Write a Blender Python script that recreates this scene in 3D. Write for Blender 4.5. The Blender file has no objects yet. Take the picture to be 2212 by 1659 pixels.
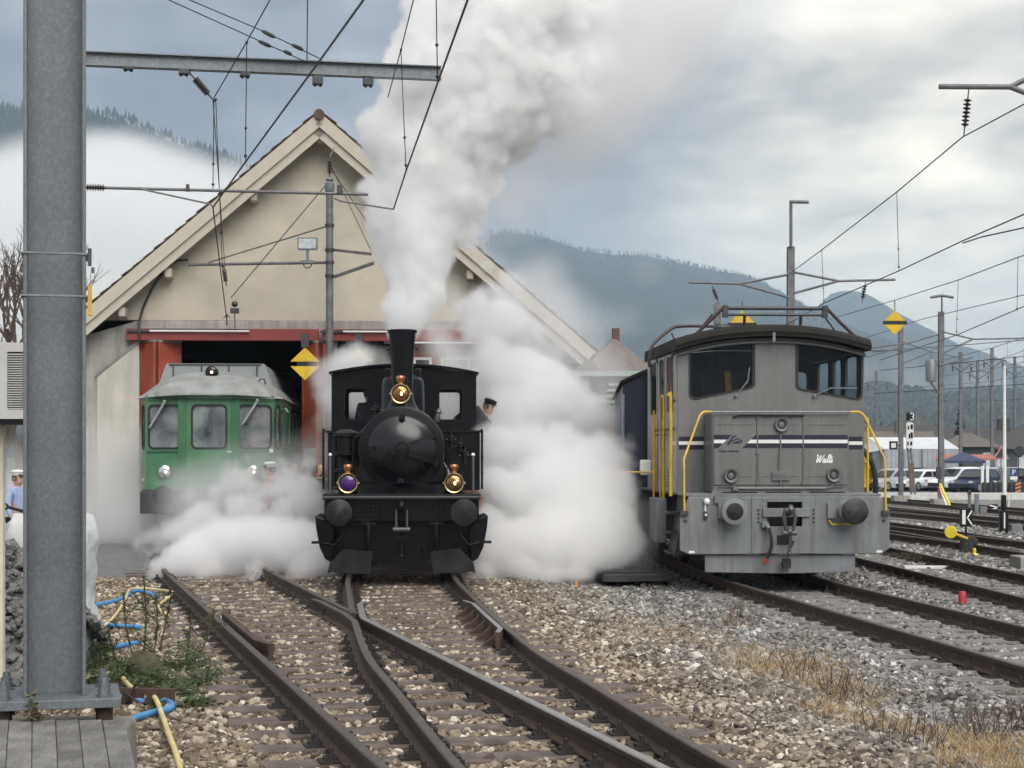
import bpy, bmesh, math, random
import numpy as np
from mathutils import Vector, Matrix, Euler
from mathutils.geometry import tessellate_polygon
R = math.radians
random.seed(7)
RNG = np.random.default_rng(7)
scene = bpy.context.scene
COL = scene.collection

# ------------------------------------------------------------------ camera
EYE, FPX, HX, HY = 1.75, 3700.0, 1106.0, 980.0      # eye height; focal length and horizon in a 2212 x 1659 frame
cam_d = bpy.data.cameras.new('camera')
cam = bpy.data.objects.new('camera', cam_d); COL.objects.link(cam)
cam.location = (0, 0, EYE); cam.rotation_euler = (R(90), 0, 0)
cam_d.sensor_width = 36; cam_d.lens = 36 * FPX / 2212
cam_d.shift_y = (HY - 829.5) / 2212
cam_d.clip_start = .1; cam_d.clip_end = 20000
scene.camera = cam

# ------------------------------------------------------------------ exposure, render
scene.view_settings.view_transform = 'Standard'; scene.view_settings.look = 'None'
scene.view_settings.exposure = 0.98; scene.view_settings.gamma = 1.0
scene.view_settings.use_curve_mapping = False
scene.render.engine = 'CYCLES'
cy = scene.cycles
cy.max_bounces = 24; cy.diffuse_bounces = 3; cy.glossy_bounces = 4; cy.transmission_bounces = 6
cy.transparent_max_bounces = 12; cy.volume_bounces = 20
cy.volume_step_rate = 2.0; cy.volume_max_steps = 256
cy.use_denoising = True
cy.use_adaptive_sampling = True; cy.adaptive_threshold = 0.03
cy.sample_clamp_indirect = 8.0
cy.caustics_reflective = False; cy.caustics_refractive = False

# ------------------------------------------------------------------ world: overcast sky with a thinner, brighter cloud ahead on the right
SUN_AZ, SUN_EL = R(158), R(42)          # the brightest part of the overcast, high behind the camera
w = bpy.data.worlds.new('World'); scene.world = w; w.use_nodes = True
nt = w.node_tree; nt.nodes.clear()
def N(t, kind, **kw):
    n = t.nodes.new(kind)
    for k, v in kw.items():
        if k in n.bl_rna.properties.keys(): setattr(n, k, v)
        else: n.inputs[k].default_value = v
    return n
def mathn(t, op, a, b=None, c=None, clamp=False):
    n = t.nodes.new('ShaderNodeMath'); n.operation = op; n.use_clamp = clamp
    for i, x in enumerate((a, b, c)):
        if x is None: continue
        if hasattr(x, 'is_output'): t.links.new(x, n.inputs[i])
        else: n.inputs[i].default_value = x
    return n.outputs[0]
def ramp(t, fac, stops, interp='LINEAR'):
    n = t.nodes.new('ShaderNodeValToRGB'); n.color_ramp.interpolation = interp
    e = n.color_ramp.elements
    while len(e) < len(stops): e.new(.5)
    for el, (p, c) in zip(e, stops):
        el.position = p; el.color = (*c, 1) if len(c) == 3 else c
    t.links.new(fac, n.inputs[0]); return n.outputs[0]
def mixc(t, fac, a, b, blend='MIX'):
    n = t.nodes.new('ShaderNodeMix'); n.data_type = 'RGBA'; n.blend_type = blend
    for s, x in ((n.inputs[0], fac), (n.inputs[6], a), (n.inputs[7], b)):
        if hasattr(x, 'is_output'): t.links.new(x, s)
        elif isinstance(x, (int, float)): s.default_value = x
        else: s.default_value = (*x, 1) if len(x) == 3 else x
    return n.outputs[2]
CLOUD_AT = (56.06, 8.16, 0)
def world_sky():
    t = nt; L = t.links.new
    tc = t.nodes.new('ShaderNodeTexCoord')
    sep = t.nodes.new('ShaderNodeSeparateXYZ'); L(tc.outputs['Generated'], sep.inputs[0])
    x, y, z = sep.outputs
    zz = mathn(t, 'ADD', mathn(t, 'MAXIMUM', z, 0.0), .16)
    cmb = t.nodes.new('ShaderNodeCombineXYZ')
    L(mathn(t, 'DIVIDE', x, zz), cmb.inputs[0]); L(mathn(t, 'DIVIDE', y, zz), cmb.inputs[1])
    mp = N(t, 'ShaderNodeMapping'); mp.inputs['Location'].default_value = CLOUD_AT; mp.inputs['Scale'].default_value = (1.0, .8, 1)
    L(cmb.outputs[0], mp.inputs[0])
    n1 = N(t, 'ShaderNodeTexNoise', Scale=.75, Detail=8.0, Roughness=.5, Distortion=.4); L(mp.outputs[0], n1.inputs[0])
    n2 = N(t, 'ShaderNodeTexNoise', Scale=3.0, Detail=8.0, Roughness=.55, Distortion=.25); L(mp.outputs[0], n2.inputs[0])
    f = mathn(t, 'ADD', mathn(t, 'MULTIPLY', n1.outputs[0], .66), mathn(t, 'MULTIPLY', n2.outputs[0], .34))
    cloud = ramp(t, f, [(.375, (.088, .098, .128)), (.44, (.132, .144, .178)), (.49, (.215, .23, .262)), (.54, (.37, .382, .40)), (.60, (.57, .565, .545))], 'EASE')
    # paler towards the horizon, brighter overhead (standard overcast sky)
    hz = mathn(t, 'POWER', mathn(t, 'SUBTRACT', 1.0, mathn(t, 'MULTIPLY', mathn(t, 'MAXIMUM', z, 0.0), 5.0), clamp=True), 1.4)
    cloud = mixc(t, mathn(t, 'MULTIPLY', hz, .5), cloud, (.34, .36, .385))
    # thinner cloud ahead on the right
    sd = Vector((math.sin(R(13)) * math.cos(R(8.3)), math.cos(R(13)) * math.cos(R(8.3)), math.sin(R(8.3))))
    dt = t.nodes.new('ShaderNodeVectorMath'); dt.operation = 'DOT_PRODUCT'
    L(tc.outputs['Generated'], dt.inputs[0]); dt.inputs[1].default_value = sd
    g = mathn(t, 'POWER', mathn(t, 'MAXIMUM', dt.outputs['Value'], 0.0), 130.0)
    g = mathn(t, 'MULTIPLY', g, ramp(t, f, [(.37, (.30,) * 3), (.52, (1,) * 3)]))
    cloud = mixc(t, mathn(t, 'MULTIPLY', g, .95, clamp=True), cloud, (1.0, .93, .74))
    up = mathn(t, 'DIVIDE', mathn(t, 'ADD', 1.0, mathn(t, 'MULTIPLY', mathn(t, 'MAXIMUM', z, 0.0), 2.4)), 1.3)
    upc = t.nodes.new('ShaderNodeCombineXYZ')
    for i, q in enumerate((.10, .02, -.08)): L(mathn(t, 'MULTIPLY', up, mathn(t, 'ADD', 1.0, mathn(t, 'MULTIPLY', mathn(t, 'MAXIMUM', z, 0.0), q * 1.6))), upc.inputs[i])
    cloud = mixc(t, 1.0, cloud, upc.outputs[0], 'MULTIPLY')
    sky = t.nodes.new('ShaderNodeTexSky'); sky.sky_type = 'NISHITA'; sky.sun_disc = False
    sky.sun_elevation = SUN_EL; sky.sun_rotation = SUN_AZ; sky.air_density = 1.2; sky.dust_density = 2.0
    sc = t.nodes.new('ShaderNodeVectorMath'); sc.operation = 'SCALE'; sc.inputs['Scale'].default_value = 10.0
    L(cloud, sc.inputs[0])
    tot = mixc(t, .965, sky.outputs[0], sc.outputs[0])
    bg = t.nodes.new('ShaderNodeBackground'); bg.inputs[1].default_value = .1
    L(tot, bg.inputs[0])
    out = t.nodes.new('ShaderNodeOutputWorld'); L(bg.outputs[0], out.inputs[0])
world_sky()
sun_d = bpy.data.lights.new('sun', 'SUN'); sun_d.energy = 1.25; sun_d.angle = R(45); sun_d.color = (1, .98, .955)
sun = bpy.data.objects.new('sun', sun_d); COL.objects.link(sun)
sdir = Vector((math.sin(SUN_AZ) * math.cos(SUN_EL), math.cos(SUN_AZ) * math.cos(SUN_EL), math.sin(SUN_EL)))
sun.rotation_euler = sdir.to_track_quat('Z', 'Y').to_euler(); sun.location = (8, -20, 40)

# ------------------------------------------------------------------ helpers
def P(px, py, Y):
    """a point of the 2212 x 1659 photograph at distance Y"""
    return Vector(((px - HX) * Y / FPX, Y, EYE - (py - HY) * Y / FPX))
MATS = {}
def mat(name, col, rough=.6, metal=0., var=.12, vs=3., bump=0., bs=40., dirt=None, da=.35, ds=2.5, streak=False, spec=.5, emit=None, es=1., coat=0., trans=0.):
    if name in MATS: return MATS[name]
    m = bpy.data.materials.new(name); m.use_nodes = True; MATS[name] = m
    t = m.node_tree; b = t.nodes['Principled BSDF']; L = t.links.new
    b.inputs['Roughness'].default_value = rough; b.inputs['Metallic'].default_value = metal
    b.inputs['Specular IOR Level'].default_value = spec
    b.inputs['Coat Weight'].default_value = coat; b.inputs['Transmission Weight'].default_value = trans
    tc = t.nodes.new('ShaderNodeTexCoord')
    n = N(t, 'ShaderNodeTexNoise', Scale=vs, Detail=6.0, Roughness=.6); L(tc.outputs['Object'], n.inputs[0])
    lo = tuple(max(0, c * (1 - var * 1.6)) for c in col); hi = tuple(min(1, c * (1 + var * 1.6)) for c in col)
    c = ramp(t, n.outputs[0], [(.3, lo), (.7, hi)])
    if dirt:
        n2 = N(t, 'ShaderNodeTexNoise', Scale=ds, Detail=8.0, Roughness=.65)
        if streak:
            mp = N(t, 'ShaderNodeMapping'); mp.inputs['Scale'].default_value = (5, 5, .5)
            L(tc.outputs['Object'], mp.inputs[0]); L(mp.outputs[0], n2.inputs[0])
        else: L(tc.outputs['Object'], n2.inputs[0])
        f = ramp(t, n2.outputs[0], [(.45, (0, 0, 0)), (.72, (da,) * 3)])
        c = mixc(t, f, c, dirt)
    L(c, b.inputs['Base Color'])
    rr = mathn(t, 'ADD', rough - .08, mathn(t, 'MULTIPLY', n.outputs[0], .16), clamp=True); L(rr, b.inputs['Roughness'])
    if bump:
        n3 = N(t, 'ShaderNodeTexNoise', Scale=bs, Detail=5.0, Roughness=.6); L(tc.outputs['Object'], n3.inputs[0])
        bp = N(t, 'ShaderNodeBump', Strength=bump, Distance=.02); L(n3.outputs[0], bp.inputs['Height']); L(bp.outputs[0], b.inputs['Normal'])
    if emit:
        b.inputs['Emission Color'].default_value = (*emit, 1); b.inputs['Emission Strength'].default_value = es
    return m
def glass(name, tint=(.6, .65, .68), rough=.03, alpha=.5, dark=(.02, .025, .03)):
    """window pane: dark glossy film mixed with a see-through part"""
    if name in MATS: return MATS[name]
    m = bpy.data.materials.new(name); m.use_nodes = True; MATS[name] = m
    t = m.node_tree; b = t.nodes['Principled BSDF']; out = t.nodes['Material Output']
    b.inputs['Base Color'].default_value = (*dark, 1); b.inputs['Roughness'].default_value = rough
    b.inputs['Specular IOR Level'].default_value = .8
    tr = t.nodes.new('ShaderNodeBsdfTransparent'); tr.inputs[0].default_value = (*tint, 1)
    mx = t.nodes.new('ShaderNodeMixShader'); mx.inputs[0].default_value = alpha
    t.links.new(b.outputs[0], mx.inputs[1]); t.links.new(tr.outputs[0], mx.inputs[2]); t.links.new(mx.outputs[0], out.inputs[0])
    return m
def rrect(x0, x1, z0, z1, r, n=4):
    pts = []
    for cx, cz, a0 in ((x1 - r, z1 - r, 0), (x0 + r, z1 - r, 90), (x0 + r, z0 + r, 180), (x1 - r, z0 + r, 270)):
        for i in range(n + 1):
            a = R(a0 + 90 * i / n); pts.append((cx + r * math.cos(a), cz + r * math.sin(a)))
    return pts
def circ(cx, cz, r, n=20, a0=0):
    return [(cx + r * math.cos(a0 + 2 * math.pi * i / n), cz + r * math.sin(a0 + 2 * math.pi * i / n)) for i in range(n)]
def round_poly(pts, r, n=4):
    """round the corners of a 2D polygon"""
    out = []; k = len(pts)
    for i in range(k):
        p = Vector(pts[i]); a = Vector(pts[i - 1]) - p; b = Vector(pts[(i + 1) % k]) - p
        q = min(r, a.length * .45, b.length * .45); A = p + a.normalized() * q; B = p + b.normalized() * q
        for j in range(n + 1):
            s = j / n; out.append(tuple((1 - s) ** 2 * A + 2 * s * (1 - s) * p + s * s * B))
    return out
class MB:
    def __init__(s): s.v = []; s.f = []; s.m = []
    def add(s, vs, fs, mi=0, xf=None):
        o = len(s.v)
        s.v += [tuple(xf @ Vector(q)) if xf else tuple(q) for q in vs]
        s.f += [tuple(i + o for i in f) for f in fs]; s.m += [mi] * len(fs); return s
    def box(s, x0, x1, y0, y1, z0, z1, mi=0, xf=None):
        v = [(x, y, z) for z in (z0, z1) for y in (y0, y1) for x in (x0, x1)]
        return s.add(v, [(0, 2, 3, 1), (4, 5, 7, 6), (0, 1, 5, 4), (2, 6, 7, 3), (0, 4, 6, 2), (1, 3, 7, 5)], mi, xf)
    def bar(s, p, q, w, h, mi=0, up=(0, 0, 1)):
        p = Vector(p); q = Vector(q); d = q - p; l = d.length; d.normalize(); u = Vector(up)
        if abs(d.dot(u)) > .98: u = Vector((0, 1, 0))
        x = d.cross(u).normalized(); z = x.cross(d).normalized()
        M = Matrix((x, d, z)).transposed().to_4x4(); M.translation = p
        return s.box(-w / 2, w / 2, 0, l, -h / 2, h / 2, mi, M)
    def tube(s, pts, r, n=8, mi=0, caps=True, closed=False):
        pts = [Vector(p) for p in pts]; k = len(pts); rs = r if isinstance(r, (list, tuple)) else [r] * k
        ref = None; vs = []; fs = []
        for i, p in enumerate(pts):
            if closed: d = pts[(i + 1) % k] - pts[i - 1]
            else: d = pts[min(i + 1, k - 1)] - pts[max(i - 1, 0)]
            d.normalize()
            if ref is None:
                ref = Vector((0, 0, 1)) if abs(d.z) < .9 else Vector((1, 0, 0))
            x = (ref - d * ref.dot(d)).normalized(); y = d.cross(x); ref = x
            for j in range(n):
                a = 2 * math.pi * j / n; vs.append(p + (x * math.cos(a) + y * math.sin(a)) * rs[i])
        for i in range(k if closed else k - 1):
            for j in range(n):
                a = i * n + j; b = i * n + (j + 1) % n; i2 = (i + 1) % k
                fs.append((a, b, i2 * n + (j + 1) % n, i2 * n + j))
        if caps and not closed:
            fs.append(tuple(range(n - 1, -1, -1))); fs.append(tuple((k - 1) * n + j for j in range(n)))
        return s.add(vs, fs, mi)
    def lathe(s, prof, base=(0, 0, 0), axis=(0, 0, 1), n=20, mi=0, a0=0.):
        ax = Vector(axis).normalized(); ref = Vector((1, 0, 0)) if abs(ax.x) < .9 else Vector((0, 0, 1))
        x = (ref - ax * ref.dot(ax)).normalized(); y = ax.cross(x); b = Vector(base); vs = []; fs = []
        k = len(prof)
        for r, h in prof:
            for j in range(n):
                a = a0 + 2 * math.pi * j / n
                vs.append(b + ax * h + (x * math.cos(a) + y * math.sin(a)) * max(r, 1e-4))
        for i in range(k - 1):
            for j in range(n): fs.append((i * n + j, i * n + (j + 1) % n, (i + 1) * n + (j + 1) % n, (i + 1) * n + j))
        fs.append(tuple(range(n - 1, -1, -1))); fs.append(tuple((k - 1) * n + j for j in range(n)))
        return s.add(vs, fs, mi)
    def cyl(s, p, q, r, n=16, mi=0, r2=None):
        p = Vector(p); q = Vector(q); return s.lathe([(r, 0), (r if r2 is None else r2, (q - p).length)], p, q - p, n, mi)
    def panel(s, outer, holes, y0, y1, mi=0, xf=None):
        """plate in the x-z plane from y0 (front) to y1 with holes; xf places it elsewhere"""
        loops = [list(outer)] + [list(h) for h in holes]
        flat = [p for l in loops for p in l]; n = len(flat)
        tris = tessellate_polygon([[Vector((p[0], p[1], 0)) for p in l] for l in loops])
        vs = [(p[0], y0, p[1]) for p in flat] + [(p[0], y1, p[1]) for p in flat]; fs = []
        for a, b, c in tris:
            A, B, C = flat[a], flat[b], flat[c]
            cr = (B[0] - A[0]) * (C[1] - A[1]) - (B[1] - A[1]) * (C[0] - A[0])
            if cr < 0: b, c = c, b
            fs.append((a, b, c)); fs.append((a + n, c + n, b + n))
        o = 0
        for l in loops:
            k = len(l)
            ar = sum(l[i - 1][0] * l[i][1] - l[i][0] * l[i - 1][1] for i in range(k)); rev = (ar < 0) == (l is loops[0])
            for i in range(k):
                a, b = o + i, o + (i + 1) % k
                fs.append((a, b, b + n, a + n) if rev else (b, a, a + n, b + n))
            o += k
        return s.add(vs, fs, mi, xf)
    def sphere(s, c, r, n=12, mi=0, sc=(1, 1, 1)):
        k = max(4, n // 2); c = Vector(c); vs = []; fs = []
        for i in range(k + 1):
            t = math.pi * i / k
            for j in range(n):
                a = 2 * math.pi * j / n
                vs.append((c.x + sc[0] * r * max(math.sin(t), .01) * math.cos(a), c.y + sc[1] * r * max(math.sin(t), .01) * math.sin(a), c.z + sc[2] * r * math.cos(t)))
        for i in range(k):
            for j in range(n): fs.append((i * n + j, (i + 1) * n + j, (i + 1) * n + (j + 1) % n, i * n + (j + 1) % n))
        return s.add(vs, fs, mi)
    def loft(s, rings, mi=0, caps=True, closed=True):
        n = len(rings[0]); vs = [p for r in rings for p in r]; fs = []
        for i in range(len(rings) - 1):
            for j in range(n if closed else n - 1):
                fs.append((i * n + j, i * n + (j + 1) % n, (i + 1) * n + (j + 1) % n, (i + 1) * n + j))
        if caps:
            fs.append(tuple(range(n - 1, -1, -1))); fs.append(tuple((len(rings) - 1) * n + j for j in range(n)))
        return s.add(vs, fs, mi)
    def mesh(s, name, mats, smooth=35):
        me = bpy.data.meshes.new(name); me.from_pydata(s.v, [], s.f)
        for m in (mats if isinstance(mats, (list, tuple)) else [mats]): me.materials.append(m)
        me.polygons.foreach_set('material_index', s.m)
        bm = bmesh.new(); bm.from_mesh(me); bmesh.ops.recalc_face_normals(bm, faces=bm.faces); bm.to_mesh(me); bm.free()
        if smooth:
            me.polygons.foreach_set('use_smooth', [True] * len(me.polygons)); me.set_sharp_from_angle(angle=R(smooth))
        me.update(); return me
    def build(s, name, mats, parent=None, smooth=35, bevel=0.):
        o = bpy.data.objects.new(name, s.mesh(name, mats, smooth)); COL.objects.link(o)
        if parent: o.parent = parent
        if bevel:
            b = o.modifiers.new('bevel', 'BEVEL'); b.width = bevel; b.segments = 2; b.limit_method = 'ANGLE'; b.angle_limit = R(40); b.harden_normals = False
        return o
def tag(o, label=None, cat=None, group=None, kind=None):
    if label: o['label'] = label
    if cat: o['category'] = cat
    if group: o['group'] = group
    if kind: o['kind'] = kind
    return o
def empty(name, loc=(0, 0, 0), rz=0., label=None, cat=None, group=None, kind=None):
    o = bpy.data.objects.new(name, None); COL.objects.link(o); o.empty_display_size = .2
    o.location = loc; o.rotation_euler = (0, 0, rz); return tag(o, label, cat, group, kind)
def link_copy(o, parent=None, loc=None, rz=None):
    c = o.copy(); COL.objects.link(c)
    if parent: c.parent = parent
    if loc is not None: c.location = loc
    if rz is not None: c.rotation_euler = (0, 0, rz)
    return c
def inst(name, me, parent=None, loc=(0, 0, 0), rot=(0, 0, 0), sc=None):
    o = bpy.data.objects.new(name, me); COL.objects.link(o)
    if parent: o.parent = parent
    o.location = loc; o.rotation_euler = rot
    if sc: o.scale = sc
    return o
def copy_tree(o, parent=None):
    c = o.copy(); COL.objects.link(c); c.parent = parent
    for ch in [q for q in bpy.data.objects if q.parent == o]: copy_tree(ch, c)
    return c
def sstep(a, b, x):
    t = min(1, max(0, (x - a) / (b - a))); return t * t * (3 - 2 * t)
def catmull(pts, n=8):
    pts = [Vector(p) for p in pts]; out = []
    for i in range(len(pts) - 1):
        p0, p1, p2 = pts[max(i - 1, 0)], pts[i], pts[i + 1]; p3 = pts[min(i + 2, len(pts) - 1)]
        for j in range(n):
            t = j / n
            out.append(.5 * ((2 * p1) + (p2 - p0) * t + (2 * p0 - 5 * p1 + 4 * p2 - p3) * t * t + (3 * p1 - p0 - 3 * p2 + p3) * t ** 3))
    out.append(pts[-1]); return out

# ------------------------------------------------------------------ shared materials (real base colours)
M_STEEL = mat('galvanised_steel', (.19, .212, .228), .5, .45, .18, 22, .1, 60, (.12, .14, .15), .5, 4)
M_DGREY = mat('dark_grey_steel', (.055, .058, .065), .5, .3, .2, 6, .05, 60)
M_WIRE = mat('catenary_wire', (.03, .032, .036), .5, .6, .1)
M_INSUL = mat('brown_insulator', (.035, .02, .018), .3, 0, .1)
M_RUST = mat('rusty_steel', (.07, .045, .035), .75, .3, .3, 9, .2, 60, (.12, .06, .035), .6, 6)
M_CONC = mat('weathered_concrete', (.34, .33, .30), .85, 0, .15, 1.5, .25, 25, (.14, .135, .12), .7, 1.1, True)
M_CONCD = mat('grey_concrete', (.24, .235, .22), .85, 0, .2, 2, .3, 25, (.1, .1, .09), .7, 1.4, True)
M_BLACK = mat('black_loco_paint', (.0024, .0028, .0042), .30, 0, .25, 5, .03, 70, (.012, .012, .012), .5, 3, spec=.26)
M_BLACKM = mat('matt_black_iron', (.0036, .0038, .0048), .42, .0, .25, 6, .08, 60, (.018, .016, .015), .5, 4, spec=.28)
M_DARK = mat('dark_interior', (.02, .02, .022), .8)
M_BRASS = mat('brass', (.62, .46, .2), .28, .95, .1)
M_COPPER = mat('copper', (.62, .25, .13), .3, .95, .15)
M_YEL = mat('yellow_paint', (.62, .40, .02), .45, 0, .12, 4, .03, 60, (.25, .17, .04), .4, 3)
M_WHITE = mat('white_paint', (.75, .75, .73), .5, 0, .05)
M_RUBBER = mat('black_rubber', (.018, .018, .02), .7)
# ================================================================== GROUND
def xb(Y): return max(2.5 - .12 * (Y - 9.5), .3)
def gz(X, Y):
    f = sstep(xb(Y) - .6, xb(Y) + 1.4, X)
    z = -.198 * (1 - f) - .35 * f
    g = sstep(26, 30, Y) * (1 - sstep(.5, 2.5, X)); z = z * (1 - g) - .13 * g
    z -= .0062 * min(max(0, Y - 45), 65)
    return z
def region_fac(t, pos):
    """0 on the tan ballast, 1 on the grey ballast beyond it"""
    s = t.nodes.new('ShaderNodeSeparateXYZ'); t.links.new(pos, s.inputs[0]); X, Y, Z = s.outputs
    b = mathn(t, 'MAXIMUM', mathn(t, 'ADD', mathn(t, 'MULTIPLY', Y, -.12), 2.5 + .12 * 9.5), .3)
    n = N(t, 'ShaderNodeTexNoise', Scale=.7, Detail=3.0); t.links.new(pos, n.inputs[0])
    d = mathn(t, 'ADD', mathn(t, 'SUBTRACT', X, b), mathn(t, 'MULTIPLY', mathn(t, 'SUBTRACT', n.outputs[0], .5), 2.2))
    r = mathn(t, 'DIVIDE', mathn(t, 'ADD', d, .9), 2.0, clamp=True)
    # grey chippings lie along the foot of the big mast too
    l = mathn(t, 'DIVIDE', mathn(t, 'SUBTRACT', mathn(t, 'ADD', mathn(t, 'MULTIPLY', Y, -.276), .9), mathn(t, 'ADD', X, mathn(t, 'MULTIPLY', n.outputs[0], 1.2))), 1.2, clamp=True)
    return mathn(t, 'MAXIMUM', r, mathn(t, 'MULTIPLY', l, .8)), X, Y
def ground_mat():
    m = bpy.data.materials.new('ground'); m.use_nodes = True; t = m.node_tree; b = t.nodes['Principled BSDF']; L = t.links.new
    geo = t.nodes.new('ShaderNodeNewGeometry'); pos = geo.outputs['Position']
    f, X, Y = region_fac(t, pos)
    v = N(t, 'ShaderNodeTexVoronoi', Scale=19.0); L(pos, v.inputs[0])
    n = N(t, 'ShaderNodeTexNoise', Scale=6.0, Detail=6.0); L(pos, n.inputs[0])
    sepc = t.nodes.new('ShaderNodeSeparateColor'); L(v.outputs['Color'], sepc.inputs[0])
    tan = ramp(t, sepc.outputs[0], [(0, (.10, .08, .06)), (.5, (.21, .18, .13)), (1, (.34, .31, .25))])
    gry = ramp(t, sepc.outputs[0], [(0, (.09, .088, .085)), (.5, (.18, .175, .165)), (1, (.33, .32, .30))])
    c = mixc(t, f, tan, gry)
    # wet asphalt in front of the hall
    a = mathn(t, 'MULTIPLY', mathn(t, 'DIVIDE', mathn(t, 'SUBTRACT', Y, 25.5), 1.5, clamp=True), mathn(t, 'DIVIDE', mathn(t, 'SUBTRACT', 1.6, X), 1.0, clamp=True))
    c = mixc(t, a, c, ramp(t, n.outputs[0], [(.35, (.12, .12, .125)), (.7, (.2, .2, .2))]))
    # car park and town beyond the yard, then meadow
    p = mathn(t, 'DIVIDE', mathn(t, 'SUBTRACT', Y, 90.0), 1.0, clamp=True)
    c = mixc(t, p, c, ramp(t, n.outputs[0], [(.3, (.13, .135, .14)), (.7, (.18, .18, .18))]))
    q = mathn(t, 'DIVIDE', mathn(t, 'SUBTRACT', Y, 190.0), 20.0, clamp=True)
    c = mixc(t, q, c, (.06, .085, .035))
    L(c, b.inputs['Base Color']); b.inputs['Roughness'].default_value = .85
    bp = N(t, 'ShaderNodeBump', Strength=.9, Distance=.03); L(v.outputs['Distance'], bp.inputs['Height']); bp.invert = True
    L(bp.outputs[0], b.inputs['Normal']); return m
xs = sorted(set([-4000, -1500, -500, -200, -100, -60, -40, -28] + [x * .75 for x in range(-28, 60)] + [50, 60, 80, 120, 200, 500, 1500, 4000]))
ys = sorted(set([-300, -60, -20, -5] + [y * .75 for y in range(0, 66)] + list(range(50, 120, 5)) + [150, 200, 300, 500, 900, 1600, 2600, 5000]))
mb = MB(); mb.add([(x, y, gz(x, y)) for y in ys for x in xs], [(j * len(xs) + i, j * len(xs) + i + 1, (j + 1) * len(xs) + i + 1, (j + 1) * len(xs) + i) for j in range(len(ys) - 1) for i in range(len(xs) - 1)])
tag(mb.build('ground', ground_mat(), smooth=180), kind='structure')

# ================================================================== TRACKS
M_RAIL = mat('rail_side_brown', (.055, .036, .026), .75, .1, .25, 12, .1, 80, (.10, .06, .04), .5, 7)
M_RAILTOP = mat('rail_top_worn', (.10, .082, .07), .55, .35, .25, 14, .1, 80, spec=.3)
M_RAILSHINE = mat('rail_top_bright', (.30, .285, .27), .42, .6, .15, 14)
M_SLEEP = mat('dark_sleeper', (.095, .072, .062), .6, .1, .35, 6, .2, 50, (.17, .14, .115), .8, 5)
M_SLEEPW = mat('grey_wooden_sleeper', (.18, .175, .165), .8, 0, .3, 6, .3, 40, (.09, .08, .07), .7, 5)
M_CLIP = mat('rail_clip_iron', (.03, .026, .024), .6, .4, .25)
PROF = [(-.07, -.16), (.07, -.16), (.07, -.148), (.012, -.128), (.009, -.05), (.033, -.04), (.035, -.008), (.027, 0), (-.027, 0), (-.035, -.008), (-.033, -.04), (-.009, -.05), (-.012, -.128), (-.07, -.148)]
def rail(pts, parent, top=None, name='rail', prof=PROF, side=None, drop=0.):
    """sweep the rail section along plan points"""
    pts = [Vector(p) for p in pts]; rings = []
    for i, p in enumerate(pts):
        d = pts[min(i + 1, len(pts) - 1)] - pts[max(i - 1, 0)]; d.z = 0; d.normalize(); nx = Vector((d.y, -d.x, 0))
        rings.append([p + nx * u + Vector((0, 0, v)) for u, v in prof])
    n = len(prof); m = MB()
    vs = [q for r in rings for q in r]; m.v = [tuple(q) for q in vs]
    for i in range(len(rings) - 1):
        for j in range(n):
            m.f.append((i * n + j, i * n + (j + 1) % n, (i + 1) * n + (j + 1) % n, (i + 1) * n + j)); m.m.append(1 if prof[j][1] > -.009 and prof[(j + 1) % n][1] > -.009 else 0)
    m.f.append(tuple(range(n))); m.m.append(0); m.f.append(tuple((len(rings) - 1) * n + j for j in range(n))); m.m.append(0)
    return m.build(name, [side or M_RAIL, top or M_RAILTOP], parent, smooth=30)
def clip_mesh():
    m = MB(); m.box(-.19, .19, -.08, .08, -.166, -.146)
    for s in (-1, 1):
        m.box(s * .115 - .045, s * .115 + .045, -.035, .035, -.147, -.122)
        m.lathe([(.028, 0), (.028, .012), (.016, .014), (.016, .05), (.011, .055)], (s * .115, 0, -.124), n=6)
    return m.mesh('rail_fastening', M_CLIP)
CLIP = clip_mesh()
def box_mesh(name, m, sx, sy, z0, z1):
    b = MB(); b.box(-sx / 2, sx / 2, -sy / 2, sy / 2, z0, z1); return b.mesh(name, m, 0)
SLEEPERS = {}
def sleeper_mesh(L, m):
    k = (round(L, 1), m.name)
    if k not in SLEEPERS:
        b = MB(); h = k[0] / 2; rg = random.Random(int(h * 100))
        prof = [(-.13, -.3), (.13, -.3), (.125, -.168), (.11, -.158), (-.11, -.158), (-.125, -.168)]
        b.loft([[(x, y + rg.uniform(-.006, .006), z + rg.uniform(-.004, .004)) for y, z in prof] for x in np.linspace(-h, h, 5)])
        SLEEPERS[k] = b.mesh('sleeper', m, 30)
    return SLEEPERS[k]
GAUGE = .7525
TRACKS = []        # (centre function, slope function, z, spacing, y0, y1, half length) used to keep stones off the steel
def lerp_track(pts):
    sp = catmull([(x, y, 0) for x, y in pts], 8)
    Y = np.array([p.y for p in sp]); X = np.array([p.x for p in sp])
    return (lambda y: np.interp(y, Y, X)), (lambda y: (np.interp(y + .2, Y, X) - np.interp(y - .2, Y, X)) / .4)
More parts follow.
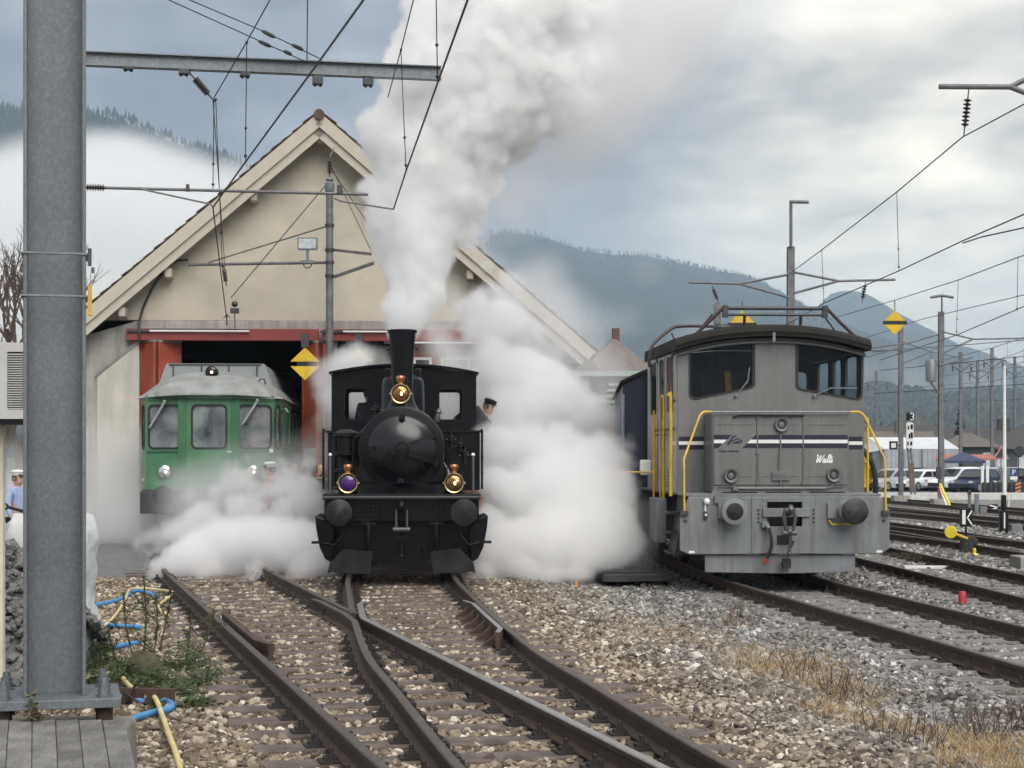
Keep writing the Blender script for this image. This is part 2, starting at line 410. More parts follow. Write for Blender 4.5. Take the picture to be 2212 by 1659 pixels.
def track(name, c, k, z, y0, y1, sp, sm, near=70, tops=(None, None), far_z=True, rails=True):
    root = empty(name, (0, 0, 0), kind='structure')
    zf = lambda y: z - .0062 * min(max(0, y - 45), 65)
    ysr = list(np.arange(y0, y1, .5 if y1 < 60 else 1.0)) + [y1]
    if rails:
        for s in (-1, 1):
            pts = []
            for y in ysr:
                kk = float(k(y)); q = math.sqrt(1 + kk * kk); pts.append((float(c(y)) + s * GAUGE / q, y - s * GAUGE * kk / q, zf(y)))
            rail(pts, root, tops[0 if s < 0 else 1])
    rest = MB(); y = y0 + .3; i = 0
    while y < y1:
        kk = float(k(y)); a = math.atan(-kk); X = float(c(y)); jt = random.uniform(-.02, .02)
        if y < near:
            inst('sleeper', sleeper_mesh(2.6, sm), root, (X, y, zf(y)), (0, 0, a + jt))
            if y < near - 20 or near < 60:
                for s in (-1, 1): inst('rail_fastening', CLIP, root, (X + s * GAUGE * math.cos(a), y + s * GAUGE * math.sin(a), zf(y)), (0, 0, a))
        else: rest.box(-1.3, 1.3, -.12, .12, -.3, -.16, 0, Matrix.Translation((X, y, zf(y))) @ Matrix.Rotation(a, 4, 'Z'))
        y += sp / math.sqrt(1 + kk * kk); i += 1
    if rest.v: tag(rest.build('distant_sleepers', sm, root, 0), kind='stuff')
    TRACKS.append((c, k, z, sp, y0, y1, 1.3)); return root

# --- turnout in front of the steam engine
cL = lambda y: .077 - .279 * (np.asarray(y, float) - 9.54)
kL = lambda y: np.full_like(np.asarray(y, float), -.279)
cM, kM = lerp_track([(1.25, 6), (.80, 8), (.36, 10.16), (-.16, 13.05), (-.52, 15.06), (-.95, 18.45), (-1.285, 21.5), (-1.57, 24.4), (-1.89, 30), (-2.34, 38), (-3.45, 58)])
def turnout():
    root = empty('railway_turnout', (0, 0, 0), kind='structure')
    def off(c, k, y, s, extra=0.):
        kk = float(k(y)); q = math.sqrt(1 + kk * kk); return Vector((float(c(y)) + (s * GAUGE + extra) / q, y - (s * GAUGE + extra) * kk / q, 0))
    Y0 = 7.6; yy = lambda a, b: [a + (b - a) * i / max(1, int((b - a) / .5)) for i in range(max(1, int((b - a) / .5)) + 1)]
    rail([off(cL, kL, y, -1) for y in yy(Y0, 25.0)], root)
    rail([off(cM, kM, y, 1) for y in yy(Y0, 25.0)], root)
    # crossing of the two inner rails: nose and wing rails
    ycr = min(np.arange(15, 23, .05), key=lambda y: abs(off(cL, kL, y, 1).x - off(cM, kM, y, -1).x))
    A = lambda y, e=0.: off(cL, kL, y, 1, e); B = lambda y, e=0.: off(cM, kM, y, -1, e)
    rail([A(y) for y in yy(ycr + .35, 25.0)], root); rail([B(y) for y in yy(ycr + .42, 25.0)], root)
    wl = [B(y) for y in yy(Y0, ycr - .5)] + [A(ycr + .1, -.10), A(ycr + .6, -.105), A(ycr + 1.6, -.105), A(ycr + 1.95, -.15)]
    wr = [A(y) for y in yy(Y0, ycr - .5)] + [B(ycr + .1, .10), B(ycr + .6, .105), B(ycr + 1.5, .105), B(ycr + 1.85, .16)]
    rail(wl, root, M_RAILTOP); rail(wr, root, M_RAILSHINE)
    # check rails
    for c, k, s, y0, y1 in ((cL, kL, -1, 15.7, 19.2), (cM, kM, 1, 16.4, 20.0)):
        e = .11 * -s
        pts = [off(c, k, y0, s, e * 1.7), off(c, k, y0 + .4, s, e)] + [off(c, k, y, s, e) for y in np.linspace(y0 + .6, y1 - .6, 6)] + [off(c, k, y1 - .4, s, e), off(c, k, y1, s, e * 1.7)]
        pr = [(-.02, -.14), (.02, -.14), (.025, .02), (-.025, .02)] if s > 0 else [(-.05, -.14), (.05, -.14), (.02, -.1), (.034, -.03), (.034, .012), (-.034, .012), (-.034, -.03), (-.02, -.1)]
        rail([p + Vector((0, 0, .012)) for p in pts], root, M_RAILSHINE if s > 0 else M_RUST, 'check_rail', pr, M_RUST)
        if s > 0:
            sup = MB(); sup.add([(0, -.03, -.14), (0, .03, -.14), (0, .03, 0), (0, -.03, 0), (-.17, -.03, -.14), (-.17, .03, -.14)], [(0, 1, 2, 3), (0, 3, 4), (1, 5, 2), (3, 2, 5, 4), (0, 4, 5, 1)])
            sm = sup.mesh('check_rail_bracket', M_RUST, 0)
            for i in range(6):
                y = y0 + .35 + i * (y1 - y0 - .6) / 5; q = off(c, k, y, s, e); inst('check_rail_bracket', sm, root, q + Vector((-.03, 0, 0)), (0, 0, math.atan(.12)))
    # long sleepers under both tracks, each with four fastenings
    y = 8.0; SP = .575
    while y < 25.2:
        xa, xbb = float(cL(y)), float(cM(y)); k = (float(kL(y)) + float(kM(y))) / 2; a = math.atan(-k)
        Ln = 2.55 + (xbb - xa) / math.cos(a); mx = (xa + xbb) / 2
        inst('sleeper', sleeper_mesh(Ln, M_SLEEP), root, (mx, y, random.uniform(-.006, .004)), (0, 0, a + random.uniform(-.012, .012)))
        for c, kf, s in ((cL, kL, -1), (cL, kL, 1), (cM, kM, -1), (cM, kM, 1)):
            # where the sleeper line meets that rail
            yr = y
            for _ in range(4):
                p = off(c, kf, yr, s); yr = yr + (y - k * (p.x - mx) - p.y)
            p = off(c, kf, yr, s)
            if abs(yr - ycr) > 1.0 or (c is cL) == (s < 0): inst('rail_fastening', CLIP, root, p, (0, 0, math.atan(-float(kf(yr)))))
        y += SP
turnout()
cLx, kLx = lerp_track([(float(cL(25)), 25), (-4.70, 26.8), (-5.45, 30), (-6.02, 34.3), (-6.5, 42), (-7.4, 58)])
track('railway_track', cLx, kLx, 0, 25.2, 54, .6, M_SLEEP, 36)
track('railway_track', cM, kM, 0, 25.2, 54, .6, M_SLEEP, 36)
cG, kG = lerp_track([(6.36, 7.5), (5.39, 15), (4.88, 18.9), (4.47, 22), (4.06, 25.2), (3.80, 28), (3.66, 31), (3.70, 36), (3.95, 42), (4.4, 50)])
track('railway_track', cG, kG, -.15, 9, 48, .6, M_SLEEPW, 40)
c4 = lambda y: 7.08 - .05 * (np.asarray(y, float) - 31.6); k4 = lambda y: np.full_like(np.asarray(y, float), -.05)
track('railway_track', c4, k4, -.15, 17, 110, .6, M_SLEEPW, 48)
c5 = lambda y: 10.4 - .045 * (np.asarray(y, float) - 37); k5 = lambda y: np.full_like(np.asarray(y, float), -.045)
track('railway_track', c5, k5, -.15, 25, 150, .6, M_SLEEPW, 50)
c6 = lambda y: 14.3 - .035 * (np.asarray(y, float) - 48); k6 = lambda y: np.full_like(np.asarray(y, float), -.035)
track('railway_track', c6, k6, -.15, 34, 160, .6, M_SLEEPW, 30)
c7 = lambda y: 18.2 - .03 * (np.asarray(y, float) - 62); k7 = lambda y: np.full_like(np.asarray(y, float), -.03)
track('railway_track', c7, k7, -.15, 46, 160, .6, M_SLEEPW, 30)
# connection from track 5 towards track 4 (rails only show it)
cx, kx = lerp_track([(10.9, 33), (9.9, 40), (8.6, 50), (7.2, 62), (6.0, 72)])
track('railway_track', cx, kx, -.154, 34, 70, .6, M_SLEEPW, 30)
cx2, kx2 = lerp_track([(14.9, 44), (14.2, 52), (13.0, 64), (11.6, 78), (10.2, 92)])
track('railway_track', cx2, kx2, -.154, 46, 90, .6, M_SLEEPW, 30)

# ================================================================== BALLAST STONES (points here, stones set on them by geometry nodes)
def stone_mat():
    m = bpy.data.materials.new('ballast_stone'); m.use_nodes = True; t = m.node_tree; b = t.nodes['Principled BSDF']; L = t.links.new
    geo = t.nodes.new('ShaderNodeNewGeometry'); f, X, Y = region_fac(t, geo.outputs['Position'])
    oi = t.nodes.new('ShaderNodeObjectInfo'); rnd = oi.outputs['Random']
    tan = ramp(t, rnd, [(0, (.055, .042, .033)), (.2, (.13, .098, .072)), (.48, (.225, .178, .128)), (.76, (.34, .285, .212)), (.93, (.50, .45, .36)), (1, (.68, .65, .58))])
    gry = ramp(t, rnd, [(0, (.06, .06, .059)), (.28, (.135, .135, .131)), (.64, (.225, .224, .217)), (.9, (.35, .345, .33)), (1, (.62, .61, .58))])
    n = N(t, 'ShaderNodeTexNoise', Scale=30.0, Detail=4.0); L(geo.outputs['Position'], n.inputs[0])
    c = mixc(t, f, tan, gry)
    c = mixc(t, .5, c, ramp(t, n.outputs[0], [(.3, (.6, .6, .6)), (.7, (1.25, 1.25, 1.25))]), 'MULTIPLY')
    st = N(t, 'ShaderNodeTexNoise', Scale=1.3, Detail=5.0, Roughness=.6); L(geo.outputs['Position'], st.inputs[0])
    c = mixc(t, .85, c, ramp(t, st.outputs[0], [(.36, (.62, .55, .48)), (.5, (.95, .93, .9)), (.66, (1.12, 1.12, 1.1))]), 'MULTIPLY')
    L(c, b.inputs['Base Color']); b.inputs['Roughness'].default_value = .75; return m
M_STONE = stone_mat()
def scatter(name, pts, sizes, m, kind, label=None, cat=None, seed=1, subdiv=1):
    """a mesh of bare points; geometry nodes put an irregular stone on each"""
    me = bpy.data.meshes.new(name); me.vertices.add(len(pts)); me.vertices.foreach_set('co', np.asarray(pts, np.float32).ravel())
    at = me.attributes.new('size', 'FLOAT', 'POINT'); at.data.foreach_set('value', np.asarray(sizes, np.float32))
    me.materials.append(m)
    o = bpy.data.objects.new(name, me); COL.objects.link(o); tag(o, label, cat, kind=kind)
    g = bpy.data.node_groups.new(name + '_nodes', 'GeometryNodeTree')
    g.interface.new_socket('Geometry', in_out='INPUT', socket_type='NodeSocketGeometry'); g.interface.new_socket('Geometry', in_out='OUTPUT', socket_type='NodeSocketGeometry')
    nn = g.nodes.new; L = g.links.new
    gi = nn('NodeGroupInput'); go = nn('NodeGroupOutput'); join = nn('GeometryNodeGeometryToInstance')
    for s in range(6):
        ico = nn('GeometryNodeMeshIcoSphere'); ico.inputs['Radius'].default_value = .5; ico.inputs['Subdivisions'].default_value = subdiv
        sp = nn('GeometryNodeSetPosition'); rv = nn('FunctionNodeRandomValue'); rv.data_type = 'FLOAT_VECTOR'
        rv.inputs['Min'].default_value = (-.17, -.17, -.17); rv.inputs['Max'].default_value = (.17, .17, .17); rv.inputs['Seed'].default_value = s * 17 + seed
        L(ico.outputs[0], sp.inputs['Geometry']); L(rv.outputs[0], sp.inputs['Offset'])
        tr = nn('GeometryNodeTransform'); tr.inputs['Scale'].default_value = [(1, .8, .6), (1, .65, .7), (1, 1, .55), (1.15, .7, .5), (.9, .75, .8), (1.25, .8, .55)][s]
        L(sp.outputs[0], tr.inputs['Geometry'])
        L(tr.outputs[0], join.inputs[0])
    sm = nn('GeometryNodeSetMaterial'); sm.inputs['Material'].default_value = m
    iop = nn('GeometryNodeInstanceOnPoints'); iop.inputs['Pick Instance'].default_value = True
    ri = nn('FunctionNodeRandomValue'); ri.data_type = 'INT'; ri.inputs['Min'].default_value if False else None
    for q in ri.inputs:
        if q.name == 'Min' and q.type == 'INT': q.default_value = 0
        if q.name == 'Max' and q.type == 'INT': q.default_value = 5
    L([q for q in ri.outputs if q.type == 'INT'][0], iop.inputs['Instance Index'])
    rr = nn('FunctionNodeRandomValue'); rr.data_type = 'FLOAT_VECTOR'; rr.inputs['Min'].default_value = (-.7, -.7, 0); rr.inputs['Max'].default_value = (.7, .7, 6.28); rr.inputs['Seed'].default_value = 5
    L([q for q in rr.outputs if q.type == 'VECTOR'][0], iop.inputs['Rotation'])
    na = nn('GeometryNodeInputNamedAttribute'); na.data_type = 'FLOAT'; na.inputs[0].default_value = 'size'
    L(na.outputs[0], iop.inputs['Scale'])
    L(gi.outputs[0], iop.inputs['Points']); L(join.outputs[0], sm.inputs[0]); L(sm.outputs[0], iop.inputs['Instance']); L(iop.outputs[0], go.inputs[0])
    md = o.modifiers.new('stones', 'NODES'); md.node_group = g; return o
def ballast():
    P_, S_ = [], []
    for y0, y1, dens, size in ((7.8, 12, 760, .053), (12, 17, 680, .054), (17, 26.5, 480, .058), (26.5, 36, 190, .08), (36, 52, 80, .11)):
        w0 = .335 * y1; area = 2 * w0 * (y1 - y0); n = int(area * dens)
        X = RNG.uniform(-w0, w0, n); Y = RNG.uniform(y0, y1, n)
        keep = np.abs(X) < .335 * Y
        if y0 > 26: keep &= X > 2.0 + RNG.normal(0, .3, n)
        X = X[keep]; Y = Y[keep]; n = len(X); ok = np.ones(n, bool); onsl = np.zeros(n, bool)
        # turnout
        for c, k, s in ((cL, kL, -1), (cL, kL, 1), (cM, kM, -1), (cM, kM, 1)):
            d = np.abs(X - c(Y) - s * GAUGE * np.sqrt(1 + k(Y) ** 2)); ok &= ~((d < .10) & (Y < 26))
        km = (kL(Y) + kM(Y)) / 2; mx = (cL(Y) + cM(Y)) / 2
        u = (Y - km * 0 - km * (X - mx) * -1 * -1 - 8.0)
        u = (Y + km * (X - mx) - 8.0) / .575
        fr = np.abs(u - np.round(u)) * .575
        ins = (X > cL(Y) - 1.3) & (X < cM(Y) + 1.3) & (Y < 25.4); onsl |= ins & (fr < .13)
        for c, k, z, sp, a, b, h in TRACKS:
            kk = k(Y); cc = c(Y); inn = (Y > a) & (Y < b)
            d = np.abs(np.abs(X - cc) / np.sqrt(1 + kk ** 2) - GAUGE); ok &= ~(inn & (d < .1))
            u = (Y + kk * (X - cc) - a - .3) / (sp / np.sqrt(1 + kk ** 2)); fr = np.abs(u - np.round(u)) * sp
            onsl |= inn & (np.abs(X - cc) < 1.3) & (fr < .12)
        ok &= ~(onsl & (RNG.uniform(size=n) < .88))
        ok &= ~((X < -2.0) & (Y < 9.6) & (X > -3.3) & (Y > 7.5))            # deck
        X = X[ok]; Y = Y[ok]
        Z = np.array([gz(a, b) for a, b in zip(X, Y)]) + RNG.uniform(-.012, .022, len(X))
        P_.append(np.stack([X, Y, Z], 1)); S_.append(size * RNG.lognormal(0, .28, len(X)))
    scatter('ballast_stones', np.concatenate(P_), np.concatenate(S_), M_STONE, 'stuff')
ballast()
# ================================================================== ENGINE SHED
M_STUCCO = mat('cream_stucco', (.51, .465, .375), .9, 0, .07, 1.1, .35, 35, (.32, .285, .23), .45, .8)
M_STUCCO2 = mat('pale_render', (.52, .50, .44), .9, 0, .07, 1.2, .3, 35, (.3, .27, .22), .5, .8, True)
M_BARGE = mat('cream_barge_board', (.50, .46, .38), .7, 0, .08, 2, .1, 40, (.25, .22, .17), .4, 2)
M_RED = mat('red_door_paint', (.30, .055, .03), .55, 0, .15, 2, .05, 50, (.36, .13, .06), .6, 1.3)
M_RED2 = mat('red_beam_paint', (.25, .042, .036), .55, 0, .15, 2, .05, 50, (.09, .025, .025), .5, 2)
M_TILE = mat('brown_roof_tile', (.085, .055, .042), .8, 0, .3, 6, .2, 50)
M_TUBE = mat('fluorescent_tube', (.6, .6, .58), .3, 0, .02, emit=(1, .97, .9), es=.02)
M_HDARK = mat('dark_interior_wall', (.035, .036, .042), .9, 0, .2)  # near-black blue-grey on the shed's long walls, back, floor and ceiling
def hall():
    H = empty('engine_shed', (-4.24, 38, -.13), R(3.2), 'cream gabled engine shed with two red doorways and brown tiled roof', 'shed')
    xf = lambda px: (px - 693) / 97.4
    zf = lambda py: 1.88 - (py - 980) / 97.4
    zt = lambda x: 9.14 - .86 * abs(x)
    W = 5.55; B = 4.83
    m = MB(); m.panel([(-W, B), (W, B), (W, zt(W)), (0, zt(0)), (-W, zt(W))] if zt(W) > B else [(-(9.18 - B) / .86, B), ((9.18 - B) / .86, B), (0, zt(0))], [], 0, .4); m.build('gable', M_STUCCO, H)
    # concrete frame: piers and beam, left pier with pale rendered field and slanted haunch
    ze = zt(W)
    for nm, x0, x1 in (('pier', -W, -3.98), ('pier', -.03, .36), ('pier', 4.3, W)):
        m = MB(); zt0 = B if abs(x0) < 3 else ze
        m.panel([(x0, 0), (x1, 0), (x1, min(B - .004, zt(x1)) if abs(x1) > 3 else 4.4), (x0, min(B - .004, zt(x0)) if abs(x0) > 3 else 4.4)], [], -.01, .4)
        for zz in (.75, 1.5, 2.25, 3.0):
            m.box(x0, x1, -.014, -.0105, zz, zz + .012)
        m.build(nm, M_CONC, H)
    m = MB(); m.box(-3.98, 4.3, -.012, .38, 4.404, B - .006); m.build('concrete_beam', M_CONC, H, bevel=.015)
    for s in (-1, 1):
        q = [(4.90, .0), (3.99, .0), (3.99, 4.34), (4.90, 3.6)]
        m = MB(); m.panel([(s * a, b) for a, b in q], [], -.035, -.0105); m.build('rendered_field', M_STUCCO2, H, bevel=.01)
        m = MB(); m.bar((s * 3.97, -.05, 4.38), (s * 4.92, -.05, 3.6), .03, .05); m.build('haunch_edge', M_CONCD, H)
    # roof: slopes, verge tiles, ridge, barge boards, purlin ends
    sl = math.hypot(1, .86)
    for s in (-1, 1):
        nrm = Vector((s * .86, 0, 1)).normalized(); dr = Vector((s, 0, -.86)).normalized()
        def pt(d, y, h): return Vector((0, y, 9.17)) + dr * d + nrm * h
        Ls = 5.98 * sl
        m = MB(); v = [pt(d, y, h) for h in (-.02, .14) for y in (-.58, 26) for d in (0, Ls)]
        m.add(v, [(0, 1, 3, 2), (4, 6, 7, 5), (0, 4, 5, 1), (2, 3, 7, 6), (0, 2, 6, 4), (1, 5, 7, 3)]); m.build('roof_slope', M_TILE, H, 0)
        tm = MB(); tm.box(-.17, .17, -.2, .2, 0, .03); tmesh = tm.mesh('roof_tile', M_TILE, 0)
        n = int(Ls / .3)
        for i in range(n):
            p = pt((i + .5) * Ls / n, -.42 + random.uniform(-.02, .015), .145 + random.uniform(0, .012))
            inst('roof_tile', tmesh, H, p, (0, s * math.atan(.86) - s * .09 + random.uniform(-.02, .02), random.uniform(-.02, .02)))
        for nm, d0, d1, h0, h1, y0, y1 in (('barge_board', .0, Ls - .05, -.30, -.025, -.56, -.50), ('barge_fascia', .0, Ls, -.12, .13, -.62, -.565), ('soffit', .1, Ls - .1, -.06, -.022, -.50, -.001)):
            m = MB(); v = [pt(d, y, h) for h in (h0, h1) for y in (y0, y1) for d in (d0 + (.0 if h0 > -.2 else -h0 * .86 * 0), d1)]
            m.add(v, [(0, 1, 3, 2), (4, 6, 7, 5), (0, 4, 5, 1), (2, 3, 7, 6), (0, 2, 6, 4), (1, 5, 7, 3)]); m.build(nm, M_BARGE, H)
    m = MB(); m.cyl((0, -.68, 9.28), (0, 26, 9.28), .115, 14); m.build('ridge_tile', M_TILE, H)
    for x, z in ((0, 8.86), (-1.45, 7.55), (1.45, 7.55), (-3.3, 5.86), (3.3, 5.86), (-4.3, 5.0), (4.3, 5.0)):
        m = MB(); m.box(x - .08, x + .08, -.46, .0, z - .14, z + .08); m.build('purlin_end', M_BARGE, H, bevel=.035)
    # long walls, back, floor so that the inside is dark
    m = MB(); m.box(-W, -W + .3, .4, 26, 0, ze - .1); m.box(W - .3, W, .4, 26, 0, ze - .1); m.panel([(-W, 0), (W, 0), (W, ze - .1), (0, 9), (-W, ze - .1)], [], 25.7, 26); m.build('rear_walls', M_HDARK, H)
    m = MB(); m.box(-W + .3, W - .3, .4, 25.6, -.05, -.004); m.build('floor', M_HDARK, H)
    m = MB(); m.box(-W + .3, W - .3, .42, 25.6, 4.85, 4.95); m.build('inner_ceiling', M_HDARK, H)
    # red lintels with lamps
    for x0, x1 in ((-4.24, -.04), (.05, 4.36)):
        m = MB(); m.box(x0, x1, -.2, -.014, 4.37, 4.63); m.build('door_lintel', M_RED2, H, bevel=.01)
    for x0, x1, z in ((-3.72, -1.55, 4.57), (.5, 1.75, 4.57), (1.9, 3.9, 4.33)):
        m = MB(); m.cyl((x0, -.27, z), (x1, -.27, z), .022, 8); m.build('lamp_tube', M_TUBE, H)
        m = MB(); m.box(x0 - .5, x0 + .02, -.26, -.205, z - .02, z + .03); m.box(x0, x1, -.25, -.205, z + .024, z + .05); m.build('lamp_bracket', M_DGREY, H)
    # folded door leaves
    def leaf(x0, y0, x1, y1, win=False, z1=4.33):
        d = Vector((x1 - x0, y1 - y0, 0)); l = d.length; a = math.atan2(d.y, d.x)
        X = Matrix.Translation((x0, y0, 0)) @ Matrix.Rotation(a, 4, 'Z')
        holes = [rrect(.12, l - .12, 3.5, 4.0, .02)] if win else []
        m = MB(); m.panel([(0, .05), (l, .05), (l, z1), (0, z1)], holes, -.03, .03, 0, X)
        for q0, q1 in ((.0, .07), (l - .07, l)): m.box(q0, q1, -.045, -.0305, .06, z1 - .01, 0, X)
        m.box(.071, l - .071, -.045, -.0305, 1.0, 1.1, 0, X)
        o = m.build('door_leaf', M_RED, H, bevel=.008)
        m = MB(); m.box(-.005, l + .005, -.05, .04, z1 + .002, z1 + .05, 0, X); m.build('leaf_cap', M_CONCD, o)
        if win:
            g = MB(); g.box(.12, l - .12, -.005, .005, 3.5, 4.0, 0, X); g.build('leaf_pane', glass('dusty_pane', (.5, .52, .55), .15, .4), o)
            f = MB(); f.panel(rrect(.09, l - .09, 3.47, 4.03, .02), [rrect(.15, l - .15, 3.53, 3.97, .02)], -.05, -.032, 0, X); f.build('leaf_frame', M_WHITE, o)
    leaf(-3.96, .1, -3.60, -.25); leaf(-3.55, -.2, -3.12, .25); leaf(-.40, .2, -.06, -.22); leaf(-.38, .45, .1, -.1)
    leaf(1.95, .12, 2.55, .12, True); leaf(2.57, .12, 3.4, .12, True); leaf(3.42, .12, 4.28, .12)
    m = MB(); m.box(-3.62, -3.55, -.1, .1, .0, 4.33); m.build('door_post', M_DGREY, H)
    m = MB(); m.box(-.36, -.1, -.30, -.26, 1.6, 2.0); m.build('door_hatch', M_CONCD, H)
    # cable pipe along the left verge
    m = MB(); m.tube(catmull([(-2.9, -.12, 6.14), (-3.15, -.12, 6.12), (-3.45, -.1, 5.9), (-3.8, -.08, 5.3), (-3.93, -.08, 4.95), (-3.95, -.25, 4.7), (-3.95, -.25, 4.36)], 5), .028, 8); m.build('cable_pipe', M_DGREY, H)
    # eaves gutter on the right and downpipe
    m = MB(); m.tube([(6.0, -.4, 4.05), (6.0, 26, 4.05)], .07, 8); m.build('gutter', M_DGREY, H)
    m = MB(); m.box(W - .02, W + .55, -.2, -.05, 3.9, 4.15); m.build('eaves_block', M_BARGE, H)
hall()
# green-roofed annex joining the shed on its far side, and the house behind it
M_ANNEX = mat('pale_green_sheet', (.34, .42, .40), .6, 0, .12, 3)
def annex():
    A = empty('flat_roof_annex', (4.6, 50, -.15), R(2), 'low annex with pale green flat roof beside the cream shed', 'building')
    m = MB(); m.box(-3.2, 2.4, 0, 8, 0, 4.15); m.build('wall', M_CONCD, A)
    m = MB(); m.box(-3.4, 2.6, -.25, 8.2, 4.15, 4.3); m.build('flat_roof', M_ANNEX, A)
    for i in range(5):
        m = MB(); m.box(-2.0 + i * .05, 1.0, -.12 - i * .0, -.004, 3.2 + i * .17, 3.27 + i * .17); m.build('louvre_slat', M_ANNEX, A)
    h = empty('small_house', (P(1338, 780, 75).x, 75, -.3), R(8), 'small house with steep pyramid roof and chimney behind the annex', 'house')
    m = MB(); m.box(-1.45, 1.45, 0, 3, 0, 5.6); m.build('wall', M_STUCCO2, h)
    m = MB(); m.add([(-1.75, -.3, 5.55), (1.75, -.3, 5.55), (1.75, 3.3, 5.55), (-1.75, 3.3, 5.55), (0.05, 1.5, 7.25)], [(0, 1, 4), (1, 2, 4), (2, 3, 4), (3, 0, 4), (3, 2, 1, 0)]); r = m.build('roof', mat('russet_roof', (.155, .135, .125), .8, 0, .2, 8), h, 0)
    m = MB(); m.box(.0, .3, 1.4, 1.7, 6.9, 7.65); m.build('chimney', mat('chimney_brick', (.12, .06, .05), .8), r)
    m = MB(); m.add([(-2.1, -.4, 5.6), (-.9, -.4, 5.6), (-1.5, -.4, 6.4), (-2.1, 1.4, 5.6), (-.9, 1.4, 5.6), (-1.5, 1.4, 6.4)], [(0, 1, 2), (3, 5, 4), (0, 2, 5, 3), (1, 4, 5, 2)]); m.build('dormer', mat('russet_roof', (.13, .085, .075)), r, 0)
    for x in (-.8, .6):
        f = MB(); f.box(x - .3, x + .3, -.05, .0, 3.6, 4.8); w_ = f.build('window', M_WHITE, h); f = MB(); f.box(x - .25, x + .25, -.06, -.051, 3.65, 4.75); f.build('pane', M_DARK, w_)
annex()
# ================================================================== GREEN RAILCAR IN THE SHED DOOR
M_GREEN = mat('railcar_green', (.062, .195, .092), .42, 0, .14, 2, .03, 50, (.10, .20, .12), .55, 1.4, coat=.2)
M_GREEN2 = mat('railcar_green_trim', (.045, .15, .07), .45, 0, .1)
M_RCROOF = mat('weathered_grey_roof', (.28, .30, .295), .6, .1, .12, 3, .1, 40, (.13, .07, .05), .55, 2.2)
M_RCROOF2 = mat('roof_hood_grey', (.30, .325, .33), .6, .1, .1, 3, .1, 40, (.17, .13, .10), .5, 3)
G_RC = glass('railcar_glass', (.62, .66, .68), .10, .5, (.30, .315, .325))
_t = G_RC.node_tree; _tc = _t.nodes.new('ShaderNodeTexCoord'); _n = N(_t, 'ShaderNodeTexNoise', Scale=1.6, Detail=5.0, Distortion=.6); _t.links.new(_tc.outputs['Object'], _n.inputs[0])      # pale base and uneven patches stand in for sky reflected in the panes
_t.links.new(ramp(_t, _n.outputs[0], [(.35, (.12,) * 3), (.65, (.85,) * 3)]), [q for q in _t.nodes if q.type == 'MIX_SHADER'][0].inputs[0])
M_CHROME = mat('lamp_reflector', (.8, .78, .74), .12, 1., .02)
M_BULB = mat('warm_bulb', (1, .8, .6), .3, 0, 0, emit=(1, .62, .35), es=2.2)
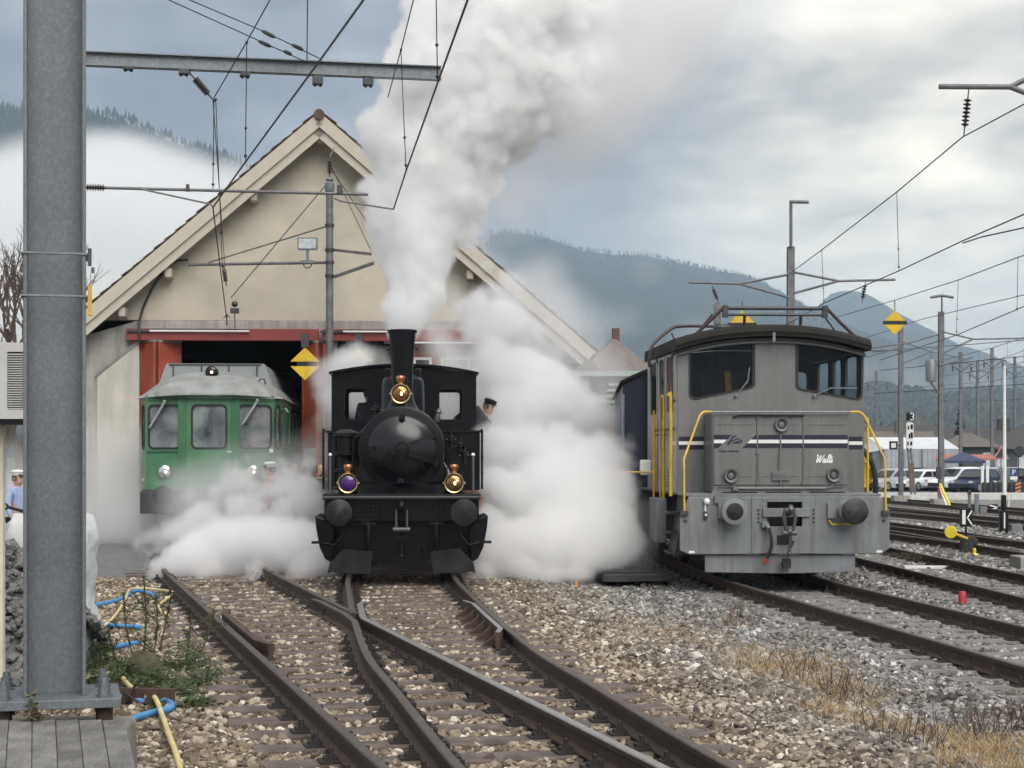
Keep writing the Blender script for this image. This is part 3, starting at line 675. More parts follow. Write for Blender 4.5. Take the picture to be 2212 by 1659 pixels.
def railcar():
    T = empty('railcar', (-6.07, 34.3, 0), R(4.0), 'old green railcar with grey roof poking out of the shed doorway', 'railcar')
    Z0, Z1 = 1.03, 2.92
    plan = [(-1.42, .6), (-1.27, .15), (-.53, 0), (.53, 0), (1.27, .15), (1.42, .6)]
    def facet(i, holes, z0=Z0, z1=Z1):
        a = Vector((*plan[i], 0)); b = Vector((*plan[i + 1], 0)); d = b - a; l = d.length
        X = Matrix.Translation(a) @ Matrix.Rotation(math.atan2(d.y, d.x), 4, 'Z')
        m = MB(); m.panel([(0, z0), (l, z0), (l, z1), (0, z1)], holes(l), 0, .04, 0, X)
        o = m.build('front_panel', M_GREEN, T)
        for h in holes(l):
            x0, x1 = min(p[0] for p in h), max(p[0] for p in h); q0, q1 = min(p[1] for p in h), max(p[1] for p in h)
            f = MB(); f.panel(rrect(x0 - .025, x1 + .025, q0 - .025, q1 + .025, .11), [rrect(x0 + .012, x1 - .012, q0 + .012, q1 - .012, .08)], -.012, .03, 0, X); f.build('window_seal', M_RUBBER, o)
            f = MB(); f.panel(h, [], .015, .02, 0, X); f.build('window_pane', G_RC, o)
        return o, X, l
    wz = (1.865, 2.715)
    facet(0, lambda l: [rrect(.1, l - .13, wz[0], wz[1], .08)])
    _, XL, lL = facet(1, lambda l: [rrect(.07, l - .05, wz[0], wz[1], .09)])
    facet(2, lambda l: [rrect(.2, .87, wz[0], wz[1], .09)])
    _, XR, lR = facet(3, lambda l: [rrect(.07, l - .05, wz[0], wz[1], .09)])
    facet(4, lambda l: [rrect(.1, l - .13, wz[0], wz[1], .08)])
    # centre door seams, gutters, sills
    m = MB()
    for x in (-.53, .53): m.box(x - .085, x + .085, -.02, .0 - .001, Z0, Z1 - .02)
    m.build('door_pillar', M_GREEN2, T, bevel=.01)
    for X, l in ((XL, lL), (XR, lR)):
        m = MB(); m.box(.02, l - .05, -.035, -.002, wz[0] - .075, wz[0] - .05, 0, X); m.build('window_sill', M_GREEN2, T)
        m = MB(); m.box(.0, l, -.03, -.002, wz[1] + .10, wz[1] + .12, 0, X); m.build('rain_strip', M_GREEN2, T)
    m = MB(); m.panel([(p[0], p[1]) for p in plan] + [(1.3, .6), (1.2, .2), (-1.2, .2), (-1.3, .6)], [], 1.0, 1.028, 0, Matrix(((1, 0, 0, 0), (0, 0, 1, 0), (0, 1, 0, 0), (0, 0, 0, 1)))); m.build('skirt_edge', M_DGREY, T)
    # sides
    for s in (-1, 1):
        X = Matrix(((0, -1 if s > 0 else 1, 0, s * 1.42), (1, 0, 0, .6), (0, 0, 1, 0), (0, 0, 0, 1)))
        holes = [rrect(.35 + i * 1.35, 1.25 + i * 1.35, 1.95, 2.72, .08) for i in range(1, 9)] + [rrect(.12, .62, 1.95, 2.72, .06)]
        m = MB(); m.panel([(0, Z0), (13.5, Z0), (13.5, Z1 - .05), (0, Z1 - .05)], holes, 0, .04, 0, X); sd = m.build('side_wall', M_GREEN, T)
        for h in holes:
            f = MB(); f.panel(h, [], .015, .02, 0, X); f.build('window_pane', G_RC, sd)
    # inside
    m = MB(); m.box(-1.36, 1.36, .3, 14, 1.2, 1.25); m.box(-1.36, -.3, 2.3, 2.35, 1.25, 2.9); m.box(.35, 1.36, 2.3, 2.35, 1.25, 2.9); m.box(-1.36, 1.36, 13.9, 14, 1.25, 2.9)
    m.build('inner_walls', mat('grey_cab_inside', (.45, .45, .45), .7), T)
    for x0, x1 in ((-1.25, -.35), (.5, 1.2)):
        m = MB(); m.box(x0, x1, .35, .75, 1.25, 1.92); m.build('driver_desk', M_DGREY, T, bevel=.02)
    m = MB(); m.box(-.03, .03, .28, .32, 1.8, 2.8); m.build('door_window_bar', M_DARK, T)
    m = MB(); m.box(.05, .33, .3, .33, 1.25, 2.9); m.build('sun_blind', mat('pale_blind', (.75, .75, .73), .8), T)
    m = MB(); m.box(-.86, -.62, .34, .37, 1.25, 2.9); m.build('sun_blind', mat('pale_blind', (.75, .75, .73)), T)
    # domed roof
    rings = []
    for y, zc, ze, hw in ((-.10, 2.93, 2.86, .0), (-.08, 2.99, 2.9, .0), (.06, 3.16, 2.97, 0), (.3, 3.30, 3.02, 0), (.7, 3.40, 3.05, 0), (1.2, 3.45, 3.06, 0), (14, 3.45, 3.06, 0)):
        r = []
        for i in range(17):
            u = -1 + i / 8; x = 1.46 * u
            bow = .62 * max(0, abs(u) - .36) ** 2 * 1.6 if y < .5 else .62 * max(0, abs(u) - .36) ** 2 * 1.6 * max(0, 1 - (y - .5) / .7)
            zz = 2.88 + (zc - 2.88) * max(0., 1 - abs(u) ** 3.2)
            r.append((x, y + bow, zz if y > -.09 else zc - .07 * u * u))
        rings.append(r)
    low = [[(x, y, 2.86) for x, y, z in r] for r in rings]
    m = MB(); m.loft([r + l[::-1] for r, l in zip(rings, low)]); m.build('roof', M_RCROOF, T, 50)
    # hood along the roof
    m = MB(); prof = [(-1.22, 3.05), (-1.0, 3.62), (1.0, 3.62), (1.22, 3.05)]
    m.panel(prof, [], 1.25, 12); hood = m.build('roof_hood', M_RCROOF2, T, 0, .015)
    m = MB()
    for x in (-.86, -.28, .28, .86): m.box(x - .012, x + .012, 1.225, 1.249, 3.3, 3.6)
    m.box(-.95, .95, 1.228, 1.249, 3.585, 3.61); m.build('hood_rib', M_DGREY, hood)
    for x in (-.72, .95):
        m = MB(); m.tube([(x, .55, 3.18), (x + .02, .5, 3.26), (x + .12, .45, 3.26), (x + .14, .5, 3.16)], .014, 6); m.build('roof_grab_handle', M_RUST, T)
    # roof lamp
    m = MB(); m.lathe([(.09, .22), (.125, .18), (.13, .0), (.11, -.015)], (.01, .42, 3.40), (0, 1, 0), 20); m.box(-.05, .07, .45, .65, 3.2, 3.32); lp = m.build('roof_lamp', M_BLACKM, T)
    m = MB(); m.lathe([(.105, 0), (.06, -.012), (.02, -.016)], (.01, .404, 3.40), (0, 1, 0), 18); m.build('lamp_lens', glass('lamp_glass', (.3, .3, .3), .05, .2, (.01, .01, .01)), lp)
    m = MB(); m.sphere((.015, .385, 3.40), .028, 10); m.build('lamp_bulb', M_BULB, lp)
    for x in (-.88, .87):
        y = .075
        m = MB(); m.lathe([(.16, .03), (.16, -.03), (.135, -.05), (.125, -.03)], (x, y, 1.385), (0, 1, 0), 22); hl = m.build('headlight', M_GREEN2, T)
        m = MB(); m.lathe([(.125, -.045), (.09, -.06), (.03, -.066)], (x, y, 1.385), (0, 1, 0), 22); m.build('headlight_lens', M_CHROME, hl)
        m = MB(); m.sphere((x + .02, y - .05, 1.385), .045, 10, 0, (1, .5, 1.1)); m.build('headlight_bulb', M_BULB, hl)
    for a, b in (((-.88, -.0, 2.80), (-1.19, .06, 2.27)), ((.96, -.0, 2.82), (.66, -.05, 2.33))):
        m = MB(); m.tube([a, b], .014, 6); m.tube([(a[0] + .03, a[1], a[2]), (b[0] + .035, b[1], b[2] + .03)], .01, 6); m.sphere((a[0], a[1], a[2]), .03, 8); m.build('wiper', mat('grey_wiper', (.4, .42, .42), .5, .3), T)
    m = MB(); m.tube([(1.40, .5, 2.63), (1.5, .42, 2.66), (1.55, .40, 2.58)], .03, 8); m.build('mirror_bracket', M_GREEN, T)
    m = MB(); m.box(.36, .46, -.03, -.002, 1.78, 1.80); m.build('door_handle', M_WHITE, T)
    m = MB(); m.box(1.20, 1.27, .08, .13, 1.77, 1.85); m.build('corner_marker', M_WHITE, T)
    # buffer beam, buffers, wheels, cables
    m = MB(); m.box(-1.38, 1.38, .1, .5, .55, 1.0); m.build('buffer_beam', M_DGREY, T, bevel=.02)
    for x in (-.875, .875):
        m = MB(); m.lathe([(.11, .3), (.11, -.25), (.2, -.26), (.2, -.3), (.1, -.32)], (x, .0, .92), (0, 1, 0), 18); m.build('buffer', M_BLACKM, T)
    m = MB(); m.box(-.05, .05, -.3, .1, .85, 1.0); m.tube([(-.0, -.28, .95), (0, -.34, .8), (0, -.3, .55)], .03, 8); m.build('coupling_hook', M_BLACKM, T)
    for y in (1.6, 4.2):
        m = MB()
        for s in (-1, 1): m.lathe([(.42, -.06), (.46, -.06), (.46, .06), (.42, .06)], (s * .75, y, .45), (1, 0, 0), 24)
        m.cyl((-.75, y, .45), (.75, y, .45), .08, 10); m.build('wheelset', M_RUST, T)
    m = MB(); m.box(-1.2, 1.2, .8, 13, .5, .95); m.build('underframe', M_DARK, T)
    m = MB()
    for k in range(4): m.tube(catmull([(1.15 + k * .06, .12, 1.62), (1.2 + k * .07, -.12, 1.5), (1.22 + k * .06, -.1, 1.15), (1.2 + k * .05, .05, .9)], 5), .016, 6)
    m.build('jumper_cable', M_BLACKM, T)
railcar()
# ================================================================== BLACK STEAM TANK ENGINE
G_LOCO = glass('cab_glass', (.97, .98, .98), .02, .96)
M_AMBER = mat('amber_reflector', (.30, .17, .06), .14, .8, .5, 22)
M_PURPLE = mat('purple_lens', (.055, .012, .13), .08, .1, .4, 16, coat=.6)
M_FLAME = mat('oil_flame', (1, .8, .5), .3, 0, 0, emit=(1, .6, .22), es=3.0)
def lantern(name, loc, rz, lens, label, flame=True, r=.135):
    """round brass railway lantern with copper chimney; stands on a bracket"""
    T = empty(name, loc, rz, label, 'lantern', 'lanterns on the steam engine')
    m = MB(); m.lathe([(r * .8, .26), (r * .97, .2), (r, .02), (r * 1.06, .0), (r * 1.08, -.02)], (0, 0, 0), (0, 1, 0), 26); m.build('lantern_body', M_BLACKM, T)
    m = MB(); m.lathe([(r * 1.1, .0), (r * 1.13, -.018), (r * 1.06, -.035), (r * .95, -.028), (r * .95, -.005)], (0, 0, 0), (0, 1, 0), 28); m.build('bezel', M_BRASS, T)
    m = MB(); m.lathe([(r * .95, -.012), (r * .7, -.026), (r * .35, -.036), (.004, -.04)], (0, 0, 0), (0, 1, 0), 26); m.build('lens', lens, T)
    if flame:
        m = MB(); m.sphere((.01, -.03, -.0), .024, 8, 0, (1, .6, 1.5)); m.sphere((.045, -.03, .035), .014, 8, 0, (1, .6, 1)); m.build('flame', M_FLAME, T)
    m = MB(); m.lathe([(.05, r * .95), (.038, r * 1.05), (.036, r * 1.3), (.05, r * 1.36), (.055, r * 1.5), (.062, r * 1.62), (.066, r * 1.86), (.058, r * 2.02), (.03, r * 2.08)], (0, .09, 0), (0, 0, 1), 16); m.build('copper_chimney', M_COPPER, T)
    m = MB(); m.tube([(r * .95 * math.cos(a), .12, r * .55 + (r * 1.75) * math.sin(a)) for a in [math.pi * i / 12 for i in range(13)]], .008, 6); m.build('carrying_handle', M_BLACKM, T)
    for s in (-1, 1):
        m = MB(); m.sphere((s * r * 1.15, 0, 0), .018, 8); m.build('hinge_knob', M_BRASS, T)
    m = MB(); m.box(-.04, .04, .06, .14, -r * 1.5, -r * .9); m.build('foot', M_BLACKM, T); return T
def steam_engine():
    T = empty('steam_engine', (-1.565, 24.3, 0), R(3.2), 'black steam tank engine with tall tapered chimney and domed smokebox door', 'steam engine')
    B_, BM = M_BLACK, M_BLACKM
    # front beam, ledge, apron
    m = MB(); m.box(-1.10, 1.10, .12, .22, .78, 1.14); fb = m.build('buffer_beam', B_, T, bevel=.012)
    rv = MB(); rv.sphere((0, 0, 0), .02, 8, 0, (1, .6, 1)); rvm = rv.mesh('rivet', B_)
    for x in [-.62 + .07 * i for i in range(4)] + [.41 + .07 * i for i in range(4)]:
        for z in (.86, .93, 1.0): inst('rivet', rvm, fb, (x, .115, z))
    m = MB(); m.box(-1.12, 1.12, .02, 1.0, 1.143, 1.175); m.build('running_plate', BM, T, bevel=.006)
    m = MB(); m.tube([(-1.12, .03, 1.125), (1.12, .03, 1.125)], .028, 10); m.build('front_ledge', mat('worn_black_edge', (.05, .05, .05), .4, .4), T)
    m = MB(); m.add([(-.98, .14, 1.178), (.98, .14, 1.178), (.98, .9, 1.178), (-.98, .9, 1.178), (-.66, .5, 1.34), (.66, .5, 1.34), (.66, .9, 1.34), (-.66, .9, 1.34)], [(0, 1, 5, 4), (1, 2, 6, 5), (2, 3, 7, 6), (3, 0, 4, 7), (4, 5, 6, 7), (3, 2, 1, 0)]); ap = m.build('sloping_apron', B_, T, 0, .008)
    for i in range(14):
        inst('rivet', rvm, ap, (-.62 + i * .0955, .485, 1.325)); inst('rivet', rvm, ap, (-.88 + i * .135, .17, 1.19))
    # frame front below the beam
    m = MB(); m.box(-1.04, 1.04, .30, .36, .2, .778); m.build('frame_front', B_, T)
    m = MB(); m.box(-.012, .012, .285, .298, .21, .77); m.box(-.46, -.44, .285, .298, .21, .77); m.box(.44, .46, .285, .298, .21, .77); tag(m.build('frame_seam', BM, T), kind='stuff')
    # buffers
    for x in (-.875, .875):
        m = MB(); m.lathe([(.17, .12), (.17, .09), (.12, .08), (.105, -.18), (.07, -.18), (.07, -.30)], (x, 0, .925), (0, 1, 0), 22); bf = m.build('buffer', BM, T)
        m = MB(); m.lathe([(.188, -.30), (.19, -.325), (.12, -.34 - (.02 if x < 0 else 0)), (.004, -.345 - (.03 if x < 0 else 0))], (x, 0, .925), (0, 1, 0), 30); m.build('buffer_head', mat('greasy_buffer_face', (.018, .018, .019), .45, .2, .4, 6, .1, 30, (.06, .06, .057), .5, 9, spec=.25), bf)
    # coupling
    m = MB(); m.tube(catmull([(0, .12, .97), (0, -.12, .97), (0, -.22, .98), (0, -.27, 1.02), (0, -.24, 1.07)], 4), [.05] * 12 + [.045, .04, .035, .03, .02], 10); m.build('coupling_hook', BM, T)
    m = MB(); m.tube([(-.075, -.14, .96), (-.075, -.15, .68), (.075, -.15, .68), (.075, -.14, .96)], .018, 8); m.cyl((-.12, -.15, .68), (.12, -.15, .68), .032, 10); m.build('coupling_link', mat('bare_steel_link', (.12, .12, .12), .45, .7), T)
    m = MB(); m.tube([(0, .1, .6), (0, -.02, .55), (0, -.02, .32)], .02, 8); m.sphere((0, -.02, .29), .034, 10); m.box(-.09, .09, -.03, .0, .54, .58); m.build('coupling_screw', BM, T)
    # vertical guard irons and hoses
    for x in (-.475, .49):
        m = MB(); m.tube(catmull([(x, .1, .76), (x, .02, .72), (x, .02, .5), (x - .02 * (1 if x < 0 else -1), .08, .28), (x - (.12 if x < 0 else -.1), .12, .2)], 4), .033, 8); m.box(x - .1, x + .1, .0, .12, .735, .777); m.build('brake_hose', BM, T)
    # side aprons over the cylinders and rail guards
    for s in (-1, 1):
        poly = [(s * 1.03, .80), (s * 1.235, .87), (s * 1.22, .70), (s * 1.17, .42), (s * 1.09, .25), (s * .98, .18), (s * .96, .6)]
        m = MB(); m.panel(poly, [], .15, 1.3); m.build('cylinder_cover', B_, T, 0, .02)
        m = MB(); m.lathe([(.235, 0), (.25, .03), (.25, .95)], (s * .93, .40, .56), (0, 1, 0), 24); m.lathe([(.06, -.1), (.09, -.04), (.15, 0)], (s * .93, .40, .56), (0, 1, 0), 16); m.build('cylinder', BM, T)
        m = MB(); m.panel([(s * 1.02, .2), (s * 1.05, .05), (s * .98, .08), (s * .88, .05), (s * .45, .045), (s * .40, .36), (s * .82, .40)], [], .0, .03); m.build('rail_guard', mat('scuffed_black_plate', (.014, .014, .015), .5, .1, .3, 4, .1, 40, (.035, .035, .034), .6, 2, spec=.25), T, 0, .006)
        m = MB(); m.box(s * 1.16 - .12, s * 1.16 + .12, .1, .3, .47, .5); m.build('step', BM, T)
        m = MB(); m.tube([(s * .83, .08, .6), (s * .95, .02, .45), (s * 1.1, .05, .48)], .016, 6); m.build('drain_pipe', BM, T)
        m = MB(); m.tube([(s * 1.02, .2, 1.17), (s * 1.02, .2, 1.72)], .02, 8); m.build('lamp_iron', mat('bare_steel_link', (.12, .12, .12)), T)
        m = MB(); m.sphere((s * 1.02, .2, 1.735), .027, 10); m.build('lamp_iron_tip', M_WHITE, T)
    # smokebox and boiler
    cz = 1.815
    m = MB(); m.lathe([(.58, .45), (.615, .46), (.62, .48), (.62, 1.15), (.60, 1.2)], (0, 0, cz), (0, 1, 0), 48); m.build('smokebox', B_, T)
    m = MB(); m.panel([(-.66, 1.34), (.66, 1.34), (.66, 1.50), (.605, 1.62), (.58, 1.82), (-.58, 1.82), (-.605, 1.62), (-.66, 1.50)], [], .465, 1.1); m.build('smokebox_saddle', B_, T)
    m = MB(); m.lathe([(.57, 1.2), (.57, 4.6)], (0, 0, cz), (0, 1, 0), 40); m.build('boiler', B_, T)
    m = MB(); m.lathe([(.485, .455), (.49, .42), (.475, .40), (.46, .395), (.40, .345), (.30, .30), (.18, .27), (.08, .26)], (0, 0, cz), (0, 1, 0), 48); dr = m.build('smokebox_door', mat('polished_black_paint', (.0035, .004, .0055), .2, 0, .3, 3, .02, 40, (.012, .012, .013), .35, 1.6, spec=.55), T)
    m = MB(); m.tube([(.095 * math.cos(a), .225, cz + .095 * math.sin(a)) for a in [2 * math.pi * i / 20 for i in range(20)]], .012, 6, closed=True); m.cyl((0, .28, cz), (0, .2, cz), .024, 10)
    m.tube([(-.095, .225, cz), (.095, .225, cz)], .009, 6); m.tube([(0, .215, cz), (.0, .20, cz - .15)], .011, 6); m.build('door_handwheel', BM, dr)
    for z0, z1 in ((.07, .20), (-.07, -.20)):
        m = MB(); q = [(.10, .262, cz + z0), (.25, .278, cz + z0 + (z1 - z0) * .4), (.38, .325, cz + z0 + (z1 - z0) * .75), (.485, .40, cz + z1)]
        for a, b in zip(q[:-1], q[1:]): m.bar(a, b, .05, .03, up=(0, -1, .0))
        m.build('door_strap', BM, dr)
        m = MB(); m.cyl((.49, .40, cz + z1 - .05), (.49, .40, cz + z1 + .05), .028, 10); m.build('door_hinge', BM, dr)
    for a in (90, 178, 268):
        x, z = .455 * math.cos(R(a)), .455 * math.sin(R(a)); m = MB(); m.box(x - .045, x + .045, .33, .42, cz + z - .035, cz + z + .035); m.cyl((x, .33, cz + z), (x, .29, cz + z), .022, 8); m.build('door_clamp', BM, dr)
    # chimney, dome, sandbox
    m = MB(); m.lathe([(.42, -.19), (.34, -.10), (.24, 0.02), (.175, .14), (.152, .30), (.16, .6), (.185, 1.0), (.198, 1.14), (.215, 1.145), (.218, 1.185), (.195, 1.19), (.18, 1.10)], (0, .95, 2.385), (0, 0, 1), 32); m.build('chimney', B_, T)
    for s in (-1, 1):
        m = MB(); m.cyl((s * .19, .95, 3.30), (s * .235, .95, 3.30), .02, 8); m.build('chimney_lug', BM, T)
    m = MB(); m.lathe([(.36, -.12), (.335, .0), (.33, .46), (.31, .54), (.24, .60), (.1, .63)], (0, 2.3, 2.36), (0, 0, 1), 32); m.build('steam_dome', B_, T)
    for s in (-1, 1):
        m = MB(); m.lathe([(.04, 0), (.04, .1), (.055, .11), (.03, .15)], (s * .24, 2.3, 2.93), (0, 0, 1), 12); m.build('safety_valve', BM, T)
    # side tanks, pump, pipes
    for s in (-1, 1):
        m = MB(); m.box(min(s * .62, s * 1.2), max(s * .62, s * 1.2), 2.4 if s > 0 else 3.0, 4.69, 1.18, 2.08); tk = m.build('side_tank', B_, T, bevel=.02)
        m = MB(); m.box(min(s * .60, s * 1.235), max(s * .60, s * 1.235), 2.37 if s > 0 else 2.97, 4.7, 2.083, 2.115); m.build('tank_top_edge', BM, tk)
        y0 = 2.2
        m = MB(); m.tube([(s * 1.225, y0, 1.2), (s * 1.225, y0, 2.12)], .018, 6); m.tube([(s * 1.225, y0, 2.12), (s * 1.225, y0 + .25, 2.12)], .018, 6)
        for z in (1.45, 1.7, 1.95): m.sphere((s * 1.225, y0, z), .025, 8)
        m.build('handrail', BM, T)
    m = MB()
    m.lathe([(.20, 1.2), (.20, 1.26), (.15, 1.27), (.15, 1.46), (.19, 1.47), (.19, 1.52), (.10, 1.53), (.10, 1.70), (.17, 1.71), (.19, 1.73), (.19, 1.78), (.16, 1.79), (.16, 2.0), (.2, 2.01), (.2, 2.06), (.17, 2.08), (.06, 2.12)], (-.85, 1.6, 0), (0, 0, 1), 20); m.build('air_pump', BM, T)
    m = MB(); m.cyl((-1.02, 1.55, 1.2), (-1.02, 1.55, 2.1), .025, 8); m.cyl((-.68, 1.55, 1.25), (-.68, 1.55, 2.02), .02, 8); tag(m.build('pump_pipe', BM, T), kind='stuff')
    def pipe(nm, pts, r, mm=BM): q = MB(); q.tube(catmull(pts, 4), r, 8); return q.build(nm, mm, T)
    pipe('steam_pipe', [(-.36, 1.4, 2.36), (-.42, 1.3, 2.2), (-.55, 1.3, 2.12), (-.66, 1.3, 2.0), (-.72, 1.35, 1.9), (-.72, 1.4, 1.3)], .032)
    pipe('blower_pipe', [(.56, .7, 2.08), (.62, .9, 1.9), (.66, 1.0, 1.62), (.66, 1.1, 1.36)], .024)
    pipe('feed_pipe', [(.58, .62, 1.62), (.66, .6, 1.48), (.72, .56, 1.34), (.74, .6, 1.2)], .035, mat('grey_lagged_pipe', (.16, .16, .16), .6))
    for x, y, z in ((-.39, 1.3, 2.40), (.72, 1.0, 1.95), (.86, 1.2, 1.85), (.92, 1.1, 1.72)):
        m = MB(); m.lathe([(.03, -.12), (.03, -.02), (.05, -.01), (.05, .05), (.025, .07), (.02, .14), (.04, .15)], (x, y, z), (0, 0, 1), 12); m.cyl((x - .08, y, z), (x + .08, y, z), .02, 8); m.build('valve', BM, T)
    m = MB(); m.lathe([(.03, 0), (.045, .05), (.03, .12), (.05, .14), (.015, .2)], (.50, .75, 2.22), (.25, 0, 1), 12); m.build('lubricator', mat('bare_steel_link', (.12, .12, .12)), T)
    # whistle and pipe above the roof
    pipe('roof_vent_pipe', [(-.18, 4.9, 3.2), (-.19, 4.9, 3.45), (-.17, 4.9, 3.52), (.0, 4.9, 3.53)], .014)
    # cab
    hw = 1.21
    arc = lambda x: 3.235 - .14 * (x / 1.25) ** 2
    wl = rrect(-1.0, -.615, 2.33, 2.85, .05); wr = rrect(.60, .985, 2.33, 2.85, .05)
    top = [(hw - i * 2 * hw / 12, arc(hw - i * 2 * hw / 12) - .03) for i in range(13)]
    for y0, y1, nm in ((4.70, 4.74, 'cab_front'), (6.5, 6.54, 'cab_rear')):
        m = MB(); m.panel([(-hw, 1.18), (hw, 1.18)] + top, [wl, wr], y0, y1); cf = m.build(nm, B_, T)
        for h in (wl, wr):
            x0, x1 = min(p[0] for p in h), max(p[0] for p in h)
            f = MB(); f.panel(rrect(x0 - .045, x1 + .045, 2.285, 2.895, .08), [rrect(x0, x1, 2.33, 2.85, .05)], y0 - .02, y0 - .002); f.build('window_frame', BM, cf)
            f = MB(); f.panel(rrect(x0 + .002, x1 - .002, 2.332, 2.848, .05), [], y0 + .015, y0 + .02); f.build('window_pane', G_LOCO, cf)
    m = MB(); m.loft([[(x, y, arc(x) + q) for q, xs_ in ((.0, range(13)), (.035, range(12, -1, -1))) for x in [1.26 - i * 2.52 / 12 for i in xs_]] for y in (4.55, 6.75)]); m.build('cab_roof', B_, T, 20)
    for s in (-1, 1):
        X = Matrix(((0, 1, 0, s * hw), (1, 0, 0, 4.745), (0, 0, 1, 0), (0, 0, 0, 1)))
        m = MB(); m.panel([(0, 1.18), (1.75, 1.18), (1.75, 3.08), (0, 3.08)], [rrect(.35, 1.15, 2.2, 2.9, .1)], -.015, .015, 0, X); m.build('cab_side', B_, T)
    m = MB(); m.box(-1.2, 1.2, 4.75, 6.5, 1.14, 1.18); m.build('cab_floor', BM, T)
    m = MB(); m.lathe([(.6, 4.75), (.6, 4.85), (.3, 4.86)], (0, 0, 1.8), (0, 1, 0), 24); m.build('backhead', BM, T)
    m = MB(); m.box(-.9, .9, 6.56, 7.6, 1.18, 2.1); m.build('coal_bunker', B_, T, bevel=.03)
    # chassis
    m = MB()
    for s in (-1, 1): m.box(s * .60 - .015, s * .60 + .015, .37, 7.6, .35, 1.13)
    tag(m.build('main_frame', M_DARK, T), kind='stuff')
    for y in (1.9, 3.4, 5.2):
        for s in (-1, 1):
            m = MB(); m.lathe([(.46, -.06), (.5, -.05), (.48, .06), (.40, .06), (.38, .03), (.12, .03), (.1, .09)], (s * .75, y, .48), (s, 0, 0), 28); m.build('driving_wheel', BM, T)
    for s in (-1, 1):
        m = MB(); m.bar((s * .9, 1.9, .40), (s * .9, 5.2, .40), .04, .1); m.build('coupling_rod', BM, T)
    # lanterns: separate things carried on brackets
    X = T.matrix_basis if False else Matrix.Translation((-1.565, 24.3, 0)) @ Matrix.Rotation(R(3.2), 4, 'Z')
    lantern('lantern', X @ Vector((-.02, .6, 2.62)), R(3.2), M_AMBER, 'brass lantern with amber flame at the foot of the engine chimney', r=.13)
    lantern('lantern', X @ Vector((-.765, .10, 1.33)), R(3.2), M_PURPLE, 'brass lantern with violet glass on the engine front', False, r=.13)
    lantern('lantern', X @ Vector((.745, .10, 1.33)), R(3.2), M_AMBER, 'brass lantern with clear amber glass low on the engine front', r=.13)
    m = MB(); m.box(-.06, .02, .66, .8, 2.38, 2.45); m.tube([(-.02, .72, 2.4), (-.02, .75, 2.3)], .03, 8); m.build('lantern_bracket', BM, T)
    for x in (-.765, .745):
        m = MB(); m.box(x - .05, x + .05, .15, .25, 1.175, 1.215); m.build('lantern_bracket', BM, T)
steam_engine()
# ================================================================== GREY SHUNTING LOCOMOTIVE
M_GREY = mat('warm_grey_loco_paint', (.150, .149, .144), .45, 0, .08, 1.5, .03, 60, (.085, .082, .077), .55, 1.7, True, coat=.1)
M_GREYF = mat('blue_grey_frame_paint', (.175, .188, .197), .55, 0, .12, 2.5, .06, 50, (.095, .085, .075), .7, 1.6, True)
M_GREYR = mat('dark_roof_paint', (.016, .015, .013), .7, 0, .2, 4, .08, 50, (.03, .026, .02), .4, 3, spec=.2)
M_SIDE_SKYLIT = mat('grey_side_paint_skylit', (.36, .35, .33), .45, 0, .08, 1.5, .03, 60, (.25, .24, .22), .5, 1.6, True)  # lighter copy of the loco grey, with sky light painted in
M_NAVY = mat('navy_stripe', (.012, .012, .03), .4)
M_MAROON = mat('maroon_brown_tube', (.06, .035, .035), .5, .2, .2)
G_SH = glass('shunter_glass', (.86, .9, .92), .02, .86)
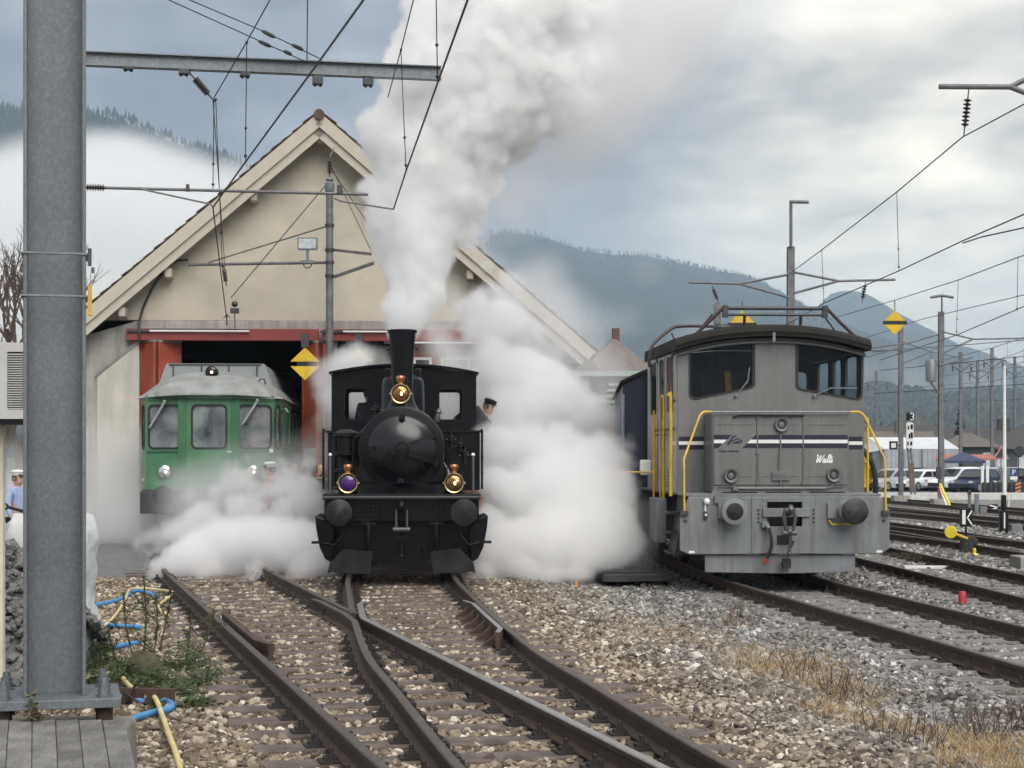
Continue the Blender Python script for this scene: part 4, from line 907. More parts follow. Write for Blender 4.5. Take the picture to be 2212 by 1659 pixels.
def shunter():
    T = empty('shunting_locomotive', (4.02, 25.2, -.15), R(3.2), 'grey shunting locomotive with navy and white stripe, yellow handrails and name Walti', 'locomotive')
    # headstock with chamfered corners, recessed middle
    hole = rrect(-.27, .25, .83, 1.19, .01)
    m = MB(); m.panel([(-1.56, .98), (-1.43, 1.27), (1.40, 1.27), (1.46, 1.22), (1.56, 1.05), (1.56, .50), (1.43, .42), (-1.43, .42), (-1.56, .48)], [hole], .0, .05); hs = m.build('headstock', M_GREYF, T, 0, .012)
    m = MB(); m.box(-.5, .44, -.012, -.001, .43, 1.26); m.panel([(-.5, .43), (.44, .43), (.44, 1.26), (-.5, 1.26)], [hole], -.015, -.001) if False else None
    m = MB(); m.panel([(-.5, .43), (.44, .43), (.44, 1.262), (-.5, 1.262)], [hole], -.016, -.001); m.build('middle_plate', M_GREYF, hs, 0, .006)
    m = MB(); m.box(-.27, .25, .2, .25, .8, 1.2); m.build('coupling_recess', M_DARK, T)
    m = MB(); m.box(-.34, .36, -.05, -.017, .97, 1.10); m.build('hook_plate', M_GREYF, hs, bevel=.006)
    bl = MB(); bl.lathe([(.016, 0), (.016, .02), (.008, .024)], (0, 0, 0), (0, -1, 0), 6); blm = bl.mesh('bolt', M_DGREY)
    for x in (-.4, .42):
        for k in range(4): inst('bolt', blm, hs, (x, -.016, .90 + k * .06))
    for x in (-1.48, 1.47): inst('bolt', blm, hs, (x, 0, .92), sc=(1.6, 1, 1.6))
    # hook, screw coupling
    m = MB(); m.tube(catmull([(.02, .0, 1.03), (.02, -.16, 1.03), (.02, -.26, 1.04), (.02, -.3, 1.09), (.02, -.26, 1.13)], 4), .04, 10); m.build('coupling_hook', mat('bare_steel_link', (.12, .12, .12)), T)
    for s in (-1, 1):
        m = MB(); m.tube([(.02 + s * .07, -.2, 1.10), (.02 + s * .08, -.21, .95), (.02 + s * .05, -.21, .74)], [.02, .03, .022], 8); m.build('coupling_shackle', mat('bare_steel_link', (.12, .12, .12)), T)
    m = MB(); m.cyl((-.08, -.21, .74), (.12, -.21, .74), .035, 10); m.sphere((.02, -.21, .76), .05, 10); m.tube([(.02, -.21, .74), (.02, -.2, .42)], .017, 8); m.sphere((.02, -.21, .44), .035, 10); m.build('coupling_screw', mat('bare_steel_link', (.12, .12, .12)), T)
    m = MB(); m.box(-.13, .09, -.022, -.017, .56, .70); m.build('dark_slot', M_DARK, hs)
    m = MB(); m.tube([(.07, -.03, .57), (.12, -.05, .62), (.04, -.04, .46)], .012, 6); m.build('chain', M_DGREY, T)
    m = MB(); m.box(-.055, .065, -.1, -.02, .22, .36); m.box(-.07, .08, -.08, -.02, .28, .3); m.build('hook_rest', M_DARK, T)
    # brake hose
    m = MB(); m.box(-.36, -.26, -.09, -.017, .82, .9); m.cyl((-.3, -.06, .86), (-.26, -.12, .80), .035, 8); m.build('hose_cock', M_STEEL, T)
    m = MB(); m.tube(catmull([(-.27, -.1, .82), (-.245, -.13, .72), (-.23, -.14, .6), (-.24, -.13, .5), (-.28, -.1, .40), (-.31, -.08, .34)], 4), .027, 8); m.build('brake_hose', M_RUBBER, T)
    m = MB(); m.cyl((-.30, -.09, .37), (-.34, -.07, .27), .03, 8); m.build('hose_end', mat('red_hose_end', (.3, .05, .04), .5), T)
    # buffers
    x = -.80
    m = MB(); m.lathe([(.15, .0), (.15, -.03), (.11, -.04), (.11, -.22)], (x, 0, 1.06), (0, 1, 0), 20); m.box(-1.0, -.9, -.06, -.001, .95, 1.18); b1 = m.build('buffer', M_GREYF, T)
    m = MB(); m.lathe([(.115, -.2), (.19, -.22), (.195, -.24), (.19, -.265), (.13, -.28)], (x, 0, 1.06), (0, 1, 0), 32); m.build('buffer_head', M_GREYF, b1)
    m = MB(); m.lathe([(.125, -.278), (.125, -.287), (.10, -.292), (.06, -.30), (.004, -.303)], (x, 0, 1.06), (0, 1, 0), 24); m.build('worn_centre', mat('greasy_buffer_face', (.03, .03, .03)), b1)
    x = .98
    m = MB(); m.lathe([(.16, .0), (.16, -.03), (.12, -.04), (.14, -.30)], (x - .06, 0, 1.06), (.16, 1, 0), 20); m.box(.62, .74, -.06, -.001, .95, 1.17); b2 = m.build('buffer', M_GREYF, T)
    m = MB(); m.lathe([(.15, -.28), (.19, -.29), (.195, -.32), (.16, -.34), (.004, -.35)], (x - .02, 0, 1.06), (0, 1, 0), 32); m.build('buffer_head', mat('greasy_black_buffer', (.022, .022, .023), .5, .3, .3, 6, .1, 30, (.14, .13, .12), .35, 7), b2)
    m = MB(); m.tube([(.64, -.05, .92), (.68, -.08, .86), (.98, -.08, .86), (1.02, -.05, .9)], .014, 6); m.build('shunter_grip', M_YEL, T)
    m = MB(); m.tube([(-1.19, -.03, 1.22), (-1.19, -.03, 1.06)], .012, 6); m.sphere((-1.17, -.035, 1.2), .05, 10); m.build('lamp_socket', M_WHITE, T)
    m = MB(); m.box(-1.215, -1.155, -.05, -.001, .95, 1.05); m.build('socket_box', M_DGREY, T); m = MB(); m.sphere((-1.185, -.055, 1.0), .02, 8); m.build('white_reflector', M_WHITE, T)
    m = MB(); m.tube([(-1.06, -.03, 1.27), (-1.06, -.03, 1.17), (-.93, -.03, 1.165)], .012, 6); m.build('cable_clip', M_DGREY, T)
    for x0 in (-1.43, 1.36):
        m = MB(); m.box(x0, x0 + .085, -.006, -.001, .44, .475); m.build('rating_plate', M_WHITE, hs)
    # snow apron under the headstock
    m = MB(); m.panel([(-1.18, .155), (0, .13), (1.06, .155), (1.06, .41), (-1.18, .41)], [], .06, .1); m.build('apron', M_GREYF, T, 0, .008)
    m = MB(); m.box(.045, .052, .05, .059, .16, .4); m.build('apron_seam', M_DGREY, T)
    # footplate and frame
    m = MB(); m.box(-1.46, 1.44, .052, 7.0, 1.27, 1.31); m.build('footplate', M_GREYF, T, bevel=.006)
    m = MB(); m.box(-1.05, 1.05, .3, 6.8, .42, 1.26); m.build('frame', M_DARK, T)
    m = MB(); m.add([(-1.5, .9, .35), (-1.35, .9, .35), (-1.5, 1.6, .35), (-1.35, 1.6, .35), (-1.35, .9, 1.26), (-1.2, .9, 1.26), (-1.35, 1.6, 1.26), (-1.2, 1.6, 1.26)], [(0, 1, 5, 4), (2, 6, 7, 3), (0, 4, 6, 2), (1, 3, 7, 5), (0, 2, 3, 1), (4, 5, 7, 6)]); m.build('cab_steps', M_DGREY, T, 0)
    for z in (.38, .68, .98):
        m = MB(); m.box(-1.58, -1.3, 1.0, 1.5, z, z + .03); m.build('step_tread', M_DGREY, T)
    m = MB(); m.box(-1.66, -1.5, 1.7, 2.6, .5, 1.2); m.build('battery_box', M_GREYF, T, bevel=.02)
    for y in (1.6, 4.9):
        for s in (-1, 1):
            m = MB(); m.lathe([(.44, -.07), (.48, -.06), (.46, .06), (.36, .06), (.34, .03), (.1, .03), (.1, .08)], (s * .75, y, .46), (s, 0, 0), 26); m.build('wheel', M_RUST, T)
    # hood: three doors, ribs
    h0, h1, zb, zt = -1.03, 1.045, 1.312, 2.52
    m = MB(); m.box(h0, h1, .36, 1.02, zb, zt); hd = m.build('hood', M_GREY, T, bevel=.03)
    xs_ = [h0 + .02, -.345, .345, h1 - .02]
    for i in range(3):
        m = MB(); m.box(xs_[i] + .012, xs_[i + 1] - .012, .342, .359, zb + .12, zt - .05); m.build('hood_door', M_GREY, hd, bevel=.006)
        for z in (2.33, 1.56, 1.40):
            m = MB(); m.box(xs_[i] + .07, xs_[i + 1] - .06, .335, .342 - .0005, z, z + .012); m.build('door_rib', M_GREY, hd)
    for x_ in xs_[1:3]:
        m = MB(); m.cyl((x_, .34, zb + .1), (x_, .34, zt - .02), .012, 8)
        for z in (1.45, 1.9, 2.42): m.box(x_ - .03, x_ + .03, .325, .3415, z, z + .03)
        m.build('door_hinge', M_GREY, hd)
    # stripes: flat paint bands on hood and cab face
    def band(x0, x1, y, z0, z1, mm, par, sk0=0., sk1=0.):
        q = MB(); q.add([(x0, y, z0), (x1, y, z0), (x1 + sk1, y, z1), (x0 + sk0, y, z1)], [(0, 1, 2, 3)]); return q.build('stripe', mm, par, 0)
    Zs = [(1.985, 2.052, M_NAVY), (2.056, 2.108, M_WHITE), (2.112, 2.18, M_NAVY)]
    for z0, z1, mm in Zs:
        k = 1.05
        xa = -.935 + (z0 - 1.985) * k; xb_ = -.575 + (z0 - 1.985) * k
        band(h0 + .03, xa, .338, z0, z1, mm, hd, 0, (z1 - z0) * k); band(xb_, h1 - .03, .338, z0, z1, mm, hd, (z1 - z0) * k, 0)
    # emblem and lettering
    m = MB()
    for a, b in (((-.80, 2.06), (-.62, 2.13)), ((-.76, 2.10), (-.66, 2.175)), ((-.78, 2.04), (-.74, 2.10)), ((-.70, 2.06), (-.60, 2.06)), ((-.60, 2.06), (-.575, 2.09)), ((-.575, 2.09), (-.62, 2.11)), ((-.73, 2.12), (-.71, 2.17)), ((-.72, 2.055), (-.62, 2.085)), ((-.8, 2.03), (-.77, 2.05))):
        m.bar((a[0], .3395, a[1]), (b[0], .3395, b[1]), .002, .018, up=(0, 0, 1))
    tag(m.build('emblem', M_NAVY, hd, 0), kind='stuff')
    m = MB(); rg = random.Random(3); x_ = -.925
    while x_ < -.63:
        w_ = rg.uniform(.010, .016)
        if rg.random() > .12: m.box(x_, x_ + w_, .3375, .3412, 1.925, 1.943 + rg.uniform(0, .006))
        x_ += w_ + .004
    tag(m.build('small_lettering', M_NAVY, hd, 0), kind='stuff')
    def script_word(parts, x0, z0, h, mm, name, par, y, w_=.022):
        q = MB()
        for st in parts:
            pts = catmull([(x0 + (px + py * .28) * h, y, z0 + py * h) for px, py in st], 5)
            n = len(pts); q.tube(pts, [w_ * h * 3.2 * (.75 + .45 * math.sin(math.pi * i / (n - 1))) for i in range(n)], 6)
        for i in range(len(q.v)): q.v[i] = (q.v[i][0], y + (q.v[i][1] - y) * .06, q.v[i][2])
        return tag(q.build(name, mm, par), kind='stuff')
    W_ = [[(0, .85), (.1, 1.0), (.2, .9), (.18, .45), (.22, .02), (.42, .5), (.58, .92), (.52, .4), (.56, .02), (.8, .5), (.95, 1.02)],
          [(1.28, .48), (1.12, .5), (1.0, .28), (1.04, .04), (1.18, .08), (1.30, .48), (1.26, .12), (1.36, .02), (1.46, .2)],
          [(1.46, .2), (1.62, .7), (1.66, 1.02), (1.58, .9), (1.54, .3), (1.60, .02), (1.72, .15)],
          [(1.72, .15), (1.84, .6), (1.88, .95), (1.82, .3), (1.86, .02), (1.98, .15)], [(1.74, .60), (2.02, .64)],
          [(1.98, .15), (2.10, .48), (2.06, .15), (2.12, .02), (2.24, .2)], [(2.13, .68), (2.16, .74)]]
    script_word(W_, .52, 1.765, .118, M_WHITE, 'name_lettering', hd, .334)
    # plate with raised figures
    m = MB(); m.box(-.13, .135, .31, .341, 1.50, 1.645); pl_ = m.build('number_plate', M_GREY, hd, bevel=.006)
    m = MB()
    for i in range(5): m.panel(rrect(-.105 + i * .045, -.073 + i * .045, 1.54, 1.60, .01), [rrect(-.097 + i * .045, -.081 + i * .045, 1.55, 1.59, .004)], .302, .3095)
    tag(m.build('raised_figures', M_GREY, pl_, 0), kind='stuff')
    m = MB(); m.tube([(0, .33, 2.2), (-.0, .325, 2.0), (-.02, .32, 1.85), (-.02, .33, 1.65)], .012, 6); m.tube([(0, .325, 1.5), (0, .325, 1.38)], .016, 6); m.build('conduit', M_GREY, hd)
    m = MB(); m.tube([(-.65, .31, 1.385), (.68, .31, 1.385)], .018, 8); m.tube([(.68, .31, 1.385), (.76, .32, 1.40), (.79, .33, 1.45)], .012, 6); m.box(-.72, -.64, .29, .341, 1.35, 1.42); m.build('cable_tray', M_GREY, hd)
    for x_, z in ((.015, 2.335), (-.745, 1.575), (.80, 1.585)):
        m = MB(); m.lathe([(.07, .035), (.105, .0), (.11, -.04), (.102, -.055), (.075, -.04), (.066, -.015)], (x_, .33, z), (0, 1, 0), 26); hl = m.build('headlight', M_GREY, hd)
        m = MB(); m.lathe([(.068, -.012), (.05, -.022), (.004, -.026)], (x_, .33, z), (0, 1, 0), 22); m.build('headlight_lens', mat('grey_frosted_lens', (.17, .17, .165), .2, .1), hl)
        m = MB(); m.tube([(x_ + .05 * math.cos(a), .303, z + .05 * math.sin(a)) for a in [2 * math.pi * i / 20 for i in range(20)]], .01, 6, closed=True); m.build('lens_ring', M_DGREY, hl)
    m = MB(); m.box(h0, h1, .33, .36, zb - .001, zb + .03); m.build('hood_foot', M_GREYF, hd)
    for i in range(3):
        m = MB(); m.box(-.88 + i * .66, -.35 + i * .66, .325, .3295, zb + .004, zb + .022); m.build('drain_slot', M_DARK, hd)
    # hood handrail: yellow ends, grey middle
    y = .30
    m = MB(); m.tube([(h0 - .02, y, 2.52), (h1 + .0, y, 2.52)], .018, 8); m.build('grey_handrail', M_STEEL, T)
    for s in (-1, 1):
        e = h0 if s < 0 else h1; dx = s
        m = MB(); m.tube(catmull([(e + dx * .0, y, 2.52), (e + dx * .13, y - .02, 2.52), (e + dx * .2, y - .06, 2.46)], 4) + [Vector(((-1.50 if s < 0 else 1.49), .02, 1.82)), Vector(((-1.50 if s < 0 else 1.49), -.0, 1.72)), Vector(((-1.50 if s < 0 else 1.49), -.03, 1.06))], .0165, 8); m.build('yellow_handrail', M_YEL, T)
        m = MB(); m.box((-1.5 if s < 0 else 1.49) - .055, (-1.5 if s < 0 else 1.49) + .055, -.06, -.001, 1.0, 1.06); m.build('rail_foot', M_DGREY, T)
    m = MB(); m.tube([(h0 + .32, .33, 2.44), (h0 + .40, .30, 2.475), (.33, .30, 2.475), (.345, .33, 2.46)], .014, 8); m.build('black_grab_rail', M_RUBBER, T)
    # ------- cab
    y0, y1, hw = 1.02, 4.3, 1.44
    arc = lambda x: 3.72 - .22 * (abs(x) / 1.5) ** 2.2
    sX = lambda z: (zx - 1655) / 141.2
    toc = lambda zx, zy: ((1309.5 + .384 * zx - 1655) / 141.2, 1.75 + .15 - (619.4 + .384 * zy - 980) / 141.2)
    wl = round_poly([toc(440, 370), toc(470, 352), toc(560, 335), toc(800, 316), toc(800, 562), toc(470, 630), toc(440, 612)], .07)
    wr = round_poly([toc(1050, 316), toc(1220, 335), toc(1360, 362), toc(1416, 390), toc(1416, 612), toc(1395, 630), toc(1050, 572)], .07)
    top = [(hw - i * 2 * hw / 16, arc(hw - i * 2 * hw / 16) - .05) for i in range(17)]
    m = MB(); m.panel([(-hw, 1.312), (hw, 1.312)] + top, [wl, wr], y0, y0 + .05); cf = m.build('cab_front', M_GREY, T)
    for h in (wl, wr):
        c = Vector((sum(p[0] for p in h) / len(h), sum(p[1] for p in h) / len(h)))
        big = [tuple(c + (Vector(p) - c) * 1.045) for p in h]; sml = [tuple(c + (Vector(p) - c) * .975) for p in h]
        f = MB(); f.panel(big, [sml], y0 - .014, y0 - .002); f.build('window_seal', M_RUBBER, cf); f = MB(); f.panel(h, [], y0 + .02, y0 + .026); f.build('window_pane', G_SH, cf)
    for z0, z1, mm in Zs:
        band(-hw + .02, h0 - .01, y0 - .004, z0 - .02, z1 - .02, mm, cf); band(h1 + .01, hw - .02, y0 - .004, z0 - .02, z1 - .02, mm, cf)
    for pts in ([toc(700, 612), toc(765, 530), toc(775, 455)], [toc(1145, 612), toc(1235, 570), toc(1385, 570)]):
        m = MB(); m.tube([(p[0], y0 - .05, p[1]) for p in pts], .011, 6); m.cyl((pts[0][0], y0 - .06, pts[0][1]), (pts[0][0], y0, pts[0][1]), .025, 8); m.build('wiper', M_STEEL, cf)
    # side walls with narrow windows; left one paler, sky light put into its colour
    for s in (-1, 1):
        X = Matrix(((0, 1, 0, s * hw), (1, 0, 0, y0 + .052), (0, 0, 1, 0), (0, 0, 0, 1)))
        L_ = y1 - y0 - .1
        holes = [rrect(.25, 1.0, 2.55, 3.42, .06), rrect(1.25, 1.8, 2.45, 3.42, .1), rrect(2.1, 2.9, 2.55, 3.42, .06)]
        m = MB(); m.panel([(0, 1.312), (L_, 1.312), (L_, arc(hw) - .06), (0, arc(hw) - .06)], holes, -.02, .02, 0, X); sd = m.build('cab_side', M_SIDE_SKYLIT if s < 0 else M_GREY, T)
        for h in holes:
            x0, x1 = min(p[0] for p in h), max(p[0] for p in h); q0, q1 = min(p[1] for p in h), max(p[1] for p in h)
            f = MB(); f.panel(rrect(x0 - .03, x1 + .03, q0 - .03, q1 + .03, .1), [rrect(x0 + .01, x1 - .01, q0 + .01, q1 - .01, .07)], -.032 if s > 0 else .0205, -.0205 if s > 0 else .032, 0, X); f.build('window_seal', M_RUBBER, sd)
            f = MB(); f.panel(h, [], -.003, .003, 0, X); f.build('window_pane', G_SH, sd)
        m = MB(); m.box(1.13, 1.16, -.026 if s < 0 else .0205, .026, 1.33, 3.45, 0, X); m.box(1.92, 1.95, -.026, .026, 1.33, 3.45, 0, X); tag(m.build('door_seam', M_DGREY, sd), kind='stuff')
        if s < 0:
            m = MB(); m.box(.35, .5, -.035, -.0205, 1.75, 2.0, 0, X); m.build('side_plate', M_RUBBER, sd)
            m = MB(); m.box(.0, .35, -.03, -.0205, 2.03, 2.09, 0, X); m.build('white_mark', M_WHITE, sd)
            for k in range(5):
                m = MB(); m.box(.5, .85, -.03, -.0205, 1.38 + k * .055, 1.40 + k * .055, 0, X); m.build('vent_slat', M_DGREY, sd)
    rl = [rrect(-1.25, -.35, 2.45, 3.3, .08), rrect(.45, .82, 2.45, 3.3, .05), rrect(.95, 1.25, 2.45, 3.3, .05)]
    rl[0] = rrect(.1, .62, 2.35, 3.3, .1); rl[2] = rrect(-1.2, -.5, 2.4, 3.3, .1); rl[1] = rrect(.85, 1.3, 2.4, 3.3, .08)
    m = MB(); m.panel([(-hw, 1.312), (hw, 1.312)] + top, rl, y1 - .05, y1); rw = m.build('cab_rear', M_GREY, T)
    for h in rl: f = MB(); f.panel(h, [], y1 - .03, y1 - .025); f.build('window_pane', G_SH, rw)
    m = MB(); m.box(-1.4, 1.4, y0 + .06, y1 - .06, 1.312, 1.34); m.build('cab_floor', M_DARK, T)
    m = MB(); m.box(-1.2, -.2, 1.5, 1.9, 1.34, 2.4); m.box(-1.1, -.3, 1.45, 1.5, 2.35, 2.6); m.build('control_desk', M_DGREY, T, bevel=.03)
    m = MB(); m.lathe([(.22, 0), (.25, .08), (.25, .6)], (.75, 2.9, 1.9), (0, 0, 1), 14); m.build('driver_seat', M_DARK, T)
    m = MB(); m.tube([(-.55, 1.9, 2.4), (-.5, 1.85, 2.9), (-.52, 1.85, 3.2)], .05, 8); m.build('yellow_lever_column', M_YEL, T)
    # roof: thick dark lip, pale rain strip
    n = 16
    def ring(y_, hw_, dz): return [(hw_ - i * 2 * hw_ / n, y_, arc(hw_ - i * 2 * hw_ / n) + dz) for i in range(n + 1)]
    rg_ = [ring(.80, 1.50, .0), ring(.78, 1.50, .04), ring(.80, 1.5, .10), ring(.9, 1.5, .15), ring(4.3, 1.5, .15), ring(4.5, 1.48, .08)]
    lo_ = [ring(.80, 1.50, -.03)] * 5 + [ring(4.5, 1.48, -.03)]
    m = MB(); m.loft([a + b[::-1] for a, b in zip(rg_, lo_)]); m.build('cab_roof', M_GREYR, T, 40)
    m = MB(); m.tube([(x_, .98, arc(x_) - .11) for x_, _, _ in ring(0, 1.46, 0)], .028, 6); m.build('rain_strip', M_GREY, T)
    m = MB(); m.box(-.02, .02, .78, .82, arc(0) - .12, arc(0) + .02); m.build('roof_hook', M_STEEL, T)
    # roof rails
    zt_ = 4.10
    def mt(nm, pts, r=.026, mm=M_MAROON): q = MB(); q.tube(pts, r, 8); return q.build(nm, mm, T)
    m = MB(); m.tube([(-.70, .95, zt_ + .02), (.80, .95, zt_ + .02)], .03, 8); m.tube([(-.70, .95, zt_ - .08), (.80, .95, zt_ - .08)], .022, 8)
    for x_ in (-.72, .82): m.box(x_ - .04, x_ + .04, .9, 1.0, zt_ - .12, zt_ + .06)
    m.build('roof_rail_bar', M_DGREY, T)
    mt('roof_rail_leg', [(-.72, .95, zt_ + .05), (-1.10, 1.0, 3.78), (-1.50, 1.1, 3.42), (-1.56, 1.12, 3.22), (-1.52, 1.12, 2.75), (-1.47, 1.1, 2.7)])
    mt('roof_rail_leg', [(.82, .95, zt_ + .05), (1.1, 1.0, 3.88), (1.42, 1.1, 3.62)])
    mt('roof_rail_stay', [(-.80, 1.6, zt_ - .02), (-1.15, 1.7, 3.66)], .014); mt('roof_rail_stay', [(.86, 1.3, zt_ - .02), (1.18, 1.4, 3.68)], .014)
    for x_ in (-.40, .47): mt('roof_rail_post', [(x_, 1.1, 3.8), (x_, 1.05, zt_ - .08)], .024)
    mt('side_roof_rail', catmull([(-.1, 3.2, 3.94), (-.3, 3.0, 3.98), (-1.1, 2.8, 3.98), (-1.35, 2.7, 3.88), (-1.62, 2.6, 3.62), (-1.66, 2.6, 3.3)], 4), .026)
    mt('side_roof_rail', [(-.42, 3.6, 3.98), (.2, 3.6, 3.98), (.45, 3.6, 3.9)], .02)
    for x_, z in ((-1.28, 3.86), (-1.60, 3.58)): mt('rail_standoff', [(x_, 2.7, z), (x_ + .1, 2.7, z - .22)], .014)
    m = MB(); m.lathe([(.12, 0), (.14, .04), (.1, .1)], (-.55, 2.2, 3.87), (0, 0, 1), 14); m.build('roof_fan', M_DGREY, T)
    m = MB(); m.box(-.2, .5, 2.0, 2.9, 3.86, 3.93); m.build('roof_hatch', M_DGREY, T, bevel=.02)
    # yellow handrails at the cab doors
    def yl(pts, r=.019): q = MB(); q.tube(pts, r, 8); q.build('yellow_handrail', M_YEL, T)
    yl(catmull([(-1.54, 1.05, 1.25), (-1.54, 1.05, 2.72), (-1.58, 1.05, 2.78)], 3), .026)
    yl([(-1.54, 1.8, .85), (-1.54, 1.8, 1.2), (-1.54, 1.8, 2.7)] + [Vector((-1.54 - .0, 1.8 + .35 * (1 - math.cos(a)) / 2 * 1.0, 2.7 + .12 * math.sin(a))) for a in [math.pi * i / 8 for i in range(1, 9)]] + [(-1.54, 2.15, 1.0)])
    yl([(-1.56, 2.75, 1.0), (-1.56, 2.75, 2.6)])
    yl([(-1.54, 2.75, 1.6), (-2.2, 2.8, 1.6)], .015)
    m = MB(); m.tube([(-1.5, 1.1, 2.28), (-1.52, 2.9, 2.28)], .02, 8); m.tube([(-1.5, 1.9, 2.2), (-1.52, 2.9, 2.2)], .014, 6); m.build('side_grab_rail', M_DGREY, T)
    m = MB(); m.box(-1.75, -1.58, 2.9, 3.1, 1.55, 1.8); m.build('white_canister', M_WHITE, T, bevel=.03)
    yl([(1.51, 1.05, 1.30), (1.51, 1.05, 2.45), (1.40, 1.05, 2.47)]); 
    # crane arm on the far deck
    m = MB(); m.bar((1.45, 3.0, 2.2), (1.95, 3.0, 1.75), .2, .2); m.bar((1.9, 3.0, 1.8), (1.75, 3.0, 1.35), .16, .2); m.lathe([(.28, -.15), (.28, .15)], (1.8, 3.0, 1.55), (0, 1, 0), 16); m.bar((1.5, 2.9, 1.42), (2.15, 2.9, 1.42), .1, .05); m.build('crane_arm', M_YEL, T, bevel=.02)
    m = MB(); m.tube(catmull([(1.6, 2.8, 2.35), (1.85, 2.75, 2.0), (2.05, 2.75, 1.7), (2.1, 2.8, 1.2), (1.95, 2.85, .95)], 4), .045, 8); m.tube(catmull([(1.55, 2.9, 2.7), (1.72, 2.85, 2.4), (1.65, 2.85, 2.1)], 4), .06, 8); m.build('hydraulic_hose', M_RUBBER, T)
    m = MB(); m.box(1.62, 1.82, 2.6, 2.8, 1.42, 1.68); m.build('white_container', M_WHITE, T, bevel=.03)
    m = MB(); m.box(1.47, 1.60, .5, 2.6, .62, 1.25); m.build('tool_box', M_GREYF, T, bevel=.02)
    m = MB(); m.box(1.2, 1.9, 2.55, 3.5, 1.0, 1.35); m.build('crane_base', M_DGREY, T)
shunter()
# ------------------------------------------------------------------ dark blue coach behind the shunter
M_BLUE = mat('dark_blue_coach_paint', (.012, .02, .042), .35, 0, .2, 2, coat=.2)
def coach():
    T = empty('coach', (3.43, 30.2, -.15), R(-2.5), 'dark blue passenger coach standing behind the grey locomotive', 'coach')
    hw = 1.45; arc = lambda x: 3.56 - .44 * (abs(x) / hw) ** 1.8
    top = [(hw - i * 2 * hw / 14, arc(hw - i * 2 * hw / 14)) for i in range(15)]
    m = MB(); m.panel([(-hw, .95), (hw, .95)] + top, [], .0, .05); e = m.build('end_wall', M_BLUE, T)
    m = MB(); m.panel(rrect(-.4, .4, 1.1, 3.0, .05), [], -.05, -.002); m.build('end_door', M_BLUE, e)
    n = 14
    rings = []
    for y in (-.12, 9.2): rings.append([(x * 1.05, y, arc(x) + .01) for x, _ in top] + [(x * 1.05, y, arc(x) + .06) for x, _ in top[::-1]])
    m = MB(); m.loft(rings); m.build('roof', M_GREYR, T, 30)
    for s in (-1, 1):
        X = Matrix(((0, 1, 0, s * hw), (1, 0, 0, .052), (0, 0, 1, 0), (0, 0, 0, 1)))
        holes = [rrect(.9 + i * 1.3, 1.75 + i * 1.3, 1.9, 2.75, .06) for i in range(6)]
        m = MB(); m.panel([(0, .95), (9, .95), (9, arc(hw)), (0, arc(hw))], holes, -.02, .02, 0, X); sd = m.build('side_wall', M_BLUE, T)
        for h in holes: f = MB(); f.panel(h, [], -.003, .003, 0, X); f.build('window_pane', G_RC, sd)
    m = MB(); m.tube([(-hw - .02, -.04, 2.95), (-hw - .02, -.04, 1.95)], .03, 8); m.build('grab_pole', mat('blue_grey_pole', (.28, .34, .42), .4, .3), T)
    m = MB(); m.tube([(-hw - .02, -.04, 1.95), (-hw - .02, -.04, 1.2)], .022, 8); m.build('copper_grab_pole', mat('dull_copper', (.45, .25, .15), .5, .3), T)
    m = MB(); m.box(-1.2, 1.2, .2, 8.8, .5, .94); m.build('underframe', M_DARK, T)
    for y in (1.2, 7.5):
        m = MB()
        for s in (-1, 1): m.lathe([(.42, -.06), (.46, -.05), (.45, .06)], (s * .75, y, .45), (s, 0, 0), 24)
        m.cyl((-.75, y, .45), (.75, y, .45), .07, 8); m.build('wheelset', M_RUST, T)
    for x in (-.875, .875):
        m = MB(); m.lathe([(.1, .0), (.1, -.3), (.19, -.31), (.19, -.35)], (x, 0, 1.0), (0, 1, 0), 18); m.build('buffer', M_BLACKM, T)
    # people-warning yellow arm is part of the locomotive; nothing else here
coach()
# ================================================================== CATENARY: MASTS, BEAMS, WIRES, SIGNS
def ibeam(m, p, q, h, w, tf=.012, tw=.01, mi=0, up=(0, 0, 1)):
    p = Vector(p); q = Vector(q); d = (q - p); l = d.length; d.normalize(); u = Vector(up); x = d.cross(u).normalized(); z = x.cross(d).normalized()
    M = Matrix((x, d, z)).transposed().to_4x4(); M.translation = p
    prof = [(-w / 2, -h / 2), (w / 2, -h / 2), (w / 2, -h / 2 + tf), (tw / 2, -h / 2 + tf), (tw / 2, h / 2 - tf), (w / 2, h / 2 - tf), (w / 2, h / 2), (-w / 2, h / 2), (-w / 2, h / 2 - tf), (-tw / 2, h / 2 - tf), (-tw / 2, -h / 2 + tf), (-w / 2, -h / 2 + tf)]
    vs = [(a, 0, b) for a, b in prof] + [(a, l, b) for a, b in prof]; n = 12
    fs = [(i, (i + 1) % n, (i + 1) % n + n, i + n) for i in range(n)]
    for o in (0, n): fs += [tuple(o + k for k in (0, 1, 2, 11)), tuple(o + k for k in (3, 4, 9, 10)), tuple(o + k for k in (5, 6, 7, 8))]
    m.add(vs, fs, mi, M); return m
M_MAST = mat('weathered_mast', (.16, .165, .175), .6, .4, .2, 6, .1, 50, (.10, .07, .06), .5, 4)
